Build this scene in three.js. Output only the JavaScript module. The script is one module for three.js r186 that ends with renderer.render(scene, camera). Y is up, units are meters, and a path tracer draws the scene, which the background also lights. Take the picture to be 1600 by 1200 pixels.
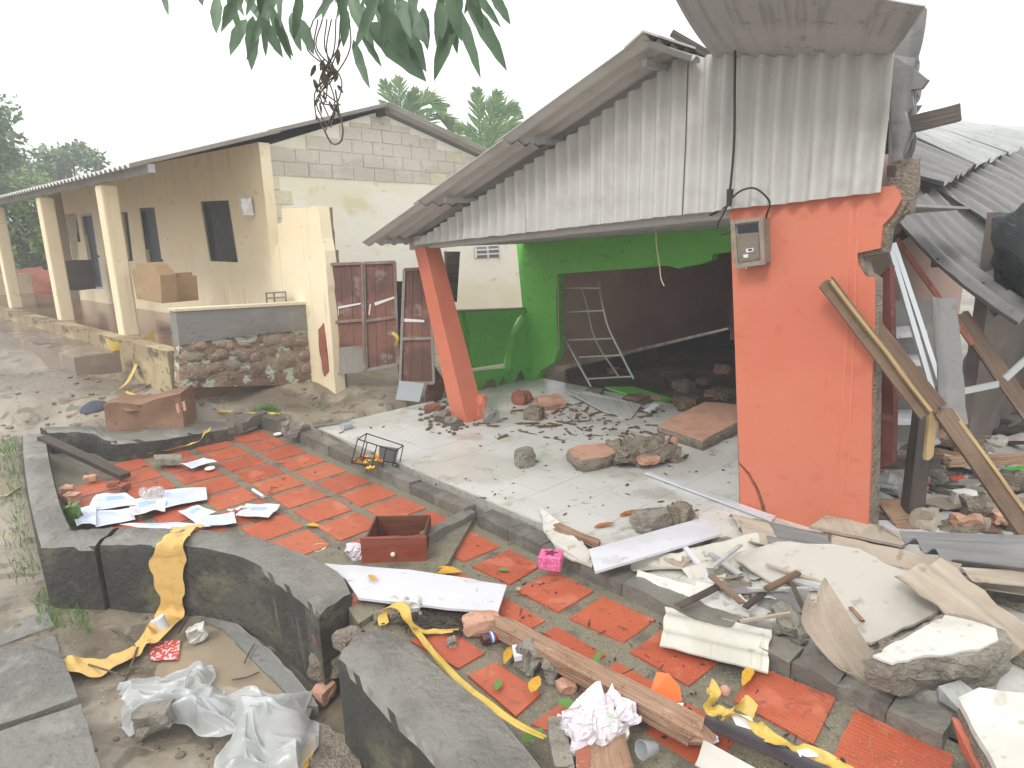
import * as THREE from 'three';
import { RoundedBoxGeometry } from 'three/addons/geometries/RoundedBoxGeometry.js';
import { mergeGeometries, mergeVertices, toCreasedNormals } from 'three/addons/utils/BufferGeometryUtils.js';

// ---------------------------------------------------------------- camera, sky, sun, exposure
const scene = new THREE.Scene();
const V = (x, y, z) => new THREE.Vector3(x, y, z);
const EYE = V(0, 2.2, 0), FOCAL = 1000;
const dn = V(0.0227, 1, 0.2327).normalize();
const fwc = V(0, 0, 1).addScaledVector(dn, -dn.z).normalize();
const upc = dn.clone().negate();
const rtc = V(0, 0, 0).crossVectors(fwc, upc).normalize(); if (rtc.x < 0) rtc.negate();
const camera = new THREE.PerspectiveCamera(2 * Math.atan(600 / FOCAL) * 180 / Math.PI, 4 / 3, 0.05, 900);
camera.position.copy(EYE);
{
  const X = V(rtc.x, upc.x, -fwc.x), Y = V(-rtc.y, -upc.y, fwc.y), Z = V(-rtc.z, -upc.z, fwc.z);
  camera.quaternion.setFromRotationMatrix(new THREE.Matrix4().makeBasis(X, Y, Z));
}
const renderer = new THREE.WebGLRenderer({ antialias: true });
renderer.toneMapping = THREE.LinearToneMapping;
renderer.toneMappingExposure = 1.74;
renderer.shadowMap.enabled = true;
{ // bright overcast sky
  const w = 64, h = 32, d = new Float32Array(w * h * 4);
  for (let j = 0; j < h; j++) for (let i = 0; i < w; i++) {
    const el = (j + 0.5) / h * 2 - 1;            // -1 nadir .. 1 zenith
    const L = 0.86 + 0.30 * Math.max(0, el);
    const o = (j * w + i) * 4; d[o] = L * 0.985; d[o + 1] = L; d[o + 2] = L * 1.01; d[o + 3] = 1;
  }
  const t = new THREE.DataTexture(d, w, h, THREE.RGBAFormat, THREE.FloatType);
  t.mapping = THREE.EquirectangularReflectionMapping; t.magFilter = THREE.LinearFilter; t.minFilter = THREE.LinearFilter; t.needsUpdate = true;
  scene.background = t; scene.environment = t;
}
const sun = new THREE.DirectionalLight(new THREE.Color(1, 0.97, 0.92), 1.0);
sun.position.set(-12, 22, 12); sun.target.position.set(0, 0, -6); scene.add(sun, sun.target);
sun.castShadow = true; sun.shadow.radius = 30; sun.shadow.mapSize.set(2048, 2048);
Object.assign(sun.shadow.camera, { left: -22, right: 22, top: 22, bottom: -22, near: 1, far: 80 });
scene.fog = new THREE.FogExp2(0xf6f8fa, 0.008);

// ---------------------------------------------------------------- pixel rays of the photograph -> points of the place
function ray(px, py) {
  const c = V((px - 800) / FOCAL, (py - 600) / FOCAL, 1);
  return V(rtc.dot(c), upc.dot(c), -fwc.dot(c));
}
const G = (px, py, y = 0) => { const d = ray(px, py); return EYE.clone().addScaledVector(d, (y - EYE.y) / d.y); };
const AZ = (px, py, z) => { const d = ray(px, py); return EYE.clone().addScaledVector(d, -z / d.z); };      // z = metres in front
const ONP = (px, py, p0, n) => { const d = ray(px, py); return EYE.clone().addScaledVector(d, (p0.dot(n) - EYE.dot(n)) / d.dot(n)); };
const lerp = (a, b, t) => a + (b - a) * t;
const mixv = (a, b, t) => a.clone().lerp(b, t);

// ---------------------------------------------------------------- random and noise
function rng(seed) { let s = seed >>> 0; return () => { s = (s + 0x6D2B79F5) | 0; let t = Math.imul(s ^ (s >>> 15), 1 | s); t = (t + Math.imul(t ^ (t >>> 7), 61 | t)) ^ t; return ((t ^ (t >>> 14)) >>> 0) / 4294967296; }; }
let R = rng(12345);
const rr = (a, b) => a + (b - a) * R();
const hash3 = (x, y, z) => { let h = Math.imul(x | 0, 374761393) ^ Math.imul(y | 0, 668265263) ^ Math.imul(z | 0, 2147483647 - 1274126177); h = Math.imul(h ^ (h >>> 13), 1274126177); return ((h ^ (h >>> 16)) >>> 0) / 4294967296; };
function noise3(x, y, z) {
  const i = Math.floor(x), j = Math.floor(y), k = Math.floor(z); let u = x - i, v = y - j, w = z - k;
  u = u * u * (3 - 2 * u); v = v * v * (3 - 2 * v); w = w * w * (3 - 2 * w);
  const L = (a, b, t) => a + (b - a) * t;
  return L(L(L(hash3(i, j, k), hash3(i + 1, j, k), u), L(hash3(i, j + 1, k), hash3(i + 1, j + 1, k), u), v),
    L(L(hash3(i, j, k + 1), hash3(i + 1, j, k + 1), u), L(hash3(i, j + 1, k + 1), hash3(i + 1, j + 1, k + 1), u), v), w) * 2 - 1;
}
const TS = 512;
function field(fx, fy, oct, seed, ridged, gain = 0.55) {
  const a = new Float32Array(TS * TS); let amp = 1, tot = 0;
  for (let o = 0; o < oct; o++) {
    const px = fx << o, py = fy << o, lat = new Float32Array(px * py), r = rng(seed * 97 + o * 13 + 7);
    for (let i = 0; i < lat.length; i++) lat[i] = r();
    for (let y = 0; y < TS; y++) {
      const gy = y / TS * py, j = Math.floor(gy); let v = gy - j; v = v * v * (3 - 2 * v); const j0 = (j % py) * px, j1 = ((j + 1) % py) * px;
      for (let x = 0; x < TS; x++) {
        const gx = x / TS * px, i = Math.floor(gx); let u = gx - i; u = u * u * (3 - 2 * u); const i0 = i % px, i1 = (i + 1) % px;
        let n = (lat[j0 + i0] * (1 - u) + lat[j0 + i1] * u) * (1 - v) + (lat[j1 + i0] * (1 - u) + lat[j1 + i1] * u) * v;
        if (ridged) n = 1 - Math.abs(n * 2 - 1);
        a[y * TS + x] += n * amp;
      }
    }
    tot += amp; amp *= gain;
  }
  let mn = 1e9, mx = -1e9; for (const v of a) { if (v < mn) mn = v; if (v > mx) mx = v; }
  for (let i = 0; i < a.length; i++) a[i] = (a[i] - mn) / (mx - mn);
  return a;
}
const FLD = {
  big: field(3, 3, 6, 1), mid: field(7, 7, 5, 2), fine: field(40, 40, 3, 3, false, 0.7), grit: field(128, 128, 2, 4, false, 0.8),
  ridge: field(5, 5, 5, 5, true), streak: field(48, 3, 4, 6), grain: field(3, 64, 3, 7), spots: field(22, 22, 2, 8), weave: field(90, 90, 1, 9),
};
const bumpCache = {};
function bumpTex(f) {
  if (bumpCache[f]) return bumpCache[f];
  const d = new Uint8Array(TS * TS * 4), a = FLD[f];
  for (let i = 0; i < a.length; i++) { const v = a[i] * 255; d[i * 4] = d[i * 4 + 1] = d[i * 4 + 2] = v; d[i * 4 + 3] = 255; }
  const t = new THREE.DataTexture(d, TS, TS); t.wrapS = t.wrapT = THREE.RepeatWrapping; t.magFilter = THREE.LinearFilter; t.minFilter = THREE.LinearMipmapLinearFilter; t.generateMipmaps = true; t.needsUpdate = true;
  return (bumpCache[f] = t);
}
const hex = h => [parseInt(h.slice(1, 3), 16), parseInt(h.slice(3, 5), 16), parseInt(h.slice(5, 7), 16)];
const sstep = (a, b, x) => { const t = Math.min(1, Math.max(0, (x - a) / (b - a))); return t * t * (3 - 2 * t); };
let matSeed = 0;
// layers: [field, colour, lo, hi, amount]; s = metres per repeat; r = roughness; b = [field, metres of relief]
function mat(c, layers = [], { s = 1, r = 0.85, b = null, rm = null, metal = 0, extra = {} } = {}) {
  matSeed++;
  const bc = hex(c), d = new Uint8Array(TS * TS * 4), ox = (matSeed * 137) % TS, oy = (matSeed * 71) % TS;
  const Ls = layers.map(([f, col, lo, hi, am], k) => ({ a: FLD[f], c: hex(col), lo, hi, am, ox: (ox * (k + 1)) % TS, oy: (oy * (k + 2)) % TS }));
  for (let y = 0; y < TS; y++) for (let x = 0; x < TS; x++) {
    let p = bc[0], q = bc[1], w = bc[2];
    for (const l of Ls) {
      const t = sstep(l.lo, l.hi, l.a[((y + l.oy) % TS) * TS + (x + l.ox) % TS]) * l.am;
      p += (l.c[0] - p) * t; q += (l.c[1] - q) * t; w += (l.c[2] - w) * t;
    }
    const o = (y * TS + x) * 4; d[o] = p; d[o + 1] = q; d[o + 2] = w; d[o + 3] = 255;
  }
  const t = new THREE.DataTexture(d, TS, TS); t.colorSpace = THREE.SRGBColorSpace; t.wrapS = t.wrapT = THREE.RepeatWrapping; t.magFilter = THREE.LinearFilter; t.minFilter = THREE.LinearMipmapLinearFilter; t.generateMipmaps = true; t.needsUpdate = true;
  const m = new THREE.MeshPhysicalMaterial({ map: t, roughness: r, metalness: metal, side: THREE.DoubleSide, ...extra });
  if (b) { m.bumpMap = bumpTex(b[0]); m.bumpScale = b[1]; }
  if (rm) { m.roughnessMap = bumpTex(rm); }
  m.userData.s = s;
  return m;
}
const plain = (c, r = 0.6, extra = {}) => { const m = new THREE.MeshPhysicalMaterial({ color: c, roughness: r, side: THREE.DoubleSide, ...extra }); m.userData.s = 1; return m; };

// ---------------------------------------------------------------- geometry helpers (world coordinates)
function uvFix(g, s) {
  if (g.userData.uv) { const u = g.attributes.uv; for (let i = 0; i < u.count; i++) u.setXY(i, u.getX(i) / s, u.getY(i) / s); return g; }
  if (g.index) { const n = g.toNonIndexed(); n.userData = g.userData; g = n; }
  const p = g.attributes.position, uv = new Float32Array(p.count * 2), a = V(), b = V(), c = V(), n = V();
  for (let i = 0; i < p.count; i += 3) {
    a.fromBufferAttribute(p, i); b.fromBufferAttribute(p, i + 1); c.fromBufferAttribute(p, i + 2);
    n.crossVectors(b.clone().sub(a), c.clone().sub(a)); const ax = Math.abs(n.x), ay = Math.abs(n.y), az = Math.abs(n.z);
    [a, b, c].forEach((v, k) => {
      let u, w; if (ay >= ax && ay >= az) { u = v.x; w = v.z; } else if (ax > az) { u = v.z; w = v.y; } else { u = v.x; w = v.y; }
      uv[(i + k) * 2] = u / s; uv[(i + k) * 2 + 1] = w / s;
    });
  }
  g.setAttribute('uv', new THREE.BufferAttribute(uv, 2));
  return g;
}
const taken = {};
function numbered(n) { if (taken[n] === undefined) { taken[n] = 0; return n; } taken[n]++; return n + '_' + String(taken[n]).padStart(3, '0'); }
function shadow(o) { o.castShadow = o.receiveShadow = true; return o; }
function thing(name, label, category, base = V(0, 0, 0), group) {
  const o = new THREE.Group(); o.name = numbered(name); o.position.copy(base); o.userData = { label, category }; if (group) o.userData.group = group; o.userData_base = base; scene.add(o); return o;
}
function worldBase(o) { const p = V(); while (o && o !== scene) { p.add(o.position); o = o.parent; } return p; }
function part(name, geo, m, parent, label) {            // geo in world coordinates
  geo = uvFix(geo, m.userData.s || 1); if (!geo.attributes.normal) geo.computeVertexNormals();
  geo.computeBoundingBox(); const bb = geo.boundingBox, c = V((bb.min.x + bb.max.x) / 2, bb.min.y, (bb.min.z + bb.max.z) / 2);
  const wb = worldBase(parent); geo.translate(-c.x, -c.y, -c.z);
  const o = new THREE.Mesh(geo, m); o.name = name; o.position.copy(c).sub(wb); if (label) o.userData.label = label; parent.add(o); return shadow(o);
}
function obj(name, geo, m, label, category, group) {     // a thing of one mesh
  const o = part(numbered(name), geo, m, scene); o.userData.label = label; o.userData.category = category; if (group) o.userData.group = group; return o;
}
function struct(name, geo, m) { const o = part(numbered(name), geo, m, scene); o.userData.kind = 'structure'; return o; }
function structGroup(name) { const o = new THREE.Group(); o.name = numbered(name); o.userData.kind = 'structure'; scene.add(o); return o; }

function fromTris(arr) { const g = new THREE.BufferGeometry(); g.setAttribute('position', new THREE.Float32BufferAttribute(arr, 3)); g.computeVertexNormals(); return g; }
// closed prism: front polygon (3D, roughly flat), extruded by t; holes = arrays of 3D points
function prism(pts, t, holes = []) {
  const n = V(); for (let i = 0; i < pts.length; i++) { const a = pts[i], b = pts[(i + 1) % pts.length]; n.x += (a.y - b.y) * (a.z + b.z); n.y += (a.z - b.z) * (a.x + b.x); n.z += (a.x - b.x) * (a.y + b.y); }
  n.normalize(); const e1 = (Math.abs(n.y) < 0.9 ? V(0, 1, 0) : V(1, 0, 0)).cross(n).normalize(), e2 = n.clone().cross(e1);
  const P = p => new THREE.Vector2(p.dot(e1), p.dot(e2));
  const tri = THREE.ShapeUtils.triangulateShape(pts.map(P), holes.map(h => h.map(P)));
  const all = pts.concat(...holes), out = [], push = (...v) => v.forEach(q => out.push(q.x, q.y, q.z));
  const back = all.map(p => p.clone().add(t)), flip = n.dot(t) > 0;
  for (const [a, b, c] of tri) {
    if (flip) { push(all[a], all[c], all[b]); push(back[a], back[b], back[c]); } else { push(all[a], all[b], all[c]); push(back[a], back[c], back[b]); }
  }
  const rim = (loop, rev) => { for (let i = 0; i < loop.length; i++) { const a = loop[i], b = loop[(i + 1) % loop.length], a2 = a.clone().add(t), b2 = b.clone().add(t); if (rev !== flip) { push(a, b, b2); push(a, b2, a2); } else { push(a, b2, b); push(a, a2, b2); } } };
  rim(pts, false); holes.forEach(h => rim(h, true));
  return fromTris(out);
}
// roughen a closed outline: subdivide edges whose index is in set (or all), jitter
function ragged(pts, step, amp, only) {
  const out = []; pts.forEach((a, i) => {
    const b = pts[(i + 1) % pts.length]; out.push(a.clone());
    if (only && !only.includes(i)) return;
    const n = Math.floor(a.distanceTo(b) / step); const d = b.clone().sub(a).normalize();
    for (let k = 1; k < n; k++) { const q = mixv(a, b, (k + rr(-0.3, 0.3)) / n); q.add(V(rr(-amp, amp), rr(-amp, amp), rr(-amp, amp))); out.push(q); }
  }); return out;
}
function frameGeo(g, p, q, up) {                          // local x along p->q, local y near up, origin at the middle
  const x = q.clone().sub(p).normalize(), z = x.clone().cross(up || V(0, 1, 0)).normalize(), y = z.clone().cross(x);
  g.applyMatrix4(new THREE.Matrix4().makeBasis(x, y, z).setPosition(mixv(p, q, 0.5))); return g;
}
function rough(g, amp, f, seed = 0, along) {              // shake vertices with coherent noise
  const p = g.attributes.position; for (let i = 0; i < p.count; i++) {
    const x = p.getX(i), y = p.getY(i), z = p.getZ(i);
    p.setXYZ(i, x + amp * noise3(x * f + seed, y * f, z * f), y + amp * noise3(x * f, y * f + seed + 31, z * f), z + amp * noise3(x * f, y * f, z * f + seed + 77));
  } return g;
}
function bar(p, q, w, h, up, amp = 0, seg = 1) {          // timber / rail between two points; w along up
  const L = p.distanceTo(q); let g = new THREE.BoxGeometry(L, w, h, seg, amp ? 2 : 1, amp ? 2 : 1);
  if (amp) { rough(g, amp, 9, R() * 50); g = toCreasedNormals(g, 0.7); }
  return frameGeo(grainUV(g), p, q, up);
}
function splinter(p, q, w, h, up, amp, jag) {             // broken board: jagged ends
  const L = p.distanceTo(q); let g = new THREE.BoxGeometry(L, w, h, 14, 4, 2); const a = g.attributes.position, sd = R() * 90;
  for (let i = 0; i < a.count; i++) {
    let x = a.getX(i), y = a.getY(i), z = a.getZ(i); const e = Math.abs(x) / (L / 2);
    if (e > 0.98) x += Math.sign(x) * jag * noise3(y * 60 + sd, z * 25, x) - Math.sign(x) * jag * 0.5;
    x += 0; y += amp * noise3(x * 5 + sd, y * 8, z * 8); z += amp * noise3(x * 5, y * 8 + sd, z * 8); a.setXYZ(i, x, y, z);
  }
  g = toCreasedNormals(g, 0.6); return frameGeo(grainUV(g), p, q, up);
}
function grainUV(g) { const a = g.attributes.position, u = g.attributes.uv, o = R() * 3; for (let i = 0; i < a.count; i++) u.setXY(i, a.getX(i) + o, a.getY(i) + a.getZ(i) * 0.9 + o * 2); g.userData.uv = true; return g; }
const tube = (pts, r, seg = 24, rad = 6) => { const g = new THREE.TubeGeometry(new THREE.CatmullRomCurve3(pts), seg, r, rad); return g; };
function rod(p, q, r, n = 8) { const L = p.distanceTo(q), g = new THREE.CylinderGeometry(r, r, L, n); g.rotateZ(Math.PI / 2); return frameGeo(g, p, q, Math.abs(q.clone().sub(p).normalize().y) > 0.95 ? V(1, 0, 0) : V(0, 1, 0)); }
function chunk(center, sx, sy, sz, yaw = 0, amp = 0.12, tilt = 0, n = 4) {   // broken masonry, flat-ish faces and worn edges; center = middle of its base
  let g = new THREE.BoxGeometry(sx, sy, sz, n, n, n); const p = g.attributes.position, sd = R() * 200, m = Math.min(sx, sy, sz);
  for (let i = 0; i < p.count; i++) {
    let x = p.getX(i), y = p.getY(i), z = p.getZ(i);
    const cx = Math.abs(x) / sx * 2, cy = Math.abs(y) / sy * 2, cz = Math.abs(z) / sz * 2, cor = Math.max(0, cx + cy + cz - 2.3);
    const k = 1 - 0.16 * cor;
    x *= k; y *= k; z *= k;
    const f = 2.2 / m, a = amp * m;
    const a2 = a * 0.45, f2 = f * 2.7;
    p.setXYZ(i, x + a * noise3(x * f + sd, y * f, z * f) + a2 * noise3(x * f2 + sd, y * f2, z * f2), y + a * noise3(x * f, y * f + sd, z * f) + a2 * noise3(x * f2, y * f2 + sd, z * f2), z + a * noise3(x * f, y * f, z * f + sd) + a2 * noise3(x * f2, y * f2, z * f2 + sd));
  }
  g = toCreasedNormals(g, 0.38); g.rotateZ(tilt); g.rotateY(yaw); g.computeBoundingBox();
  g.translate(center.x, center.y - g.boundingBox.min.y - 0.008, center.z); return g;
}
// sheet with thickness; fn(u,v) -> point, N ~ outward direction
function shell(nu, nv, fn, th, N, uvScale) {
  const pos = [], uv = [], idx = [], W = nu + 1, H = nv + 1, off = N.clone().multiplyScalar(-th);
  for (let s = 0; s < 2; s++) for (let j = 0; j < H; j++) for (let i = 0; i < W; i++) { const p = fn(i / nu, j / nv); if (s) p.add(off); pos.push(p.x, p.y, p.z); uv.push(i / nu * uvScale[0], j / nv * uvScale[1]); }
  const id = (s, i, j) => s * W * H + j * W + i;
  for (let j = 0; j < nv; j++) for (let i = 0; i < nu; i++) {
    idx.push(id(0, i, j), id(0, i + 1, j), id(0, i + 1, j + 1), id(0, i, j), id(0, i + 1, j + 1), id(0, i, j + 1));
    idx.push(id(1, i, j), id(1, i + 1, j + 1), id(1, i + 1, j), id(1, i, j), id(1, i, j + 1), id(1, i + 1, j + 1));
  }
  const rim = (list) => { for (let k = 0; k + 1 < list.length; k++) { const [i, j] = list[k], [i2, j2] = list[k + 1]; const b = pos.length / 3; for (const [s, a, c] of [[0, i, j], [0, i2, j2], [1, i2, j2], [1, i, j]]) { const q = id(s, a, c) * 3; pos.push(pos[q], pos[q + 1], pos[q + 2]); uv.push((a + c) * 0.02, s * th); } idx.push(b, b + 1, b + 2, b, b + 2, b + 3); } };
  const a = [], b = [], c = [], d = []; for (let i = 0; i < W; i++) { a.push([i, 0]); b.push([i, nv]); } for (let j = 0; j < H; j++) { c.push([0, j]); d.push([nu, j]); } rim(a); rim(b); rim(c); rim(d);
  const g = new THREE.BufferGeometry(); g.setAttribute('position', new THREE.Float32BufferAttribute(pos, 3)); g.setAttribute('uv', new THREE.Float32BufferAttribute(uv, 2)); g.setIndex(idx); g.computeVertexNormals(); g.userData.uv = true; return g;
}
// corrugated patch: waves repeat from c00 towards c10 and run from c00 to c01
function corr(c00, c10, c01, c11, { pitch = 0.15, amp = 0.022, th = 0.007, rag = 0, bend = null, nv = 6, phase = 0, flat = 0 } = {}) {
  const Wd = (c00.distanceTo(c10) + c01.distanceTo(c11)) / 2, Ld = (c00.distanceTo(c01) + c10.distanceTo(c11)) / 2, nw = Wd / pitch;
  const N = c10.clone().sub(c00).cross(c01.clone().sub(c00)).normalize(); if (N.y < 0) N.negate();
  const nu = Math.max(6, Math.round(nw * 9)), sd = R() * 99; if (rag) nv = Math.max(nv, 14);
  const dv = c01.clone().sub(c00).normalize(), du = c10.clone().sub(c00).normalize();
  return shell(nu, nv, (u, v) => {
    const p = mixv(mixv(c00, c10, u), mixv(c01, c11, u), v);
    p.addScaledVector(N, amp * Math.cos(2 * Math.PI * (u * nw + phase)) * (1 - flat * v));
    if (rag) { const e = v < 0.01 ? -1 : v > 0.99 ? 1 : 0; if (e) p.addScaledVector(dv, e * rag * noise3(u * Wd * 14 + sd, e * 5, 0)); const f = u < 0.001 ? -1 : u > 0.999 ? 1 : 0; if (f) p.addScaledVector(du, f * rag * noise3(v * Ld * 12, sd, f * 3)); }
    if (bend) p.addScaledVector(N, bend(u, v));
    return p;
  }, th, N, [Wd, Ld]);
}
function ribbon(pts, w, dir, { seg = 40, wob = 0, wf = 8, th = 0, taper = 0 } = {}) {    // strip along pts; dir(t) = width direction
  const cv = new THREE.CatmullRomCurve3(pts), pos = [], uv = [], idx = [], K = 4; const L = cv.getLength(), sd = R() * 50;
  for (let i = 0; i <= seg; i++) {
    const t = i / seg, p = cv.getPointAt(t), d = dir(t); const ww = typeof w === 'function' ? w(t) : w;
    for (let k = 0; k <= K; k++) { const a = k / K - 0.5; const q = p.clone().addScaledVector(d, a * ww); q.y += wob * noise3(t * wf * L + sd, a * 5, 1.5) * 1.0; pos.push(q.x, q.y, q.z); uv.push(t * L, a * ww); }
  }
  for (let i = 0; i < seg; i++) for (let k = 0; k < K; k++) { const a = i * (K + 1) + k, b = a + K + 1; idx.push(a, b, a + 1, b, b + 1, a + 1); }
  const g = new THREE.BufferGeometry(); g.setAttribute('position', new THREE.Float32BufferAttribute(pos, 3)); g.setAttribute('uv', new THREE.Float32BufferAttribute(uv, 2)); g.setIndex(idx); g.computeVertexNormals(); g.userData.uv = true; return g;
}
function leafGeo(base, tip, w, nrm, curl = 0.15) {         // long pointed leaf with a fold at the midrib
  const L = base.distanceTo(tip), x = tip.clone().sub(base).normalize(), y = nrm.clone().cross(x).normalize(), z = x.clone().cross(y), pos = [], idx = [], n = 9;
  for (let i = 0; i <= n; i++) {
    const t = i / n, hw = w * 0.5 * Math.pow(Math.sin(Math.PI * Math.pow(t, 0.8)), 0.8) + 0.001, c = -curl * L * t * t;
    for (const s of [-1, 0, 1]) { const p = base.clone().addScaledVector(x, t * L).addScaledVector(y, s * hw * (1 + 0.08 * Math.sin(t * 19 + s))).addScaledVector(z, c + Math.abs(s) * hw * 0.35); pos.push(p.x, p.y, p.z); }
  }
  for (let i = 0; i < n; i++) for (let k = 0; k < 2; k++) { const a = i * 3 + k, b = a + 3; idx.push(a, b, a + 1, b, b + 1, a + 1); }
  const g = new THREE.BufferGeometry(); g.setAttribute('position', new THREE.Float32BufferAttribute(pos, 3)); g.setIndex(idx); g.computeVertexNormals(); return g;
}
// thick broken slab: flat top outline, rough crumbling flanks
function rockSlab(top, depth, amp = 0.025, rows = 6) {
  const n = top.length, c = V(0, 0, 0); top.forEach(p => c.addScaledVector(p, 1 / n)); const out = [], push = (...v) => v.forEach(q => out.push(q.x, q.y, q.z)), sd = R() * 50, ring = [];
  for (let k = 0; k <= rows; k++) ring.push(top.map(p => { const t = k / rows, q = p.clone(), d = p.clone().sub(c).setY(0).normalize(); q.y -= depth * t; if (k) { q.addScaledVector(d, amp * (noise3(p.x * 7 + sd, q.y * 11, p.z * 7) + 0.6 * noise3(p.x * 22, q.y * 26 + sd, p.z * 22)) - 0.5 * depth * t * t * 0.5 + amp * 0.6 * Math.sin(Math.PI * t)); q.y += amp * 0.4 * noise3(p.x * 15, k * 3 + sd, p.z * 15); } return q; }));
  for (let k = 0; k < rows; k++) for (let i = 0; i < n; i++) { const j = (i + 1) % n; push(ring[k][i], ring[k + 1][i], ring[k][j], ring[k][j], ring[k + 1][i], ring[k + 1][j]); }
  const tri = THREE.ShapeUtils.triangulateShape(top.map(p => new THREE.Vector2(p.x, p.z)), []); for (const [a, b, d] of tri) { push(top[a], top[b], top[d]); const L = ring[rows]; push(L[a], L[d], L[b]); }
  return toCreasedNormals(fromTris(out), 0.35);
}
const UP = V(0, 1, 0), DOWN = V(0, -1, 0);
const px3 = (list, y) => list.map(([a, b, c]) => G(a, b, c === undefined ? y : c));
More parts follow.
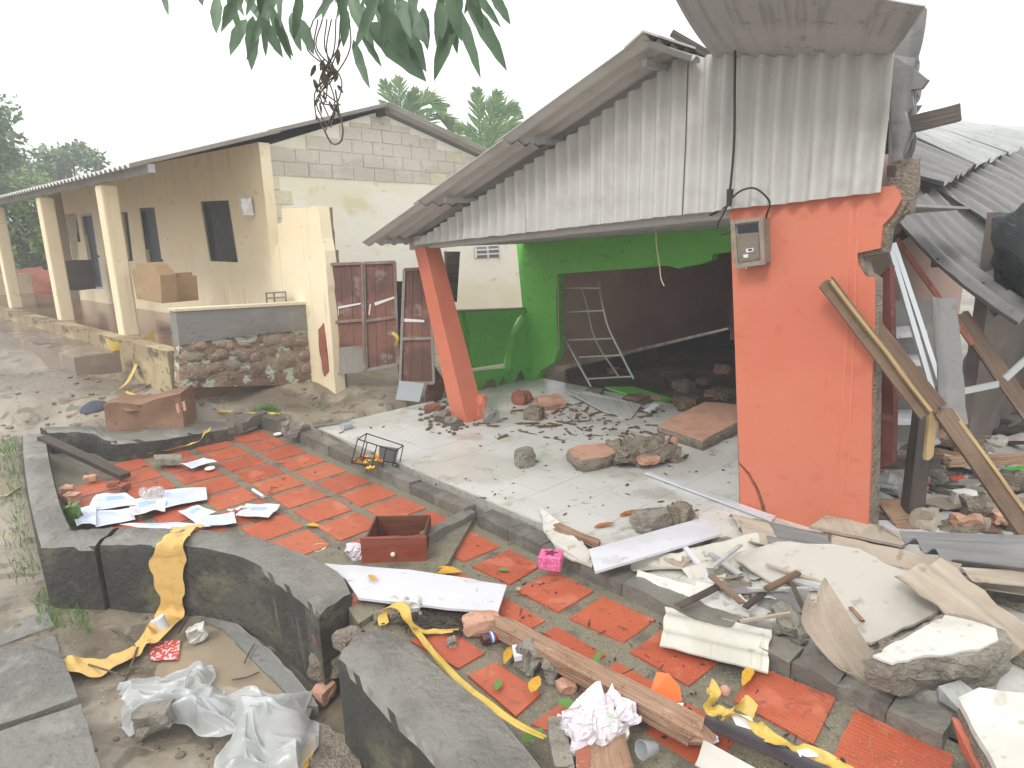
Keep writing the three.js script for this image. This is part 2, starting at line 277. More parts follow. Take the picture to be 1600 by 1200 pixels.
// ---------------------------------------------------------------- materials
const M = {
  mud: mat('#8f8474', [['big', '#6d6252', 0.35, 0.7, 0.8], ['mid', '#a59a88', 0.5, 0.85, 0.7], ['spots', '#5d5446', 0.62, 0.8, 0.7], ['grit', '#b6ac9b', 0.7, 0.95, 0.6], ['fine', '#554c3f', 0.62, 0.9, 0.45]], { s: 2.6, r: 0.42, b: ['fine', 0.006] }),
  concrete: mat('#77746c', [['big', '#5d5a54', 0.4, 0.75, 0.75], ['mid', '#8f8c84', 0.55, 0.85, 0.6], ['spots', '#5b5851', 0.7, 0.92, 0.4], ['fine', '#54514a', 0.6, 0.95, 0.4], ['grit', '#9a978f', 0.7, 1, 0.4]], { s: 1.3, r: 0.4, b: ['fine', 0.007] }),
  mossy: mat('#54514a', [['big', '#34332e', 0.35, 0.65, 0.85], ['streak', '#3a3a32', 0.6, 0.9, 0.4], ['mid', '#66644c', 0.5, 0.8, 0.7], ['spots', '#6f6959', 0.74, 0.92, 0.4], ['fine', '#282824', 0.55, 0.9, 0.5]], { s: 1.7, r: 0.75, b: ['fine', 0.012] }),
  grout: mat('#79725f', [['mid', '#5a564c', 0.4, 0.8, 0.7], ['grit', '#b5b0a2', 0.6, 0.95, 0.7], ['fine', '#45423a', 0.6, 0.85, 0.5]], { s: 0.9, r: 0.55, b: ['grit', 0.004] }),
  whiteTile: mat('#cccbc6', [['big', '#b4b1a8', 0.42, 0.8, 0.65], ['mid', '#a29b8d', 0.58, 0.88, 0.55], ['grit', '#e0ded7', 0.6, 1, 0.3], ['spots', '#8e8474', 0.8, 0.95, 0.45]], { s: 1.7, r: 0.3 }),
  floorJoint: mat('#b5b2a9', [['fine', '#8c887c', 0.4, 0.8, 0.6]], { s: 1, r: 0.7 }),
  dirtFloor: mat('#6d5a4d', [['big', '#4c3d34', 0.4, 0.8, 0.8], ['mid', '#8b7767', 0.6, 0.9, 0.6], ['fine', '#3d312a', 0.6, 0.9, 0.5]], { s: 1.5, r: 0.85, b: ['fine', 0.01] }),
  orange: mat('#cb755b', [['big', '#c46a51', 0.4, 0.8, 0.6], ['mid', '#cd7e66', 0.55, 0.9, 0.5], ['spots', '#b05a43', 0.76, 0.95, 0.3], ['ridge', '#b9634c', 0.82, 0.97, 0.3], ['fine', '#bb6047', 0.66, 0.95, 0.3]], { s: 1.9, r: 0.62, b: ['mid', 0.003] }),
  green: mat('#6fc052', [['big', '#63b247', 0.4, 0.8, 0.6], ['mid', '#7dc865', 0.6, 0.9, 0.4], ['spots', '#468a38', 0.75, 0.95, 0.4]], { s: 1.6, r: 0.65, b: ['mid', 0.003] }),
  innerWall: mat('#c9a999', [['big', '#b39182', 0.4, 0.8, 0.6], ['mid', '#d4b7a8', 0.6, 0.9, 0.4]], { s: 1.6, r: 0.8 }),
  jamb: mat('#b6a184', [['mid', '#97836a', 0.5, 0.9, 0.6]], { s: 0.8, r: 0.8 }),
  core: mat('#8d8172', [['mid', '#6c6155', 0.4, 0.8, 0.7], ['grit', '#b3a896', 0.6, 0.95, 0.6], ['spots', '#594f44', 0.65, 0.9, 0.6]], { s: 0.5, r: 0.95, b: ['fine', 0.02] }),
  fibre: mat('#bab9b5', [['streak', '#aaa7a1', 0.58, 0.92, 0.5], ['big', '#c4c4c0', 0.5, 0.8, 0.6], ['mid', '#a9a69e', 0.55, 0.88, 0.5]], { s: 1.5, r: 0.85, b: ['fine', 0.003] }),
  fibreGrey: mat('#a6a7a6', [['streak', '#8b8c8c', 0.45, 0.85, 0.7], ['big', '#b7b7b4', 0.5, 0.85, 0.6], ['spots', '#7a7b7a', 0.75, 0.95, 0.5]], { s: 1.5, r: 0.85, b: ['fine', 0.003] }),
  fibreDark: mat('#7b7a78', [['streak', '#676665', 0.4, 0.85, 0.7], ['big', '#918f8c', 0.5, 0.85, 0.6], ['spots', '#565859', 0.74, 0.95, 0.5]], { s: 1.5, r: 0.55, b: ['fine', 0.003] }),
  fibreTan: mat('#a79a8a', [['big', '#8d7f6f', 0.4, 0.8, 0.7], ['streak', '#b7ac9c', 0.5, 0.9, 0.5], ['spots', '#756857', 0.75, 0.95, 0.6]], { s: 1.3, r: 0.85, b: ['fine', 0.003] }),
  fibreCream: mat('#c4c1b6', [['big', '#aeaa9c', 0.45, 0.85, 0.6], ['grain', '#aaa28e', 0.62, 0.9, 0.5], ['spots', '#8c836f', 0.82, 0.96, 0.5]], { s: 1.1, r: 0.8, b: ['fine', 0.003] }),
  plasterWhite: mat('#cbc9c2', [['big', '#b9b4a9', 0.45, 0.8, 0.65], ['mid', '#a59c8c', 0.62, 0.88, 0.6], ['spots', '#8d8373', 0.76, 0.93, 0.5], ['grit', '#c5c0b5', 0.75, 1, 0.4]], { s: 1.0, r: 0.75, b: ['fine', 0.003] }),
  ceilingBoard: mat('#b6b2a9', [['big', '#a39d91', 0.45, 0.8, 0.7], ['mid', '#a2978a', 0.66, 0.9, 0.6], ['spots', '#8a7d6a', 0.78, 0.95, 0.5], ['ridge', '#c4b9a2', 0.75, 0.95, 0.5]], { s: 1.2, r: 0.8 }),
  melamine: mat('#cdcdd3', [['big', '#c1c0c3', 0.5, 0.85, 0.6], ['mid', '#b3aea8', 0.7, 0.92, 0.45], ['spots', '#958d82', 0.83, 0.96, 0.5], ['grit', '#aaa59d', 0.85, 1, 0.4]], { s: 0.9, r: 0.35 }),
  cream: mat('#f0e2c2', [['big', '#e8d7b2', 0.4, 0.8, 0.6], ['streak', '#c6b18a', 0.66, 0.95, 0.35], ['mid', '#e5d7b6', 0.6, 0.9, 0.4], ['spots', '#b9a680', 0.85, 0.98, 0.4]], { s: 2.2, r: 0.85, b: ['mid', 0.003] }),
  creamBlock: mat('#d8d0b4', [['big', '#c8bfa2', 0.4, 0.8, 0.6], ['mid', '#e2dbc4', 0.6, 0.9, 0.5], ['spots', '#a99b77', 0.8, 0.96, 0.4]], { s: 1.2, r: 0.9, b: ['fine', 0.006] }),
  blockWhite: mat('#cfc8ba', [['big', '#b9b1a2', 0.4, 0.8, 0.6], ['mid', '#ddd7cb', 0.55, 0.9, 0.5], ['spots', '#978d7c', 0.78, 0.95, 0.5]], { s: 1.2, r: 0.9, b: ['fine', 0.006] }),
  paintWhite: mat('#efeadc', [['big', '#e6ddc0', 0.5, 0.85, 0.7], ['mid', '#d6c79c', 0.7, 0.92, 0.55], ['spots', '#b8aa88', 0.85, 0.97, 0.4]], { s: 2.4, r: 0.85, b: ['fine', 0.003] }),
  darkWindow: plain('#1d242b', 0.35),
  doorDark: mat('#27303a', [['grain', '#1a2129', 0.4, 0.8, 0.6]], { s: 0.8, r: 0.5 }),
  doorFrame: mat('#a9b4c0', [['mid', '#8793a0', 0.5, 0.9, 0.6]], { s: 0.7, r: 0.6 }),
  iron: plain('#4b4641', 0.5, { metalness: 0.3 }),
  rust: mat('#7d5446', [['big', '#5a4038', 0.4, 0.75, 0.8], ['streak', '#966350', 0.55, 0.9, 0.6], ['mid', '#8b8079', 0.58, 0.8, 0.75], ['fine', '#4a2c25', 0.6, 0.9, 0.5]], { s: 1.1, r: 0.75, b: ['fine', 0.002] }),
  rustGrey: mat('#8b857e', [['big', '#7d5645', 0.5, 0.8, 0.7], ['streak', '#a29d97', 0.5, 0.9, 0.5], ['fine', '#5e4a40', 0.65, 0.9, 0.5]], { s: 0.8, r: 0.65 }),
  whitePaint: mat('#dcdcdc', [['grit', '#b9b2ac', 0.6, 0.95, 0.5]], { s: 0.5, r: 0.7 }),
  plasterGrey: mat('#86847f', [['big', '#72706b', 0.4, 0.8, 0.6], ['mid', '#989690', 0.6, 0.9, 0.5], ['spots', '#5d5b56', 0.8, 0.96, 0.5]], { s: 1.2, r: 0.9, b: ['fine', 0.005] }),
  stoneMortar: mat('#a08b76', [['big', '#7d6552', 0.4, 0.75, 0.8], ['mid', '#c3cfbc', 0.52, 0.62, 0.9], ['ridge', '#4f443a', 0.74, 0.9, 0.7], ['spots', '#5c5145', 0.7, 0.9, 0.6]], { s: 0.8, r: 0.95, b: ['fine', 0.02] }),
  stoneA: mat('#8c7767', [['mid', '#716052', 0.4, 0.8, 0.7], ['big', '#a58a74', 0.55, 0.85, 0.6], ['spots', '#b4c0ab', 0.66, 0.85, 0.7]], { s: 0.6, r: 0.9, b: ['fine', 0.01] }),
  stoneB: mat('#9d8f7c', [['mid', '#7d6f5f', 0.4, 0.8, 0.7], ['spots', '#86a08d', 0.66, 0.85, 0.7]], { s: 0.6, r: 0.9, b: ['fine', 0.01] }),
  rock: mat('#8b857a', [['mid', '#6b655b', 0.4, 0.8, 0.7], ['grit', '#aca698', 0.6, 0.95, 0.5], ['spots', '#544f47', 0.7, 0.92, 0.5]], { s: 0.5, r: 0.9, b: ['fine', 0.01] }),
  brick: mat('#9a5a45', [['mid', '#7c4737', 0.4, 0.8, 0.7], ['grit', '#b98670', 0.6, 0.95, 0.6], ['spots', '#a59b8c', 0.7, 0.9, 0.5]], { s: 0.4, r: 0.9, b: ['fine', 0.006] }),
  salmon: mat('#bf937c', [['mid', '#a67a64', 0.4, 0.85, 0.6], ['spots', '#8a7765', 0.72, 0.92, 0.5], ['grit', '#d0aa95', 0.65, 1, 0.5]], { s: 0.7, r: 0.85, b: ['fine', 0.004] }),
  wood: mat('#705a48', [['grain', '#54402f', 0.4, 0.8, 0.6], ['big', '#85705c', 0.5, 0.85, 0.6], ['fine', '#4a3323', 0.65, 0.9, 0.4]], { s: 0.9, r: 0.7, b: ['grain', 0.004] }),
  woodDark: mat('#4a4038', [['grain', '#332b25', 0.4, 0.8, 0.7], ['big', '#5e5349', 0.5, 0.85, 0.6]], { s: 0.9, r: 0.6, b: ['grain', 0.003] }),
  woodRot: mat('#917058', [['grain', '#6c503d', 0.45, 0.8, 0.7], ['big', '#a88b73', 0.5, 0.85, 0.6], ['fine', '#553925', 0.62, 0.9, 0.5], ['spots', '#c3a587', 0.8, 0.95, 0.5]], { s: 0.7, r: 0.85, b: ['grain', 0.01] }),
  woodEdge: mat('#b39a70', [['grain', '#93794f', 0.4, 0.8, 0.6]], { s: 0.7, r: 0.7 }),
  drawer: mat('#85402a', [['grain', '#6b3020', 0.4, 0.8, 0.7], ['big', '#95503a', 0.5, 0.9, 0.5]], { s: 0.5, r: 0.32 }),
  drawerIn: mat('#6a3d29', [['grain', '#4d2a1b', 0.4, 0.8, 0.7]], { s: 0.5, r: 0.6 }),
  alu: plain('#c9cdcf', 0.35, { metalness: 0.5 }),
  rackPaint: plain('#cdd3cd', 0.45, { metalness: 0.2 }),
  tarpGrey: mat('#3f4143', [['big', '#2b2d2f', 0.4, 0.8, 0.7], ['spots', '#6b665c', 0.75, 0.92, 0.6]], { s: 0.8, r: 0.5, b: ['mid', 0.02] }),
  tape: mat('#d2b352', [['mid', '#bf9a3a', 0.5, 0.85, 0.6], ['fine', '#e8cf72', 0.6, 0.9, 0.5], ['spots', '#54481f', 0.84, 0.95, 0.6]], { s: 0.5, r: 0.4, extra: { transmission: 0.15, thickness: 0 } }),
  cloth: mat('#dab36c', [['mid', '#c69f59', 0.4, 0.85, 0.6], ['weave', '#e4c384', 0.5, 1, 0.35], ['spots', '#9c7741', 0.84, 0.97, 0.6]], { s: 0.5, r: 0.9, b: ['weave', 0.002], extra: { sheen: 0.3 } }),
  clothGrey: mat('#4b4f58', [['mid', '#383b43', 0.4, 0.85, 0.6]], { s: 0.4, r: 0.9 }),
  bag: mat('#f4f5f5', [['big', '#e9ebeb', 0.5, 0.85, 0.5]], { s: 0.8, r: 0.28, extra: { transmission: 0.76, thickness: 0 } }),
  cardboard: mat('#8a6a54', [['big', '#735643', 0.4, 0.8, 0.6], ['mid', '#9b7c65', 0.55, 0.9, 0.5], ['spots', '#5b3c2b', 0.78, 0.95, 0.5]], { s: 0.8, r: 0.9 }),
  sofa: mat('#a58a68', [['big', '#907455', 0.4, 0.8, 0.6], ['mid', '#b59b78', 0.55, 0.9, 0.5]], { s: 0.9, r: 0.75 }),
  mango: mat('#5d755b', [['mid', '#4c644c', 0.4, 0.8, 0.6], ['big', '#6f8766', 0.5, 0.85, 0.5]], { s: 0.3, r: 0.55, extra: { transmission: 0.3, thickness: 0 } }),
  palm: mat('#5f8048', [['mid', '#4a6a38', 0.4, 0.8, 0.6], ['big', '#8a9c58', 0.6, 0.9, 0.5]], { s: 0.6, r: 0.6, extra: { transmission: 0.3, thickness: 0 } }),
  foliage: mat('#74905f', [['spots', '#5c7a4c', 0.35, 0.7, 0.8], ['mid', '#9aac6c', 0.6, 0.85, 0.6]], { s: 1.3, r: 0.7, extra: { transmission: 0.3, thickness: 0 } }),
  bark: mat('#6b6054', [['grain', '#4d443a', 0.4, 0.8, 0.7]], { s: 0.6, r: 0.95, b: ['grain', 0.01] }),
  grass: plain('#5d8a38', 0.7, { transmission: 0.2, thickness: 0 }),
  yellowLeaf: mat('#c9992c', [['mid', '#a87a24', 0.4, 0.8, 0.6], ['spots', '#6d4c1c', 0.78, 0.95, 0.6]], { s: 0.1, r: 0.6 }),
  brownLeaf: mat('#a8642c', [['mid', '#85491f', 0.4, 0.8, 0.6]], { s: 0.1, r: 0.6 }),
  paper: plain('#d2d4da', 0.7),
  black: plain('#1b1b1c', 0.45),
  rubber: plain('#2a2a2c', 0.5),
};
// clay tile variants
const tileMats = ['#b25a3c', '#aa5237', '#b76143'].map(c => mat(c, [['big', '#a64f37', 0.45, 0.8, 0.55], ['mid', '#c67a60', 0.55, 0.85, 0.6], ['spots', '#7c4e3c', 0.72, 0.92, 0.55], ['grit', '#d3a28e', 0.74, 1, 0.5], ['fine', '#91543f', 0.62, 0.9, 0.5], ['ridge', '#855542', 0.78, 0.95, 0.45]], { s: 0.9, r: 0.42, b: ['fine', 0.0015] }));

// ---------------------------------------------------------------- frames of the two houses
const hu = V(0.68, 0, 0.73).normalize(), hb = V(hu.z, 0, -hu.x), HO = G(1155, 790, 0.05);      // orange house: along the front, into the house
const HF = (px, py, dep = 0) => ONP(px, py, HO.clone().addScaledVector(hb, dep), hb);
const HS = (px, py, s) => ONP(px, py, HO.clone().addScaledVector(hu, s), hu);
const HL = (s, y, dep) => V(HO.x + hu.x * s + hb.x * dep, y, HO.z + hu.z * s + hb.z * dep);
const Hs = p => p.clone().sub(HO).dot(hu), Hd = p => p.clone().sub(HO).dot(hb);
const yp0 = G(490, 590, 0.3), yd = V(-0.745, 0, -0.667).normalize(), yn = V(yd.z, 0, -yd.x);     // cream house: along the facade to the far left, facade normal
const FP = (px, py, off = 0) => ONP(px, py, yp0.clone().addScaledVector(yn, off), yn);
const ycor = FP(400, 235);
const GP = (px, py, off = 0) => ONP(px, py, ycor.clone().addScaledVector(yd, -off), yd);
const YL = (s, y, t) => V(ycor.x + yd.x * s + yn.x * t, y, ycor.z + yd.z * s + yn.z * t);         // s along facade (to the left), t in front of it

// ---------------------------------------------------------------- ground
const ctl = [[-4.9, -4.2, -0.2], [-5.2, -5.8, -0.06], [-3.9, -4.2, -0.26], [-3.1, -3.7, -0.32], [-2.5, -3.3, -0.4], [-2.0, -3.6, -0.55], [-1.5, -3.2, -0.57], [-1.85, -3.3, -0.55], [-2.6, -3.9, -0.46], [-1.7, -3.7, -0.52], [-1.4, -2.6, -0.5], [-2.3, -2.8, -0.42], [-1.0, -2.2, -0.5], [-0.8, -1.2, -0.5], [-3, -1, -0.4], [-6, -2, -0.25],
  [-5.8, -7.1, 0.02], [-4.4, -7.3, 0.1], [-3.2, -7.7, 0.08], [-2.4, -7.9, 0.06], [-7.2, -8.9, 0.4], [-5.6, -8.6, 0.46], [-5.9, -8.6, 0.52], [-7.4, -9.9, 0.6], [-8.9, -11.2, 0.64], [-11, -13.1, 0.7], [-4.4, -8.2, 0.42], [-3.4, -8.7, 0.32], [-2.6, -9, 0.25], [-1.7, -9.2, 0.2], [-0.9, -8.2, 0.06], [-9, -10, 0.5], [-6.4, -10.3, 0.62], [-9.5, -13, 0.75], [-13, -16, 0.85], [-22, -24, 0.9],
  [0, -14, 0.6], [-1.5, -11, 0.5], [2, -18, 0.7], [3.5, -4.5, -0.05], [5.5, -6, -0.05], [5, -10, 0], [8, -6, 0], [3, -2.8, -0.1], [2.6, -1, -0.2], [1, -0.6, -0.4], [0, 2, -0.5], [8, 2, -0.2], [-10, 3, -0.3], [10, -20, 0.4], [-6, -30, 0.9], [25, -30, 0.5], [-40, -40, 1]];
function baseH(x, z) { let a = 0, b = 0; for (const [cx, cz, y] of ctl) { const d = (x - cx) ** 2 + (z - cz) ** 2 + 0.02, w = 1 / (d * Math.sqrt(d)); a += w * y; b += w; } return a / b; }
const inPoly = (x, z, P) => { let c = false; for (let i = 0, j = P.length - 1; i < P.length; j = i++) if ((P[i].z > z) !== (P[j].z > z) && x < (P[j].x - P[i].x) * (z - P[i].z) / (P[j].z - P[i].z) + P[i].x) c = !c; return c; };
const sunkPolys = [
  px3([[45, 690], [420, 652], [760, 800], [1250, 1035], [1600, 1200], [1600, 1400], [880, 1300], [640, 1060], [560, 1000], [470, 900], [330, 845], [200, 835], [85, 835]], 0),
  [HL(-4.6, 0, -1.3), HL(3, 0, -1.3), HL(3, 0, 7.6), HL(-4.6, 0, 7.6)],
];
function groundH(x, z) {
  let y = baseH(x, z); const r = Math.hypot(x, z);
  y += 0.02 * noise3(x * 1.6, 3, z * 1.6) + 0.007 * noise3(x * 5, 7, z * 5) + (r < 14 ? 0.004 * noise3(x * 17, 1, z * 17) : 0);
  for (const P of sunkPolys) if (inPoly(x, z, P)) y = Math.min(y, -0.22);
  if (r > 60) y -= 0; return y;
}
{
  const pos = [], uv = [], idx = [], NA = 420, NR = 265; const rs = []; for (let k = 0; k <= NR; k++) rs.push(0.5 * Math.pow(1.0245, k));
  pos.push(0, groundH(0, 0), 0); uv.push(0, 0);
  for (let k = 0; k <= NR; k++) for (let a = 0; a < NA; a++) { const t = a / NA * Math.PI * 2, x = rs[k] * Math.sin(t), z = -rs[k] * Math.cos(t); pos.push(x, groundH(x, z), z); uv.push(x, z); }
  for (let a = 0; a < NA; a++) idx.push(0, 1 + (a + 1) % NA, 1 + a);
  for (let k = 0; k < NR; k++) for (let a = 0; a < NA; a++) { const i = 1 + k * NA + a, j = 1 + k * NA + (a + 1) % NA, i2 = i + NA, j2 = j + NA; idx.push(i, j, i2, j, j2, i2); }
  const g = new THREE.BufferGeometry(); g.setAttribute('position', new THREE.Float32BufferAttribute(pos, 3)); g.setAttribute('uv', new THREE.Float32BufferAttribute(uv, 2)); g.setIndex(idx); g.computeVertexNormals(); g.userData.uv = true;
  struct('ground', g, M.mud);
}
// muddy puddle water: in the curved basin, and beside the left curb
const waterMat = plain('#9b8c77', 0.04, { clearcoat: 0.5 });
struct('basin_ledge', (() => { const o = px3([[200, 944], [247, 941], [302, 949], [357, 968], [400, 998], [437, 1030], [470, 1066], [498, 1104]], -0.46), c = G(300, 1090, -0.46); const i = o.map(p => p.clone().addScaledVector(c.clone().sub(p).normalize(), 0.13)).reverse(); return rough(prism(ragged([...o, ...i], 0.07, 0.006), V(0, -0.12, 0)), 0.006, 6); })(), M.plasterGrey);
struct('puddle', prism(ragged(px3([[150, 985], [230, 950], [300, 950], [352, 968], [432, 1030], [488, 1105], [470, 1160], [395, 1150], [330, 1100], [255, 1060], [190, 1035]], -0.475), 0.12, 0.0), V(0, -0.02, 0)), waterMat);
struct('puddle', prism(px3([[-60, 690], [28, 690], [34, 760], [10, 775], [-60, 775]], -0.055), V(0, -0.02, 0)), waterMat);

// ---------------------------------------------------------------- patio of clay tiles, two slabs that have broken apart
const TA = { o: V(-3.119, -0.074, -7.556), U: V(0.68, 0.015, 0.733), W: V(-0.733, -0.014, 0.68), ga: 0.35, gb: 0.335, S: 0.33 };
TA.N = TA.W.clone().cross(TA.U).normalize();
const onA = (px, py, h = 0) => ONP(px, py, TA.o.clone().addScaledVector(TA.N, h), TA.N);
const YB = -0.06;
{
  const st = structGroup('patio');
  const bedA = [[75, 700], [420, 655], [450, 668], [742, 806], [700, 880], [560, 975], [515, 905], [440, 862], [330, 842], [200, 834], [88, 834]].map(([a, b]) => onA(a, b, -0.009));
  part('mortar_bed', prism(bedA, V(0, -0.16, 0)), M.grout, st);
  const bedB = px3([[745, 812], [1000, 935], [1240, 1045], [1450, 1140], [1640, 1230], [1640, 1420], [880, 1330], [700, 1100], [640, 1040], [560, 978], [690, 880]], YB - 0.009);
  part('mortar_bed', prism(bedB, V(0, -0.12, 0)), M.grout, st);
  const tg = new RoundedBoxGeometry(0.376, 0.024, 0.362, 1, 0.004);
  const inner = px3([[95, 715], [420, 655], [742, 803], [700, 872], [545, 945], [520, 880], [430, 848], [300, 835], [120, 835]], 0);
  const q = new THREE.Quaternion().setFromRotationMatrix(new THREE.Matrix4().makeBasis(TA.U, TA.N, TA.U.clone().cross(TA.N)));
  for (let j = 0; j < 6; j++) for (let i = 0; i < 9; i++) {
    if (j === 3 && i === 1) { /* stays */ }
    const c = TA.o.clone().addScaledVector(TA.U, TA.S * (i * (1 + TA.ga) + 0.5)).addScaledVector(TA.W, TA.S * (j * (1 + TA.gb) + 0.5));
    if (!inPoly(c.x, c.z, inner) || (j >= 3 && i < 1 && j > 3)) continue;
    const g = uvFix(tg.clone(), 0.9); const u = g.attributes.uv, ox = R(), oy = R(); for (let k = 0; k < u.count; k++) u.setXY(k, u.getX(k) + ox, u.getY(k) + oy);
    const m = new THREE.Mesh(g, tileMats[(i * 2 + j * 3 + (i * j) % 2) % 3]); m.name = 'tile'; m.quaternion.copy(q); m.position.copy(c).addScaledVector(TA.N, -0.012 + rr(-0.002, 0.002)); m.rotateY(rr(-0.02, 0.02)); st.add(shadow(m));
  }
  const z3 = (a, b) => [650 + a * 0.3, 780 + b * 0.3], z4 = (a, b) => [1100 + a * 0.3125, 1000 + b * 0.3125];
  const tb = [
    [z3(105, 240), z3(290, 170), z3(440, 245), z3(250, 325)], [z3(295, 350), z3(485, 262), z3(645, 345), z3(490, 442)], [z3(520, 470), z3(715, 375), z3(925, 475), z3(740, 585)],
    [z3(795, 620), z3(975, 505), z3(1245, 625), z3(1080, 745)], [z3(1115, 795), z3(1290, 672), z3(1570, 850), z3(1420, 970)], [z4(150, 300), z4(270, 130), z4(660, 285), z4(545, 520)], [z4(612, 650), z4(755, 345), z4(1250, 575), z4(1180, 900)],
    // second row
    [z3(-120, 370), z3(50, 280), z3(190, 355), z3(30, 440)], [z3(30, 470), z3(225, 380), z3(380, 455), z3(200, 560)], [z3(260, 590), z3(440, 500), z3(672, 632), z3(480, 740)],
    [z3(540, 775), z3(725, 662), z3(985, 810), z3(800, 935)], [z3(870, 985), z3(1045, 848), z3(1330, 1000), z3(1180, 1150)], [z3(1200, 1210), z3(1400, 1055), z3(1690, 1220), z3(1520, 1420)],
    // third row
    [z3(-30, 735), z3(130, 650), z3(360, 800), z3(220, 880)], [z3(270, 915), z3(420, 848), z3(650, 1010), z3(520, 1130)], [z3(600, 1170), z3(770, 1050), z3(1050, 1120), z3(900, 1290)],
  ];
  tb.forEach((c, k) => {
    const top = c.map(([a, b]) => G(a, b, YB + 0.003 * ((k * 7) % 3))); part('tile', prism(ragged(top, 0.11, 0.003), V(0, -0.022, 0)), tileMats[k % 3], st);
    if (k === 5 || k === 6) { // scored relief of the near tiles: thin raised ribs
      const [l, t, r2, b2] = top, n = 16, gs = []; for (let i = 1; i < n; i++) { const a = mixv(l, t, i / n), b = mixv(b2, r2, i / n); a.y += 0.001; b.y += 0.001; gs.push(bar(mixv(a, b, 0.02), mixv(a, b, 0.98), 0.004, 0.012, UP)); }
      part('tile_ribs', mergeGeometries(gs), tileMats[k % 3], st);
    }
  });
}
// kerbs along the white floor
{
  const k1 = structGroup('floor_kerb');
  const line = (p, q, n, w, h, m, name, amp) => { for (let i = 0; i < n; i++) { const a = mixv(p, q, (i + 0.008) / n), b = mixv(p, q, (i + 0.992) / n); a.y += rr(-0.006, 0.006); b.y += rr(-0.006, 0.006); part(name, bar(a, b, h, w, UP, amp, 10), m, k1); } };
  line(G(430, 662, -0.02), G(735, 806, -0.02), 5, 0.13, 0.16, M.concrete, 'kerb_stone', 0.009);
  line(G(408, 655, 0), G(478, 680, 0), 2, 0.12, 0.16, M.concrete, 'kerb_stone', 0.015);
  line(G(662, 848, -0.03), G(738, 808, -0.03), 1, 0.1, 0.13, M.concrete, 'kerb_stone', 0.012);
  line(G(758, 812, -0.04), G(1245, 1040, -0.04), 7, 0.17, 0.13, M.concrete, 'kerb_stone', 0.008);
  line(G(1245, 1040, -0.04), G(1480, 1150, -0.04), 3, 0.17, 0.12, M.concrete, 'kerb_stone', 0.012);
  line(G(470, 675, 0.0), G(548, 664, 0.0), 1, 0.14, 0.12, M.concrete, 'kerb_stone', 0.012);
}
// white tiled floor of the porch, and the bare floor of the room behind
{
  const st = structGroup('porch_floor');
  part('bed', prism([HL(-4.62, 0.036, -1.32), HL(3.1, 0.036, -1.32), HL(3.1, 0.036, 2.35), HL(-4.62, 0.036, 2.35)], V(0, -0.2, 0)), M.floorJoint, st);
  const ts = 0.405, tg = new THREE.BoxGeometry(ts - 0.004, 0.01, ts - 0.004), q = new THREE.Quaternion().setFromRotationMatrix(new THREE.Matrix4().makeBasis(hu, UP, hu.clone().cross(UP)));
  for (let i = 0; i < 19; i++) for (let j = 0; j < 9; j++) {
    const c = HL(-4.6 + ts * (i + 0.5), 0.039 + rr(-0.0012, 0.0012), -1.3 + ts * (j + 0.5));
    const g = uvFix(tg.clone().applyQuaternion(q).translate(c.x, 0, c.z), 1.7).translate(-c.x, 0, -c.z);
    const m = new THREE.Mesh(g, M.whiteTile); m.name = 'floor_tile'; m.position.copy(c); m.rotation.set(rr(-0.002, 0.002), 0, rr(-0.002, 0.002)); st.add(shadow(m));
  }
  struct('room_floor', prism([HL(-4.6, 0.03, 2.36), HL(3.1, 0.03, 2.36), HL(3.1, 0.03, 7.6), HL(-4.6, 0.03, 7.6)], V(0, -0.2, 0)), M.dirtFloor);
}
// stone slabs bottom left
{
  const st = structGroup('stone_pavement');
  for (const c of [[[-60, 1035], [60, 1000], [84, 990], [122, 1090], [60, 1112], [-60, 1150]], [[-60, 1166], [60, 1122], [127, 1100], [160, 1215], [150, 1300], [-60, 1300]], [[-60, 975], [20, 955], [72, 945], [86, 978], [20, 1002], [-60, 1026]]])
    part('paving_stone', rough(prism(ragged(px3(c, -0.32), 0.08, 0.008), V(0, -0.09, 0)), 0.006, 4), M.concrete, st);
}
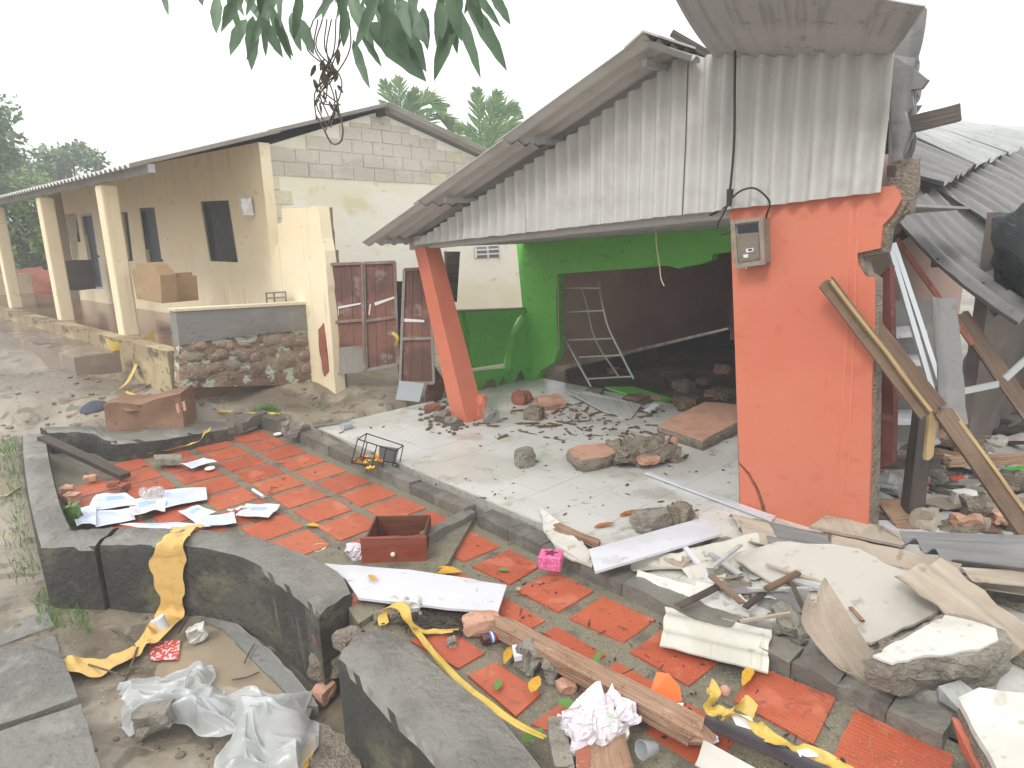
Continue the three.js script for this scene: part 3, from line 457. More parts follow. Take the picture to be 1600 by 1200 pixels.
// ---------------------------------------------------------------- low concrete wall round the patio
function wallSeg(name, outer, inner, depth, label, parent, top = 0.01) {   // outlines in pixels with heights; tall curved piece with worn top edge
  const O = new THREE.CatmullRomCurve3(px3(outer)), I = new THREE.CatmullRomCurve3(px3(inner)), n = Math.max(8, Math.round(O.getLength() / 0.07)), pos = [], idx = [];
  const prof = (o, i, t) => { const sd = t * 40; const d = i.clone().sub(o), q = f => o.clone().addScaledVector(d, f); const list = []; const w = a => 0.006 * noise3(sd * 1.3, a * 7, 4);
    const b0 = o.clone(); b0.y -= depth; list.push(b0); const b1 = o.clone(); b1.y -= depth * 0.55; list.push(b1.add(V(w(1), 0, w(2)))); const b2 = o.clone(); b2.y -= 0.035 + w(3); list.push(b2); const c = q(0.06); c.y -= 0.006 + w(9); list.push(c);
    for (const f of [0.25, 0.5, 0.75]) { const k = q(f); k.y += 0.006 + w(f * 9) * 1.5; list.push(k); } const e = q(0.95); e.y += w(5); list.push(e); const e2 = i.clone(); e2.y -= 0.025; list.push(e2); const e3 = i.clone(); e3.y -= depth; list.push(e3); return list; };
  let K = 0; for (let k = 0; k <= n; k++) { const t = k / n, L = prof(O.getPointAt(t), I.getPointAt(t), t); K = L.length; L.forEach(p => pos.push(p.x, p.y, p.z)); }
  for (let k = 0; k < n; k++) for (let a = 0; a < K - 1; a++) { const i = k * K + a, j = i + K; idx.push(i, i + 1, j, j, i + 1, j + 1); }
  for (const k of [0, n]) for (let a = 1; a < K - 1; a++) idx.push(k * K, k * K + a, k * K + a + 1);
  let g = new THREE.BufferGeometry(); g.setAttribute('position', new THREE.Float32BufferAttribute(pos, 3)); g.setIndex(idx); g = toCreasedNormals(g, 0.6);
  // top faces and side faces as two meshes (pale worn top, dark mossy flank)
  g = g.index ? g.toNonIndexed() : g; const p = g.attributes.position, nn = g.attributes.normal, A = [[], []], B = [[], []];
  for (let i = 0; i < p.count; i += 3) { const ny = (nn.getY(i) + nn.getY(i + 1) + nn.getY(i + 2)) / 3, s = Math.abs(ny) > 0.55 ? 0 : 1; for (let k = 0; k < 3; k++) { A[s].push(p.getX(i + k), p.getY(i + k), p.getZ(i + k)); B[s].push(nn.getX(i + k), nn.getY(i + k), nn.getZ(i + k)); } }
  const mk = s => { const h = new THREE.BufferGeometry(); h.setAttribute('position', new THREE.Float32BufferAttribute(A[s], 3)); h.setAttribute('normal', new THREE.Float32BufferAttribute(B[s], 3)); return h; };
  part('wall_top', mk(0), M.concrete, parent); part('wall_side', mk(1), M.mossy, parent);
}
{
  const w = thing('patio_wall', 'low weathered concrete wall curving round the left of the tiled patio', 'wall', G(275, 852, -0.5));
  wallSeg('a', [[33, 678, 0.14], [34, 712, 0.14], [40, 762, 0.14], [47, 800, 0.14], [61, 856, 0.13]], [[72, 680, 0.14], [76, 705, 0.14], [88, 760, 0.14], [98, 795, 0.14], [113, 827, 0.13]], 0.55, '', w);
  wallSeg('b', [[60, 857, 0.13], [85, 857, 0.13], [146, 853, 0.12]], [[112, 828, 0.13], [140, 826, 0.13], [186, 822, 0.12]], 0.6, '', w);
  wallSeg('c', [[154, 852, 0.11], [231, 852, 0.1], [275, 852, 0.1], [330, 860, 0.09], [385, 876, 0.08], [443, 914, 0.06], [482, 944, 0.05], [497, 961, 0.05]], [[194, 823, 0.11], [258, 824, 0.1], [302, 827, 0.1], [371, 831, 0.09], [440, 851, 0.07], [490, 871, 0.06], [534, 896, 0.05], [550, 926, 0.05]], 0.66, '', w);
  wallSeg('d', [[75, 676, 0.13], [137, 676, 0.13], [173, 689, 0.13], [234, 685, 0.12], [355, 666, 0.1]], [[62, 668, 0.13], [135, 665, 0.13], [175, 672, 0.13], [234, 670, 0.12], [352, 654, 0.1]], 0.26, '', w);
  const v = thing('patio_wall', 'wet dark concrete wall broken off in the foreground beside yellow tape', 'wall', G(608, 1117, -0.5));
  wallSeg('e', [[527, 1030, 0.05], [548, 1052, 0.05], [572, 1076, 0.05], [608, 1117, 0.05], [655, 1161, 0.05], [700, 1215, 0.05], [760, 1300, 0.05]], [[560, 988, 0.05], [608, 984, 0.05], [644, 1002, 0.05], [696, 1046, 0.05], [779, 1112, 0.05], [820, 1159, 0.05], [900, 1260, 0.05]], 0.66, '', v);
  // broken brick between the two pieces
  const bl = [[565, 948, -0.09, 0.15, 0.09, 0.09, 0.6], [535, 962, -0.13, 0.18, 0.08, 0.1, 0.2], [578, 968, -0.13, 0.2, 0.07, 0.1, 0.5], [545, 1008, -0.1, 0.14, 0.09, 0.12, 0.9], [522, 975, -0.22, 0.2, 0.1, 0.13, 0.3], [520, 1010, -0.28, 0.22, 0.12, 0.16, 0.7], [512, 1050, -0.42, 0.2, 0.13, 0.15, 0.2], [506, 1092, -0.52, 0.12, 0.09, 0.1, 1.2], [604, 966, -0.07, 0.16, 0.05, 0.09, 0.4]];
  bl.forEach(([a, b, y, sx, sy, sz, yaw], i) => { const o = obj('loose_brick', chunk(G(a, b, y), sx, sy, sz, yaw, 0.12), [M.brick, M.core, M.salmon, M.core, M.core][i % 5], 'loose broken brick in the gap between the two wall pieces', 'brick', 'bricks in the broken wall gap'); });
  obj('broken_kerb', bar(G(372, 668, 0.03), G(412, 650, 0.05), 0.12, 0.12, UP, 0.02, 8), M.concrete, 'grey broken kerb piece at the far corner of the tiles', 'kerb');
}

// ---------------------------------------------------------------- the orange house with the broken porch
const drip = mat('#cf755a', [['mid', '#d58a72', 0.4, 0.9, 0.6]], { s: 0.6, r: 0.6 });
const oh = thing('orange_house', 'collapsed house with orange front wall, green inner wall and corrugated gable', 'house', HL(-1.5, 0, 1));
{
  // orange wall: plaster skin in two pieces with an open crack, on a rubble core
  const th = hb.clone().multiplyScalar(0.03), wl = (l, d = 0) => l.map(([a, b]) => HF(a, b, d));
  part('front_wall', prism(wl([[1140, 318], [1395, 290], [1403, 298], [1408, 311], [1394, 336], [1379, 352], [1375, 388], [1337, 396], [1339, 411], [1346, 424], [1350, 432], [1366, 434], [1365, 520], [1362, 611], [1361, 700], [1357, 800], [1356, 850], [1204, 850], [1200, 818], [1195, 790], [1186, 765], [1172, 740], [1155, 722]]), th), M.orange, oh);
  part('front_wall', prism(wl([[1155, 726], [1169, 744], [1181, 767], [1189, 792], [1194, 818], [1197, 850], [1158, 850]]), th), M.orange, oh);
  part('wall_core', rough(prism(ragged(wl([[1142, 322], [1396, 292], [1414, 296], [1416, 316], [1402, 342], [1388, 356], [1383, 394], [1348, 402], [1356, 428], [1369, 436], [1368, 611], [1366, 700], [1362, 850], [1157, 850]], 0.032), 0.06, 0.008, [2, 3, 4, 5, 6, 7, 8]), hb.clone().multiplyScalar(0.12)), 0.006, 12), M.core, oh);
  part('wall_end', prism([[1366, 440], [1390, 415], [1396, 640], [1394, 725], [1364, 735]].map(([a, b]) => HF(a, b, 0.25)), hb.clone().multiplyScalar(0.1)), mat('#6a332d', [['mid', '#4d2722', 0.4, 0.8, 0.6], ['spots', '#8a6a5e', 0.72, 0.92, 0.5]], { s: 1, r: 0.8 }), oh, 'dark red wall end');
  for (const [a, b, c, d] of [[1329, 300, 1308, 812], [1340, 300, 1322, 790]]) part('paint_drip', prism(ragged([HF(a, b, -0.0015), HF(a + 4, b, -0.0015), HF(c + 3, d, -0.0015), HF(c, d, -0.0015)], 0.2, 0.002, [1, 3]), hb.clone().multiplyScalar(0.002)), drip, oh);
  // leaning column
  const ct = HF(664, 386, 0), cb = HF(733, 676, 0), w = 0.25, cpos = [], cidx = []; const ww = 0.29;
  for (const [c, k, y] of [[ct, 0.22, 0], [cb, 0.29, 0]]) { const a = c.clone().addScaledVector(hu, -k), b = c.clone(), d = c.clone().addScaledVector(hb, k), e = a.clone().addScaledVector(hb, k); [a, b, d, e].forEach(p => cpos.push(p.clone())); }
  { const T = cpos.slice(0, 4), B = cpos.slice(4), out = [], N = 10; for (let k = 0; k < 4; k++) for (let j = 0; j < N; j++) { const f = (i, t) => mixv(T[i % 4], B[i % 4], t); const a = f(k, j / N), b = f(k + 1, j / N), c = f(k + 1, (j + 1) / N), d = f(k, (j + 1) / N); [a, c, b, a, d, c].forEach(p => out.push(p.x, p.y, p.z)); } for (const q of [T, B]) [q[0], q[1], q[2], q[0], q[2], q[3]].forEach(p => out.push(p.x, p.y, p.z)); part('column', fromTris(out), M.orange, oh, 'leaning orange column'); }
  // tie beam above the porch opening
  const b0 = HF(640, 391, 0.05), b1 = HF(1145, 340, 0.05); part('tie_beam', (() => { const up = V(0, 0.16, 0), q = hb.clone().multiplyScalar(0.22); return prism([b0, b1, b1.clone().add(up), b0.clone().add(up)], q); })(), M.fibre, oh);
  part('ceiling_board', prism([HF(650, 387, 0.28), HF(1400, 322, 0.28), HF(1400, 322, 0.28).addScaledVector(hb, 1.9), HF(650, 387, 0.28).addScaledVector(hb, 1.9)], V(0, 0.02, 0)), M.fibreGrey, oh);
  // gable of corrugated sheets
  const gl = HF(655, 381, -0.03), ga = HF(1075, 88, -0.03), gr = HF(1391, 85, -0.03), gbr = HF(1394, 299, -0.03);
  const sL = Hs(gl), sA = Hs(ga), sR = Hs(gr), sRb = Hs(gbr);
  const topY = s => s < sA ? lerp(gl.y + 0.03, ga.y, (s - sL) / (sA - sL)) : lerp(ga.y, gr.y, (s - sA) / (sR - sA));
  const botY = s => lerp(gl.y - 0.01, gbr.y, (s - sL) / (sRb - sL));
  const cuts = [sL, lerp(sL, sA, 0.26), lerp(sL, sA, 0.52), lerp(sL, sA, 0.77), sA, sR + 0.02];
  for (let k = 0; k < 5; k++) {
    const s0 = cuts[k] - 0.02, s1 = cuts[k + 1] + 0.02, n = Math.round((s1 - s0) / 0.146 * 10), sd = R() * 50, off = (k % 2) * 0.012;
    const g = shell(n, 10, (u, v) => { const s = lerp(s0, s1, u), a = botY(s) + 0.005 * noise3(s * 6, sd, 0), b = topY(s) + (s > sA ? 0.01 * noise3(s * 11, 2, sd) : 0); return HL(s, lerp(a, b, v), -0.06 - off - 0.028 * Math.cos(2 * Math.PI * s / 0.135) + 0.012 * noise3(s * 1.2, v * 2, sd)); }, 0.007, hb.clone().negate(), [s1 - s0, 1]);
    // texture runs along the sheet
    const u = g.attributes.uv, p = g.attributes.position; for (let i = 0; i < u.count; i++) u.setXY(i, u.getX(i) + k * 0.37, p.getY(i));
    part('gable_sheet', g, M.fibre, oh);
  }
  // left roof slope: sheets in three courses, overhanging the gable
  const eL = HF(566, 384, -0.5), rg = HF(1008, 66, -0.5); const e0 = Hs(eL), r0 = Hs(rg);
  const roofY = s => lerp(eL.y, rg.y, (s - e0) / (r0 - e0));
  const dep0 = -0.5, depN = 7.6, cols = 8, cc = [0, 0.3, 0.63, 1];
  for (let c = 0; c < 3; c++) for (let j = 0; j < cols; j++) {
    const sa = lerp(e0, r0, cc[c]) - (c ? 0.1 : 0), sb = lerp(e0, r0, cc[c + 1]), da = lerp(dep0, depN, j / cols), db = lerp(dep0, depN, (j + 1) / cols) + 0.03, lift = 0.02 + c * 0.012;
    part('roof_sheet', corr(HL(sa, roofY(sa) + lift, da), HL(sa, roofY(sa) + lift, db), HL(sb, roofY(sb) + lift - 0.008, da), HL(sb, roofY(sb) + lift - 0.008, db), { pitch: 0.177, amp: 0.024, nv: 4 }), M.fibre, oh);
  }
  for (const f of [0.06, 0.36, 0.68, 0.97]) { const s = lerp(e0, r0, f), y = roofY(s) - 0.045; part('purlin', bar(HL(s, y, -0.34), HL(s, y, 7.4), 0.045, 0.045, UP), M.fibreGrey, oh); }
  // ridge cap and the torn start of the right slope
  part('ridge_cap', prism([HL(r0 - 0.16, roofY(r0 - 0.16) + 0.055, -0.53), HL(r0, rg.y + 0.075, -0.53), HL(r0 + 0.13, rg.y + 0.015, -0.53), HL(r0 + 0.13, rg.y, -0.53), HL(r0, rg.y + 0.06, -0.53), HL(r0 - 0.16, roofY(r0 - 0.16) + 0.04, -0.53)], hb.clone().multiplyScalar(7.9)), M.fibre, oh);
  part('roof_sheet', corr(HL(r0 - 0.02, rg.y + 0.01, -0.48), HL(r0 - 0.02, rg.y + 0.01, 0.5), HF(1085, 92, -0.3), HF(1105, 96, 0.5), { pitch: 0.177, amp: 0.02, rag: 0.03 }), M.fibreGrey, oh);
  // right slope behind, dark and ragged at its end
  const rs0 = HL(r0 + 0.1, rg.y - 0.05, 0.2), rs1 = HL(-0.22, rg.y - 0.2, 0.2);
  for (let j = 0; j < 6; j++) { const a = rs0.clone().addScaledVector(hb, j * 1.2), b = rs1.clone().addScaledVector(hb, j * 1.2), q = hb.clone().multiplyScalar(1.23); part('roof_sheet', corr(a, a.clone().add(q), b, b.clone().add(q), { pitch: 0.177, amp: 0.024, rag: 0.05 }), M.fibreGrey, oh); }
  // green inner wall: pier, lintel, broken sill
  const gd = 2.2, gt = hb.clone().multiplyScalar(0.14), gw = l => l.map(([a, b]) => HF(a, b, gd));
  part('inner_wall', prism(gw([[806, 372], [1000, 352], [1240, 322], [1240, 380], [1140, 394], [1114, 397], [1112, 406], [1098, 412], [1072, 416], [1060, 420], [1042, 415], [1000, 419], [870, 428], [869, 480], [872, 548], [866, 566], [846, 578], [838, 590], [838, 640], [826, 640], [820, 520]]), gt), M.green, oh, 'green painted wall with wide opening');
  part('door_reveal', prism([HF(870.5, 429, gd + 0.002), HF(873, 548, gd + 0.002), HF(873, 548, gd + 0.15), HF(870.5, 429, gd + 0.15)], hu.clone().multiplyScalar(0.02)), M.jamb, oh);
  // low green side wall of the porch, cracked into pieces
  const sw = -4.66, st = hu.clone().multiplyScalar(-0.13), sp = l => l.map(([a, b]) => HS(a, b, sw));
  part('porch_side_wall', prism(sp([[690, 488], [721, 487], [727, 520], [727, 560], [731, 577], [700, 580]]), st), M.green, oh);
  part('porch_side_wall', prism(sp([[726, 487], [824, 483], [808, 498], [798, 520], [792, 545], [787, 568], [740, 575], [735, 558], [734, 520]]), st), M.green, oh);
  part('porch_side_wall', prism(sp([[830, 483], [842, 482], [860, 640], [720, 660], [705, 588], [738, 583], [797, 575], [801, 546], [806, 522], [818, 503]]), st), M.green, oh);
  part('wall_cap', prism([HS(700, 487.5, sw + 0.01), HS(829, 482.5, sw + 0.01), HS(829, 482.5, sw + 0.01).addScaledVector(hu, -0.16), HS(700, 487.5, sw + 0.01).addScaledVector(hu, -0.16)], V(0, 0.015, 0)), M.plasterGrey, oh);
  // room walls
  part('room_wall', prism([HL(-4.16, 0.26, 2.36), HL(-4.16, 0.28, 7.5), HL(-4.16, 2.5, 7.5), HL(-4.16, 2.5, 2.36)], hu.clone().multiplyScalar(-0.12)), M.innerWall, oh);
  part('room_wall', prism([HL(-4.2, 0, 7.5), HL(-0.3, 0, 7.5), HL(-0.3, 3.4, 7.5), HL(-4.2, 2.3, 7.5)], hb.clone().multiplyScalar(0.12)), M.innerWall, oh);
  part('room_wall', prism([HL(-0.4, 0, 2.36), HL(-0.4, 0, 7.5), HL(-0.4, 3.2, 7.5), HL(-0.4, 2.9, 2.36)], hu.clone().multiplyScalar(0.12)), M.innerWall, oh);
  part('skirting', prism([HL(-4.14, 0.03, 2.5), HL(-4.14, 0.03, 7.4), HL(-4.14, 0.24, 7.4), HL(-4.14, 0.2, 2.5)], hu.clone().multiplyScalar(0.05)), M.dirtFloor, oh);
  // tipped roof panel above the gable
  const tp = [HF(1118, 90, -0.02), HF(1391, 86, -0.02), HF(1449, 4, -0.62), HF(1030, -50, -0.95)];
  part('tipped_roof_panel', (() => { const [a, b, c, d] = tp; const N = b.clone().sub(a).cross(d.clone().sub(a)).normalize(); if (N.y < 0) N.negate(); return shell(40, 16, (u, v) => { const p = mixv(mixv(a, b, u), mixv(d, c, u), v); p.addScaledVector(N, 0.012 * v * Math.sin(u * 9.5 + v * 1.5) - 0.03 * Math.sin(Math.PI * v)); if (v > 0.99) p.addScaledVector(b.clone().sub(a).normalize(), 0); return p; }, 0.008, N, [1.4, 1]); })(), M.fibreGrey, oh);
  part('torn_roof_edge', rough(prism(ragged([[1390, 86], [1447, 12], [1440, 62], [1428, 104], [1450, 124], [1440, 138], [1424, 140], [1416, 172], [1424, 200], [1410, 236], [1404, 262], [1396, 300], [1388, 300]].map(([a, b]) => HF(a, b, 0.08)), 0.07, 0.012, [1, 2, 3, 4, 5, 6, 7, 8, 9, 10]), hb.clone().multiplyScalar(0.05)), 0.01, 6), M.fibreDark, oh);
  for (let k = 0; k < 5; k++) { const d = 0.16 + k * 0.09, x = k * 3, o = [[1392, 92 + k * 14], [1430 + x, 60 + k * 26], [1436 - k * 2, 96 + k * 22], [1422 + x, 118 + k * 25], [1428, 140 + k * 24], [1408 + x, 170 + k * 22], [1398, 190 + k * 22]]; part('torn_roof_edge', rough(prism(ragged(o.map(([a, b]) => HF(a, b, d)), 0.045, 0.014), hb.clone().multiplyScalar(0.012)), 0.008, 9), k % 2 ? M.fibreGrey : M.fibreDark, oh); }
  part('roof_timber', bar(HF(1385, 204, 0.2), HF(1500, 176, 0.35), 0.1, 0.06, UP, 0.004, 6), M.woodDark, oh);
  part('roof_timber', bar(HF(1050, 52, -0.1), HF(1112, 88, 0.0), 0.05, 0.04, UP), M.woodDark, oh);
  part('concrete_stub', chunk(HF(1407, 338, 0.12).add(V(0, 0, 0)), 0.12, 0.34, 0.14, 0.8, 0.1), M.core, oh);
  part('roof_timber', bar(HF(1392, 268, 0.05), HF(1424, 262, 0.3), 0.07, 0.05, UP), M.woodDark, oh);
}
// electricity meter and its cables
{
  const c = HF(1167, 379, 0), mb = thing('electric_meter', 'dusty grey electricity meter box on the orange wall', 'meter', c);
  const dp = hb.clone().negate(), face = (l, o, t) => prism(l.map(([a, b]) => HF(a, b, -o)), dp.clone().multiplyScalar(-t));
  const mg = mat('#8f8579', [['mid', '#766c60', 0.4, 0.85, 0.6], ['spots', '#5c5247', 0.75, 0.93, 0.5]], { s: 0.4, r: 0.6 });
  part('box', face([[1143, 347], [1190, 341], [1193, 411], [1149, 418]], 0.12, 0.118), mg, mb);
  part('lid_frame', prism([[1141, 345], [1192, 339], [1195, 413], [1147, 420]].map(([a, b]) => HF(a, b, -0.135)), hb.clone().multiplyScalar(0.02), [[[1148, 350], [1186, 345], [1189, 408], [1153, 413]].map(([a, b]) => HF(a, b, -0.135))]), mg, mb);
  part('window', face([[1152, 352], [1184, 348], [1185, 362], [1153, 365]], 0.125, 0.01), M.darkWindow, mb);
  part('meter_body', face([[1154, 367], [1184, 363], [1187, 405], [1156, 409]], 0.128, 0.01), mat('#7a6f62', [['mid', '#665b4f', 0.4, 0.85, 0.6]], { s: 0.3, r: 0.5 }), mb);
  part('label_plate', face([[1165, 389], [1177, 387], [1177, 393], [1166, 395]], 0.131, 0.004), M.paper, mb);
  part('label_plate', face([[1161, 398], [1169, 397], [1169, 402], [1162, 403]], 0.131, 0.004), M.paper, mb);
  part('label_mark', face([[1169, 389.5], [1175, 388.5], [1175, 391.5], [1169, 392.5]], 0.1325, 0.002), M.black, mb);
  part('seal', chunk(HF(1166, 418, -0.12), 0.012, 0.018, 0.012), M.paper, mb);
  const cb = thing('power_cable', 'thin black power cable hanging down the corrugated gable to the meter', 'cable', HF(1140, 320, -0.1));
  part('cable', tube([HF(1150, -60, -0.16), HF(1149, 40, -0.14), HF(1148, 130, -0.13), HF(1147, 220, -0.13), HF(1142, 285, -0.13), HF(1140, 300, -0.13)], 0.009, 40), M.rubber, cb);
  part('connector', frameGeo(new THREE.CylinderGeometry(0.024, 0.018, 0.12, 10).rotateZ(Math.PI / 2), HF(1141, 296, -0.13), HF(1139, 322, -0.13), V(1, 0, 0)), M.rubber, cb);
  part('cable', tube([HF(1142, 310, -0.13), HF(1160, 297, -0.15), HF(1178, 294, -0.15), HF(1194, 304, -0.12), HF(1203, 318, -0.08), HF(1198, 335, -0.05), HF(1196, 352, -0.03)], 0.007, 30), M.rubber, cb);
  part('cable', tube([HF(1138, 318, -0.13), HF(1130, 335, -0.1), HF(1121, 352, -0.08), HF(1124, 366, -0.08), HF(1143, 362, -0.1)], 0.007, 24), M.rubber, cb);
  part('cable', tube([HF(1136, 322, -0.12), HF(1122, 330, 0), HF(1110, 336, 0.05), HF(1104, 332, 0.1)], 0.007, 18), M.rubber, cb);
  obj('pull_string', tube([HF(1024, 352, 0.3), HF(1026, 385, 0.3), HF(1031, 418, 0.3), HF(1033, 436, 0.3), HF(1038, 447, 0.3)], 0.006, 20, 5), plain('#b9b08f', 0.8), 'pale cord hanging from the porch beam', 'cord');
}
// bent metal shelf rack in the doorway
{
  const d = 2.45, f = (a, b, o = 0) => HF(a, b, d + o), rk = thing('shelf_rack', 'bent pale metal shelving frame leaning inside the green doorway', 'rack', f(930, 605));
  part('post', tube([f(878, 440), f(877, 490), f(878, 517), f(895, 552), f(925, 607)], 0.016, 20), M.rackPaint, rk);
  part('post', tube([f(935, 440, 0.3), f(944, 487), f(950, 510), f(970, 552), f(990, 592)], 0.016, 20), M.rackPaint, rk);
  for (const [a, b, c, e] of [[877, 450, 936, 450], [878, 488, 945, 485], [888, 531, 956, 529], [905, 558, 972, 555], [918, 592, 990, 588]]) part('shelf_bar', rod(f(a, b), f(c, e), 0.013), M.rackPaint, rk);
  part('post', tube([f(905, 440, 0.45), f(915, 470, 0.45), f(930, 530, 0.45), f(968, 590, 0.45)], 0.014, 20), M.rackPaint, rk);
}

// ---------------------------------------------------------------- cream house on the left
const ch = thing('cream_house', 'long cream house with corrugated porch roof and cracked block gable', 'house', YL(4, 0.6, -2));
const porchY = FP(205, 535, 1.5).y + 0.12;
{
  const back = yn.clone().multiplyScalar(-0.16), fp = (l, o = 0) => l.map(([a, b]) => FP(a, b, o));
  const openings = { w1: [[313, 315], [357, 313], [372, 410], [328, 408]], d1: [[217, 325], [241, 324], [262, 470], [238, 468]], w2: [[188, 332], [199, 331], [208, 408], [198, 408]], d2: [[125, 335], [143, 333], [162, 452], [146, 452]], w3: [[101, 335], [119, 333], [126, 378], [108, 379]] };
  part('facade', prism(fp([[404, 222], [445, 600], [250, 600], [130, 500], [126, 470], [92, 285]]), back, Object.values(openings).map(o => fp(o))), M.cream, ch);
  const inset = (o, k, off) => { const c = o.reduce((s, p) => [s[0] + p[0] / 4, s[1] + p[1] / 4], [0, 0]); return o.map(([a, b]) => FP(lerp(a, c[0], k), lerp(b, c[1], k * 0.45), off)); };
  for (const [k, o] of Object.entries(openings)) {
    const win = k[0] === 'w', fr = fp(o, -0.02), hole = inset(o, 0.14, -0.02);
    const pr = part(win ? 'window' : 'door', prism(inset(o, 0.02, -0.07), back.clone().multiplyScalar(0.3)), win ? M.darkWindow : M.doorDark, ch);
    part('frame', prism(inset(o, 0.0, -0.02), back.clone().multiplyScalar(0.25), [hole]), k === 'd2' ? M.doorFrame : M.iron, pr);
    if (win && k !== 'w2') for (let i = 1; i < 10; i++) { const t = i / 10, P = (a, b) => [lerp(o[a][0], o[b][0], t), lerp(o[a][1], o[b][1], t)], [ta, tb] = P(0, 1), [ba, bb] = P(3, 2); part('bar', rod(FP(ta, tb, 0.0), FP(ba, bb, 0.0), 0.009, 6), M.iron, pr); }
    if (!win) part('handle', rod(mixv(FP(...o[1], -0.03), FP(...o[2], -0.03), 0.55), mixv(FP(...o[1], 0.02), FP(...o[2], 0.02), 0.56), 0.02), M.iron, pr);
  }
  // wing wall that carries on past the corner, broken off at its end
  part('wing_wall', prism(ragged(fp([[440, 326], [497, 322], [503, 372], [507, 392], [518, 520], [525, 625], [436, 650], [431, 470], [419, 428], [431, 384], [436, 380], [433, 350], [441, 347]], 0.035), 0.12, 0.005, [0, 1, 2, 3, 4, 5]), back), M.cream, ch);
  part('wing_wall_end', rough(prism(ragged(fp([[497, 324], [501, 324], [506, 390], [511, 392], [521, 520], [527, 622], [518, 622]], -0.02), 0.1, 0.008), back.clone().multiplyScalar(1.1)), 0.008, 9), M.core, ch);
  // gable wall, painted low, raw blocks above
  const gp = (l, o = 0) => l.map(([a, b]) => GP(a, b, o)), gback = yd.clone().multiplyScalar(0.16);
  const peak = GP(590, 172), eaveR = GP(745, 243), yBand = GP(560, 281).y;
  const tOf = p => p.clone().sub(ycor).dot(yn), rt = tOf(eaveR), ptk = tOf(peak), slR = (peak.y - eaveR.y) / (ptk - rt), tEnd = rt - 1.6, rake = t => t > ptk ? lerp(peak.y, ycor.y + 0.05, (t - ptk) / (0 - ptk)) : peak.y + (t - ptk) * slR;
  part('gable_wall', prism([YL(0, 0.2, -0.165), YL(0, rake(-0.165) - 0.03, -0.165), YL(0, peak.y - 0.03, ptk), YL(0, rake(tEnd) - 0.03, tEnd), YL(0, 0.2, tEnd)], gback), M.paintWhite, ch);
  let row = 0; for (let y = yBand; y < peak.y; y += 0.2, row++) {
    for (let t = 0 - (row % 2) * 0.2; t > tEnd; t -= 0.4) {
      const a = Math.min(-0.005, t), b = Math.max(tEnd, t - 0.388), top = y + 0.189; const lim = Math.min(rake(a), rake(b)) - 0.05; if (lim < y + 0.06 || a - b < 0.08) continue;
      const o = -0.012 - rr(0, 0.008); const h = Math.min(top, lim);
      part('block', prism(ragged([YL(o, y, a), YL(o, h, a), YL(o, h, b), YL(o, y, b)], 0.13, 0.006), yd.clone().multiplyScalar(0.03)), R() < 0.07 ? M.creamBlock : M.blockWhite, ch);
    }
  }
  // cream blocks near the cracked corner
  for (let k = 0; k < 4; k++) { const y = yBand - 0.2 - k * 0.2; const w = 0.3 + (k % 2) * 0.18; part('block', prism(ragged([YL(-0.014, y, -0.01), YL(-0.014, y + 0.188, -0.01), YL(-0.014, y + 0.188, -w), YL(-0.014, y, -w)], 0.12, 0.008), yd.clone().multiplyScalar(0.03)), M.creamBlock, ch); }
  // louvre window in the gable wall
  const lw = part('window', prism(gp([[743, 386], [780, 384], [781, 402], [744, 404]], 0.015), yd.clone().multiplyScalar(0.05)), M.plasterGrey, ch);
  for (const [a, b, c, d] of [[744, 391, 780, 389], [744, 398, 780, 396]]) part('slat', bar(GP(a, b, 0.03), GP(c, d, 0.03), 0.03, 0.02, UP), M.whitePaint, lw);
  for (const x of [743, 761.5, 780]) part('frame', bar(GP(x, 385, 0.03), GP(x + 1, 403, 0.03), 0.03, 0.03, yn), M.whitePaint, lw);
  // roof: long front slope over the porch, back slope
  const eT = 1.75, slope = (peak.y - (GP(396, 218).y)) / (ptk - tOf(GP(396, 218))), ry = t => peak.y + 0.04 + (t - ptk) * slope;
  const L = 14.5, n = 12;
  for (let j = 0; j < n; j++) {
    const a = -0.3 + j * (L + 0.3) / n, b = -0.3 + (j + 1) * (L + 0.3) / n + 0.05;
    for (const [t0, t1, l] of [[eT, -0.25, 0], [-0.05, ptk, 0.015]]) part('roof_sheet', corr(YL(a, ry(t0) + l, t0), YL(b, ry(t0) + l, t0), YL(a, ry(t1) + l, t1), YL(b, ry(t1) + l, t1), { pitch: 0.177, amp: 0.024, nv: 2 }), M.fibre, ch);
    part('roof_sheet', corr(YL(a, peak.y + 0.06 + (tEnd - 0.5 - ptk) * slR, tEnd - 0.5), YL(b, peak.y + 0.06 + (tEnd - 0.5 - ptk) * slR, tEnd - 0.5), YL(a, peak.y + 0.06, ptk), YL(b, peak.y + 0.06, ptk), { pitch: 0.177, amp: 0.024, nv: 2 }), M.fibre, ch);
  }
  part('eave_beam', bar(YL(-0.25, ry(1.5) - 0.09, 1.5), YL(L - 0.3, ry(1.5) - 0.09, 1.5), 0.1, 0.08, UP), M.fibreGrey, ch);
  part('ridge_beam', bar(YL(-0.25, peak.y - 0.06, ptk), YL(6, peak.y - 0.06, ptk), 0.1, 0.08, UP), M.woodDark, ch);
  part('end_wall', prism([YL(10.6, 0.5, 0), YL(10.6, ry(0) - 0.06, 0), YL(10.6, peak.y - 0.05, ptk), YL(10.6, 0.5, ptk)], yd.clone().multiplyScalar(0.15)), M.cream, ch);
  part('back_wall', prism([YL(0.2, 0.5, tEnd + 0.1), YL(10.6, 0.5, tEnd + 0.1), YL(10.6, rake(tEnd) - 0.1, tEnd + 0.1), YL(0.2, rake(tEnd) - 0.1, tEnd + 0.1)], back), M.cream, ch);
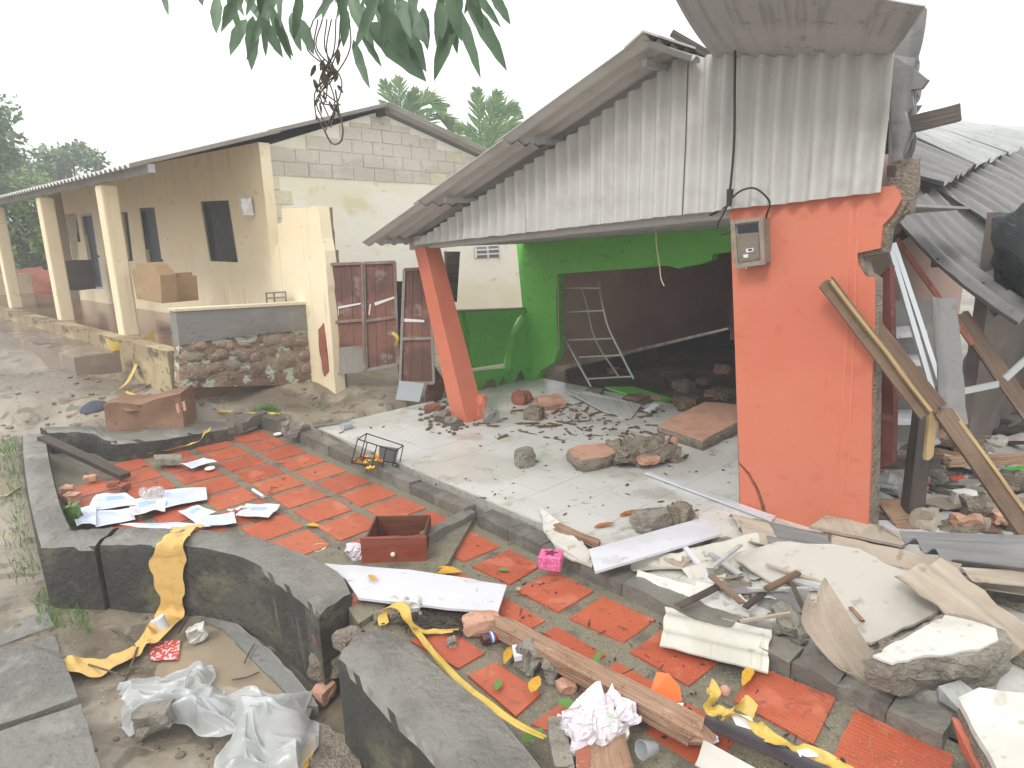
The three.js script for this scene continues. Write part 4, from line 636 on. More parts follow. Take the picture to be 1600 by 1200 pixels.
  // columns
  for (const [bx, by, tx] of [[205, 540, 165], [104, 500, 59], [25, 478, -8]]) { const b = FP(bx, by, 1.5), tp = V(b.x, 0, b.z); const s = b.clone().sub(ycor).dot(yd); tp.y = ry(1.5) - 0.13; const g = new RoundedBoxGeometry(0.225, tp.y - b.y, 0.225, 3, 0.03); g.applyMatrix4(new THREE.Matrix4().makeBasis(yd.clone().negate(), UP, yn.clone())); g.translate(b.x, (b.y + tp.y) / 2 - 0.05, b.z); part('column', g, M.cream, ch); }
  // porch floor and step
  part('porch_floor', prism([YL(-0.72, porchY, 0.02), YL(-0.72, porchY, 1.62), YL(14, porchY, 1.62), YL(14, porchY, 0.02)], V(0, -0.7, 0)), mat('#8a6a58', [['big', '#6f5344', 0.4, 0.8, 0.7], ['mid', '#a58a78', 0.6, 0.9, 0.6]], { s: 2.2, r: 0.16 }), ch);
  part('porch_edge', prism([YL(-0.72, porchY + 0.01, 1.6), YL(-0.72, porchY + 0.01, 1.8), YL(14, porchY + 0.01, 1.8), YL(14, porchY + 0.01, 1.6)], V(0, -0.6, 0)), mat('#9c8a6c', [['mid', '#5b5040', 0.45, 0.75, 0.85], ['big', '#c4b48d', 0.55, 0.85, 0.7], ['spots', '#3f3a30', 0.7, 0.9, 0.6]], { s: 1.4, r: 0.85 }), ch);
  part('porch_step', prism([YL(1.0, porchY - 0.17, 1.8), YL(1.0, porchY - 0.17, 2.35), YL(14, porchY - 0.17, 2.35), YL(14, porchY - 0.17, 1.8)], V(0, -0.5, 0)), mat('#8d7d70', [['big', '#6a5b50', 0.4, 0.8, 0.7], ['mid', '#b0a69c', 0.6, 0.85, 0.7]], { s: 1.6, r: 0.25 }), ch);
  part('far_parapet', prism([YL(13.2, porchY, 0.1), YL(13.2, porchY, 1.7), YL(13.2, porchY + 0.55, 1.7), YL(13.2, porchY + 0.55, 0.1)], yd.clone().multiplyScalar(0.12)), M.cream, ch);
  const lf = part('wall_lamp', chunk(FP(387, 338, 0.1), 0.16, 0.24, 0.1, 0.7, 0.2), M.whitePaint, ch); part('bracket', rod(FP(387, 322, -0.02), FP(386, 325, 0.12), 0.025), M.whitePaint, lf);
}
// porch end wall: grey plaster over rubble stone
{
  const off = -0.03, P = (a, b, o = 0) => ONP(a, b, yp0.clone().addScaledVector(yd, -o), yd), pl = (l, o) => l.map(([a, b]) => P(a, b, o));
  const lw = thing('porch_end_wall', 'low wall of grey plaster over rough rubble stone beside the cream house', 'wall', P(385, 592)), t = yd.clone().multiplyScalar(0.18);
  part('plaster', prism(ragged(pl([[274, 484], [489, 473], [490, 512], [430, 520], [340, 530], [281, 540]], 0.03), 0.12, 0.01, [2, 3, 4]), t), M.plasterGrey, lw);
  part('cap', prism(pl([[272, 483], [490, 471], [490, 475], [273, 487]], 0.045), t.clone().multiplyScalar(1.2)), M.creamBlock, lw);
  part('mortar', rough(prism(pl([[278, 500], [492, 490], [496, 600], [281, 606]], 0.0), t.clone().multiplyScalar(0.8)), 0.01, 5), M.stoneMortar, lw);
  for (let i = 0; i < 27; i++) { const a = 296 + (i % 9) * 22.5 + rr(-8, 8), b = 540 + Math.floor(i / 9) * 20 + rr(-6, 6) - (a - 290) * 0.05; const c = P(a, b, -0.015), r = rr(0.07, 0.17); const g = new THREE.IcosahedronGeometry(1, 1); g.scale(r * 1.1, r * rr(0.45, 0.75), 0.04); rough(g, 0.035, 9, i * 3); g.rotateY(Math.atan2(-yd.x, -yd.z)); g.translate(c.x, c.y, c.z); part('stone', g, R() < 0.55 ? M.stoneA : M.stoneB, lw); }
  // post at the end of the wall with red brick showing
  part('end_post', prism(ragged(pl([[488, 474], [500, 474], [507, 595], [492, 598]], 0.06), 0.1, 0.008), t), M.mossy, lw);
  part('brick_patch', prism(ragged([FP(497, 515, 0.05), FP(505, 505, 0.05), FP(510, 545, 0.05), FP(513, 580, 0.05), FP(506, 588, 0.05), FP(499, 550, 0.05)], 0.08, 0.006), yn.clone().multiplyScalar(-0.03)), M.brick, lw);
}
// rusty gates
{
  const gateP = (a, b, o = 0) => ONP(a, b, FP(521, 585).addScaledVector(V(-0.1, 0, 1), o), V(-0.1, 0, 1).normalize());
  const leaf = (name, label, quad, o, split, bent) => {
    const g = thing('sheet_gate', label, 'gate', gateP((quad[2][0] + quad[3][0]) / 2, quad[2][1], o), 'rusty metal gate leaves'); const bk = V(0.1, 0, -1).multiplyScalar(0.02), P = quad.map(([a, b]) => gateP(a, b, o)), at2 = (u, v) => mixv(mixv(P[0], P[1], u), mixv(P[3], P[2], u), v);
    const fr = (u0, v0, u1, v1) => part('frame_bar', bar(at2(u0, v0).add(V(0, 0, 0.012)), at2(u1, v1).add(V(0, 0, 0.012)), 0.035, 0.03, Math.abs(u0 - u1) > 0.1 ? UP : V(1, 0, 0)), M.rustGrey, g);
    const vs = [0, split, 1], n = 3; for (let k = 0; k < 2; k++) for (let i = 0; i < n; i++) part('sheet_panel', prism([at2(i / n + 0.01, vs[k] + 0.01), at2((i + 1) / n - 0.002, vs[k] + 0.01), at2((i + 1) / n - 0.002, vs[k + 1] - 0.01), at2(i / n + 0.01, vs[k + 1] - 0.01)].map(p => p.add(V(0, 0, rr(-0.006, 0.004)))), bk), M.rust, g);
    fr(0, 0, 1, 0); fr(0, 1, 1, 1); fr(0, split, 1, split); fr(0, 0, 0, 1); fr(1, 0, 1, 1);
    return [g, at2];
  };
  const [g1, a1] = leaf('', 'rusty brown gate leaf next to the cream wing wall', [[515, 413], [566, 411], [570, 578], [521, 584]], 0, 0.52);
  part('paint_dash', prism([a1(0.22, 0.38), a1(0.93, 0.36), a1(0.93, 0.375), a1(0.24, 0.4), a1(0.24, 0.46), a1(0.22, 0.46)].map(p => p.add(V(0, 0, 0.01))), V(0, 0, -0.004)), M.whitePaint, g1);
  part('patch_plate', prism([a1(0.02, 0.76), a1(0.96, 0.76), a1(0.96, 0.995), a1(0.02, 0.99)].map(p => p.add(V(0, 0, 0.008))), V(0, 0, -0.004)), M.rustGrey, g1);
  const [g2, a2] = leaf('', 'rusty red gate leaf in the middle with white paint dashes', [[569, 411], [617, 409], [622, 568], [573, 578]], -0.02, 0.53);
  part('paint_dash', prism([a2(0.3, 0.37), a2(0.95, 0.33), a2(0.95, 0.35), a2(0.33, 0.4)].map(p => p.add(V(0, 0, 0.01))), V(0, 0, -0.004)), M.whitePaint, g2);
  part('paint_dash', prism([a2(0.15, 0.38), a2(0.2, 0.38), a2(0.14, 0.48), a2(0.1, 0.48)].map(p => p.add(V(0, 0, 0.01))), V(0, 0, -0.004)), M.whitePaint, g2);
  const [g3, a3] = leaf('', 'rusty gate leaf standing ajar behind the leaning orange column', [[632, 421], [672, 419], [678, 598], [625, 598]], 0.35, 0.6);
  part('paint_dash', prism([a3(0.02, 0.42), a3(0.75, 0.44), a3(0.75, 0.46), a3(0.02, 0.45)].map(p => p.add(V(0, 0, 0.012))), V(0, 0, -0.004)), M.whitePaint, g3);
  obj('gate_post', prism([[617, 440], [632, 440], [634, 590], [622, 585]].map(([a, b]) => gateP(a, b, -0.15)), V(0, 0, -0.1)), M.woodDark, 'dark post between the rusty gate leaves', 'post');
  obj('tin_sheet', prism([[624, 595], [663, 599], [655, 628], [618, 624]].map(([a, b]) => gateP(a, b, 0.55)), V(0, 0, -0.01)), plain('#aeb6b8', 0.4, { metalness: 0.3 }), 'pale bent tin sheet below the open gate leaf', 'sheet');
  obj('door_panel', prism([[697, 393], [719, 393], [714, 472], [700, 465]].map(([a, b]) => HL(0, 0, 0) && HS(a, b, -4.95)), hu.clone().multiplyScalar(-0.05)), M.woodDark, 'dark brown door panel standing behind the leaning column', 'panel');
  obj('fallen_board', prism([[676, 566], [697, 600], [690, 625], [664, 628]].map(([a, b]) => HS(a, b, -4.5)), hu.clone().multiplyScalar(-0.03)), M.rust, 'dark red board leaning at the foot of the orange column', 'board');
  obj('yellow_rag', ribbon([gateP(613, 520, 0.2), gateP(621, 528, 0.22), gateP(618, 540, 0.2)], 0.05, () => V(0.8, 0.4, 0), { wob: 0.02 }), M.tape, 'scrap of yellow tape caught on the rusty gate', 'tape');
}
// ---------------------------------------------------------------- collapsed roof and timbers on the right
{
  const q = (c, z, o, m, label) => obj('roof_sheet', corr(AZ(...c[0], z[0]), AZ(...c[1], z[1]), AZ(...c[2], z[2]), AZ(...c[3], z[3]), { pitch: 0.177, amp: 0.036, th: 0.008, rag: 0.02, nv: 8, ...o }), m, label, 'roof sheet', 'collapsed roof sheets on the right');
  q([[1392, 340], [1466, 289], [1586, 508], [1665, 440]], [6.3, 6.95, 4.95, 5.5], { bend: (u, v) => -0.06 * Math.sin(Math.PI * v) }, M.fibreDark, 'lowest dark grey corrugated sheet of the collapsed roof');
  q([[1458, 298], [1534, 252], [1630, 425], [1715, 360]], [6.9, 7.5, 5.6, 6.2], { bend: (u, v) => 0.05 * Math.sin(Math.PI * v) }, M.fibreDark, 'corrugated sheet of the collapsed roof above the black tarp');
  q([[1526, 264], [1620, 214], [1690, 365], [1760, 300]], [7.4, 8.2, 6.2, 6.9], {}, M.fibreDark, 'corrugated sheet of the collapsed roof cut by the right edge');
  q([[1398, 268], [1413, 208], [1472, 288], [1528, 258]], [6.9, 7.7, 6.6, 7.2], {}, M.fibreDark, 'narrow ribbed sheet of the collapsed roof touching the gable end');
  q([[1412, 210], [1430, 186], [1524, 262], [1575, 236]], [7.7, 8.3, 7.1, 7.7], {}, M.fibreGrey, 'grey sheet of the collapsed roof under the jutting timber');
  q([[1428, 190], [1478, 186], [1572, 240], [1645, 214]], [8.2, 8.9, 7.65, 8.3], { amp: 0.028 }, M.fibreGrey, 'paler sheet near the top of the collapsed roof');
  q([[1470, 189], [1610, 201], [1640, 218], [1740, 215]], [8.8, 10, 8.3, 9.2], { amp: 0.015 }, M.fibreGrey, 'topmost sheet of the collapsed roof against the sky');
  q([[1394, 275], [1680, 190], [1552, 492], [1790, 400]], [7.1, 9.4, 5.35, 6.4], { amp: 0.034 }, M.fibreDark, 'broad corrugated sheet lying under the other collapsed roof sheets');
  for (let k = 0; k < 3; k++) obj('roof_batten', bar(AZ(1400 + k * 62, 352 - k * 4 + k * 42, 6.2 - k * 0.35).add(V(0, -0.12, 0)), AZ(1640 + k * 50, 240 + k * 70, 8.0 - k * 0.6).add(V(0, -0.12, 0)), 0.08, 0.05, UP, 0.003, 4), M.woodDark, ['dark batten under the upper sheets of the collapsed roof', 'middle dark batten under the collapsed roof', 'lowest dark batten under the collapsed roof'][k], 'timber');
  // black tarpaulin lump at the right edge
  const tg = new THREE.IcosahedronGeometry(1, 5); tg.scale(0.3, 0.42, 0.34); rough(tg, 0.2, 3.7, 4); rough(tg, 0.06, 12, 9); rough(tg, 0.025, 30, 2); const tc = AZ(1622, 388, 5.2); tg.translate(tc.x, tc.y, tc.z); obj('tarpaulin', tg, M.tarpGrey, 'crumpled black tarpaulin bundle resting on the collapsed roof', 'tarpaulin');
  const T = (a, za, b, zb, w, h, m, label, up = UP, amp = 0.004, name = 'timber', jag = 0.03) => obj(name, splinter(AZ(...a, za), AZ(...b, zb), w, h, up, amp, jag), m, label, name);
  T([1288, 437], 4.25, [1452, 652], 3.9, 0.1, 0.035, M.wood, 'brown broken rafter leaning against the orange wall', V(0.6, 0.8, 0));
  T([1322, 452], 4.32, [1470, 640], 4.0, 0.09, 0.03, M.wood, 'second broken rafter behind the one against the orange wall', V(0.6, 0.8, 0));
  T([1296, 438], 4.2, [1456, 645], 3.86, 0.018, 0.05, M.woodEdge, 'pale split batten nailed along the leaning rafter', V(0.6, 0.8, 0));
  T([1470, 640], 4.0, [1612, 842], 3.7, 0.1, 0.06, M.wood, 'thick brown rafter running down to the right edge', V(0.6, 0.8, 0));
  T([1486, 640], 3.98, [1622, 828], 3.68, 0.02, 0.05, M.woodEdge, 'pale strip on the thick rafter at the right edge', V(0.6, 0.8, 0));
  T([1498, 488], 5.6, [1625, 672], 5.0, 0.12, 0.05, M.wood, 'long brown beam sloping down under the collapsed roof', V(0.6, 0.8, 0));
  T([1400, 372], 6.0, [1520, 540], 5.4, 0.04, 0.04, M.brick, 'thin reddish purlin under the lowest roof sheet', V(0.6, 0.8, 0));
  T([1386, 372], 4.9, [1456, 612], 4.6, 0.035, 0.03, M.alu, 'bent white aluminium rail hanging beside the orange wall', V(1, 0.2, 0), 0.004, 'rail', 0);
  T([1396, 380], 5.0, [1468, 600], 4.7, 0.035, 0.03, M.alu, 'second aluminium rail hanging beside the orange wall', V(1, 0.2, 0), 0.003, 'rail', 0);
  T([1502, 612], 4.9, [1560, 600], 4.9, 0.05, 0.02, M.alu, 'short pale metal rail jutting from under the roof', UP, 0.002, 'rail', 0);
  T([1570, 592], 4.8, [1622, 545], 4.8, 0.05, 0.02, M.alu, 'pale metal rail crossing the sloping brown beam', UP, 0.002, 'rail', 0);
  T([1364, 722], 4.9, [1475, 722], 4.8, 0.09, 0.08, M.woodDark, 'dark rotten log lying across behind the orange wall', UP, 0.015);
  T([1475, 722], 4.8, [1640, 715], 4.9, 0.07, 0.07, M.woodRot, 'thin weathered log lying across to the right edge', UP, 0.012);
  T([1448, 600], 4.7, [1424, 812], 4.4, 0.12, 0.1, M.woodDark, 'dark stub of a timber post in the rubble', V(1, 0, 0), 0.012);
  T([1440, 640], 4.3, [1470, 655], 4.2, 0.03, 0.03, M.woodEdge, 'small pale stick at the foot of the leaning rafter', UP);
  T([1458, 610], 4.05, [1450, 720], 4.0, 0.05, 0.03, M.woodEdge, 'pale short lath hanging below the grey sheet strip', V(1, 0, 0));
  const sc = (l, z) => l.map(([a, b], i) => AZ(a, b, Array.isArray(z) ? z[i] : z));
  { const [a, b, c, d] = sc([[1458, 462], [1492, 466], [1472, 668], [1510, 662]], [4.25, 4.25, 4.0, 4.0]); obj('sheet_strip', corr(a, b, c, d, { pitch: 0.3, amp: 0.03, phase: 0.3, nv: 8, rag: 0.008 }), M.fibreDark, 'upright strip of dark corrugated sheet beside the leaning rafters', 'sheet'); }
  // wrecked room behind
  const back = thing('ruined_room', 'dim grey walls of the wrecked room under the collapsed roof', 'room', G(1500, 640, 0));
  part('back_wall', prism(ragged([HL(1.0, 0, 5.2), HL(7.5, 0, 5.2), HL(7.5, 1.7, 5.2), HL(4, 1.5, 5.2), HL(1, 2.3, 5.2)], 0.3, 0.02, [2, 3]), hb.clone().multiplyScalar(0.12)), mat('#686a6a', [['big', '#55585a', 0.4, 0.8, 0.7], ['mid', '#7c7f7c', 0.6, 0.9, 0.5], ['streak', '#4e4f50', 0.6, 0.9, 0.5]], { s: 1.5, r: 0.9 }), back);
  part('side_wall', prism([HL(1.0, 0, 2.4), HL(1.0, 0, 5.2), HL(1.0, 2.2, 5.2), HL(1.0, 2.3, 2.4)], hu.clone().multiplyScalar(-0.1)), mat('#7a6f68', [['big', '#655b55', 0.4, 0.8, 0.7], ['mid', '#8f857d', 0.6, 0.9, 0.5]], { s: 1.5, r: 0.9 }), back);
  // white cabinet carcass with shelves
  const cab = thing('white_cabinet', 'broken white cabinet with shelves beside the orange wall', 'cabinet', AZ(1410, 700, 5.2));
  part('side_panel', prism(sc([[1388, 460], [1397, 460], [1402, 690], [1392, 690]], 5.3), V(0.1, 0, -0.35)), M.melamine, cab);
  for (const [y, t] of [[520, 0], [560, 8], [612, -6], [655, 4]]) part('shelf_board', prism(sc([[1396, y], [1448, y - 4 + t], [1450, y + 5 + t], [1397, y + 9]], 5.25), V(0.1, 0, -0.3)), y === 612 ? M.woodRot : M.melamine, cab);
  part('back_panel', prism(sc([[1392, 470], [1460, 470], [1466, 690], [1396, 690]], 5.6), V(0.02, 0, -0.02)), M.plasterGrey, cab);
  const P2 = (l, y, t, m, label, name = 'board', rag = 0.0) => obj(name, prism(rag ? ragged(px3(l, y), 0.06, rag) : px3(l, y), V(0, -t, 0)), m, label, name);
  // boards and panels on the floor beside the orange wall
  P2([[1362, 712], [1438, 716], [1450, 660, 0.3], [1404, 665, 0.3]], 0.12, 0.015, M.melamine, 'white panel leaning behind the dark rotten log');
  P2([[1362, 612, 0.5], [1400, 610, 0.55], [1470, 690, 0.28], [1440, 700, 0.2]], 0.4, 0.02, M.fibreGrey, 'pale grey board slanting beside the orange wall');
  P2([[1366, 700], [1400, 660], [1402, 700], [1380, 722]], 0.15, 0.12, mat('#5d2b25', [['mid', '#472019', 0.4, 0.8, 0.6]], { s: 0.6, r: 0.8 }), 'dark red block beside the orange wall', 'block', 0.006);
  P2([[1545, 690], [1610, 672], [1620, 712], [1540, 716]], 0.1, 0.04, M.ceilingBoard, 'grey board with a dark hole at the right edge');
  P2([[1362, 785], [1424, 795], [1422, 815], [1362, 806]], 0.1, 0.06, M.wood, 'brown wooden block under the rubble beside the orange wall', 'block', 0.004);
  P2([[1360, 812], [1440, 815], [1560, 838], [1540, 848], [1380, 830]], 0.09, 0.01, M.melamine, 'long white sheet lying flat in front of the rubble', 'sheet');
  P2([[1490, 806], [1550, 812], [1560, 832], [1500, 828]], 0.1, 0.03, M.wood, 'small brown plank at the right in the rubble');
  P2([[1290, 805], [1380, 822], [1420, 840, 0.1], [1410, 852, 0.1], [1265, 822]], 0.2, 0.02, M.fibreTan, 'tan board leaning at the foot of the orange wall', 'board', 0.004);

  // boards and broken timbers heaped in the wrecked room
  { const grp = 'boards heaped in the wrecked room', ms = [M.wood, M.woodDark, M.fibreGrey, M.ceilingBoard, M.fibreTan, M.woodRot, M.fibreDark];
    for (let i = 0; i < 34; i++) { const a = rr(1390, 1630), b = rr(570, 720), p = G(a, b, rr(0.02, 0.12)), L = rr(0.35, 1.1), an = rr(0, 6.28), el = R() < 0.35 ? rr(0.3, 0.9) : rr(0, 0.12); const q = p.clone().add(V(Math.cos(an) * L * Math.cos(el), L * Math.sin(el), Math.sin(an) * L * Math.cos(el))); const k = Math.floor(R() * 7); obj('broken_board', splinter(p, q, rr(0.015, 0.05), k < 2 ? rr(0.05, 0.1) : rr(0.12, 0.35), UP, 0.006, 0.04), ms[k], 'broken board or batten heaped in the wrecked room under the roof', 'board', grp); } }
  // green plastic and bright litter
  { const c = G(1588, 745, 0.1); const g = new THREE.IcosahedronGeometry(1, 3); g.scale(0.13, 0.07, 0.09); rough(g, 0.03, 14, 3); g.translate(c.x, c.y, c.z); obj('green_wrapper', g, plain('#4fae3a', 0.35), 'crumpled bright green wrapper at the right edge', 'wrapper'); }
  { const g = chunk(G(1395, 775, 0.03), 0.22, 0.14, 0.2, 0.4, 0.4, 0, 6); obj('plastic_bag', g, M.bag, 'small crumpled clear bag behind the orange wall', 'bag'); }
  obj('red_scrap', chunk(G(1497, 751, 0.05), 0.14, 0.03, 0.07, 0.3, 0.2), plain('#c4452c', 0.5), 'small red plastic scrap in the rubble', 'scrap');
  obj('orange_scrap', chunk(G(1440, 712, 0.1), 0.2, 0.04, 0.06, 0.1, 0.2), M.brick, 'orange brick scrap beside the dark log', 'scrap');
}
// ---------------------------------------------------------------- broken sheets and slabs in the right foreground
{
  const P2 = (name, l, y, t, m, label, rag = 0.012, step = 0.07, cat) => obj(name, (() => { const g = prism(rag ? ragged(px3(l, y), step, rag) : px3(l, y), V(0, -t, 0)); return g; })(), m, label, cat || name.split('_').pop());
  const C = (name, l, o, m, label) => { const [a, b, c, d] = l.map(([x, y, h]) => G(x, y, h)); return obj(name, corr(a, b, c, d, o), m, label, 'sheet'); };
  P2('ceiling_board', [[1148, 872, 0.12], [1215, 846, 0.22], [1300, 850, 0.26], [1372, 862, 0.27], [1440, 905, 0.25], [1468, 940, 0.22], [1466, 956, 0.2], [1362, 1004, 0.1], [1340, 1000, 0.1], [1320, 965, 0.12], [1262, 945, 0.1]], 0.15, 0.015, M.ceilingBoard, 'large stained white ceiling board lying on the rubble', 0.006);
  { const top = px3([[1364, 1024], [1400, 1002], [1440, 982], [1476, 961], [1520, 970], [1556, 982], [1560, 1000], [1530, 1014], [1490, 1020], [1440, 1024], [1395, 1036]], 0.27), sl = thing('concrete_slab', 'thick broken grey concrete slab with a white plaster skin', 'slab', G(1475, 1050, -0.05)); part('plaster_skin', prism(ragged(top, 0.04, 0.005), V(0, -0.012, 0)), M.plasterWhite, sl); const lay = px3([[1362, 1020], [1400, 998], [1478, 957], [1525, 966], [1572, 985], [1582, 1005], [1560, 1022], [1500, 1026], [1440, 1028], [1400, 1036]], 0.258); part('slab_body', rockSlab(ragged(lay, 0.035, 0.006), 0.2, 0.035, 7), M.rock, sl); }
  obj('rubble_chunk', chunk(G(1440, 1058, -0.03), 0.4, 0.13, 0.2, -0.2, 0.2, 0, 6), M.core, 'earthy lump wedged under the white-skinned concrete slab', 'rubble');
  { // curled brown torn sheet
    const pts = [[1292, 905, 0.42], [1326, 960, 0.3], [1378, 1052, 0.06], [1372, 1064, 0.05]], qts = [[1262, 925, 0.4], [1254, 972, 0.22], [1310, 1040, 0.06], [1352, 1060, 0.05]];
    const A = new THREE.CatmullRomCurve3(px3(pts)), B = new THREE.CatmullRomCurve3(px3(qts));
    obj('torn_sheet', shell(16, 24, (u, v) => { const a = A.getPoint(v), b = B.getPoint(v), p = mixv(a, b, u); p.y += -0.05 * Math.sin(Math.PI * u) + 0.006 * noise3(u * 8, v * 9, 2); if (v < 0.01) p.y += 0.05 * Math.sin(u * 7); return p; }, 0.008, UP, [0.3, 0.7]), M.fibreTan, 'curled brown piece of broken corrugated sheet', 'sheet');
  }
  C('roof_sheet', [[1398, 900, 0.34], [1470, 872, 0.36], [1560, 1020, 0.2], [1640, 1010, 0.22]], { pitch: 0.2, amp: 0.028, rag: 0.02, phase: 0.2 }, M.fibreTan, 'long tan corrugated sheet sloping off the rubble to the right');
  C('roof_sheet', [[1298, 838, 0.26], [1300, 852, 0.24], [1500, 885, 0.33], [1490, 905, 0.31]], { pitch: 0.25, amp: 0.02, rag: 0.01 }, M.fibreTan, 'narrow tan broken strip lying across the heap');
  C('roof_sheet', [[1405, 835, 0.3], [1490, 880, 0.34], [1680, 845, 0.3], [1700, 905, 0.34]], { pitch: 0.19, amp: 0.03, phase: 0.1 }, M.fibreDark, 'dark grey corrugated sheet on the heap at the right edge');
  C('roof_sheet', [[1478, 880, 0.33], [1545, 915, 0.28], [1690, 890, 0.3], [1700, 930, 0.26]], { pitch: 0.15, amp: 0.022, phase: 0.5 }, M.fibreTan, 'tan corrugated sheet end below the dark one at the right edge');
  C('roof_sheet', [[1488, 890, 0.27], [1552, 926, 0.22], [1690, 905, 0.25], [1700, 950, 0.2]], { pitch: 0.15, amp: 0.022, phase: 0.45 }, M.fibreTan, 'lower of the two stacked tan corrugated sheet ends');
  C('roof_sheet', [[1178, 808, 0.12], [1200, 848, 0.14], [1290, 832, 0.14], [1296, 862, 0.14]], { pitch: 0.19, amp: 0.028, rag: 0.012, phase: 0.3 }, M.fibreDark, 'short dark grey corrugated piece in front of the orange wall');
  C('roof_sheet', [[1140, 800, 0.14], [1172, 850, 0.13], [1200, 815, 0.15], [1222, 862, 0.14]], { pitch: 0.19, amp: 0.028, rag: 0.015, phase: 0.5 }, M.fibreTan, 'small tan corrugated piece beside the white shelf board');
  C('roof_sheet', [[1040, 946, 0.02], [1030, 1006, 0.0], [1208, 985, 0.05], [1200, 1046, 0.02]], { pitch: 0.155, amp: 0.013, th: 0.01, rag: 0.014, phase: 0.3 }, M.fibreCream, 'cream piece of corrugated sheet lying on the tiles');
  C('roof_sheet', [[1060, 868, 0.08], [1075, 905, 0.05], [1190, 835, 0.14], [1205, 868, 0.12]], { pitch: 0.18, amp: 0.024, rag: 0.02 }, M.fibreCream, 'cream corrugated sheet behind the white shelf board');
  C('roof_sheet', [[984, 870, 0.06], [990, 895, 0.03], [1062, 868, 0.09], [1065, 890, 0.07]], { pitch: 0.17, amp: 0.02, rag: 0.015 }, M.fibreCream, 'short cream sheet scrap poking from under the shelf board');
  C('roof_sheet', [[1180, 925, 0.1], [1200, 965, 0.04], [1270, 930, 0.16], [1280, 965, 0.1]], { pitch: 0.19, amp: 0.03, rag: 0.03 }, M.fibreDark, 'dark curled sheet scrap under the ceiling board');
  { const ms = [M.fibreCream, M.fibreTan, M.fibreDark, M.fibreGrey, M.ceilingBoard]; for (let i = 0; i < 22; i++) { const a = rr(1120, 1275), b = rr(862, 935) + (a - 1180) * 0.12, c = G(a, b, rr(0.03, 0.09)), an = rr(0, 6.28), L = rr(0.1, 0.3), W = rr(0.06, 0.16), d = V(Math.cos(an), rr(-0.25, 0.25), Math.sin(an)), e = V(-Math.sin(an), rr(-0.2, 0.2), Math.cos(an)); const q = (u, v) => c.clone().addScaledVector(d, u * L).addScaledVector(e, v * W); obj('sheet_fragment', corr(q(-0.5, -0.5), q(-0.5, 0.5), q(0.5, -0.5), q(0.5, 0.5), { pitch: 0.17, amp: 0.018, rag: 0.025, phase: R() }), ms[i % 5], 'small broken sheet fragment in the heap beside the ceiling board', 'sheet', 'sheet fragments in the heap'); } }
  for (let i = 0; i < 18; i++) { const a = rr(1100, 1340), b = rr(860, 905) + (a - 1100) * 0.13 + rr(0, 40), p = G(a, b, rr(0.1, 0.18)), an = rr(0, 6.28), L = rr(0.12, 0.45), q = p.clone().add(V(Math.cos(an) * L, rr(-0.05, 0.06), Math.sin(an) * L)); obj('splintered_lath', splinter(p, q, rr(0.008, 0.02), rr(0.015, 0.05), UP, 0.004, 0.05), [M.wood, M.woodRot, M.fibreGrey, M.woodDark, M.fibreTan][i % 5], 'splintered lath lying loose on the heap of broken sheets', 'lath', 'splintered laths on the heap'); }
  P2('plaster_piece', [[996, 890, 0.06], [1060, 905, 0.08], [1090, 915, 0.06], [1082, 935, 0.03], [1030, 918, 0.02], [994, 905, 0.02]], 0.05, 0.03, M.plasterWhite, 'broken white plaster lump on the kerb', 0.01, 0.04, 'plaster');
  P2('plaster_piece', [[1088, 908, 0.09], [1150, 920, 0.09], [1175, 945, 0.05], [1170, 965, 0.02], [1110, 955, 0.02], [1084, 930, 0.04]], 0.05, 0.03, M.plasterWhite, 'pointed white plaster piece above the cream sheet', 0.01, 0.04, 'plaster');
  P2('white_board', [[920, 858, 0.14], [1100, 808, 0.16], [1126, 834, 0.16], [930, 893, 0.12]], 0.12, 0.018, M.melamine, 'white shelf board resting on the kerb and rubble', 0);
  P2('white_board', [[506, 880], [640, 890], [792, 914], [788, 925], [778, 956], [700, 950], [560, 934], [540, 905]], 0.015, 0.016, M.melamine, 'long white board with one broken end on the tiles', 0.004, 0.12);
  P2('white_strip', [[1008, 738], [1016, 738], [1212, 806], [1206, 812]], 0.075, 0.02, M.melamine, 'long thin white trim lying on the white floor', 0, 1, 'trim');
  P2('plaster_sheet', [[842, 790, 0.06], [880, 820, 0.08], [920, 858, 0.07], [925, 885, 0.05], [880, 868, 0.05], [850, 830, 0.05]], 0.06, 0.012, M.plasterWhite, 'crumpled white sheet between the kerb and the shelf board', 0.012, 0.05, 'sheet');
  P2('white_sheet', [[1090, 798], [1150, 795], [1180, 830], [1130, 860], [1100, 840]], 0.09, 0.012, M.plasterWhite, 'flat pale board behind the shelf board', 0.01, 0.06, 'board');
  P2('grey_board', [[1466, 1072, 0.1], [1500, 1062, 0.12], [1530, 1085, 0.1], [1500, 1110, 0.05], [1468, 1090, 0.05]], 0.08, 0.015, M.fibreGrey, 'small grey-green board beside the white wall chunk', 0);
  { // big wall chunk, orange face and white broken face
    const w = thing('wall_chunk', 'large broken wall piece with white face and orange edge at the lower right corner', 'rubble', G(1570, 1190, -0.05));
    part('white_face', prism(ragged(px3([[1497, 1090, 0.26], [1530, 1074, 0.3], [1570, 1080, 0.3], [1680, 1092, 0.28], [1720, 1300, 0.2], [1610, 1300, 0.2], [1560, 1205, 0.23]]), 0.05, 0.006, [0, 1, 2, 5, 6]), V(0, -0.03, 0)), M.plasterWhite, w);
    part('core', rockSlab(ragged(px3([[1500, 1096, 0.228], [1530, 1080, 0.268], [1680, 1096, 0.248], [1720, 1300, 0.168], [1605, 1300, 0.168], [1556, 1205, 0.198]]), 0.05, 0.004), 0.14, 0.02, 5), M.core, w);
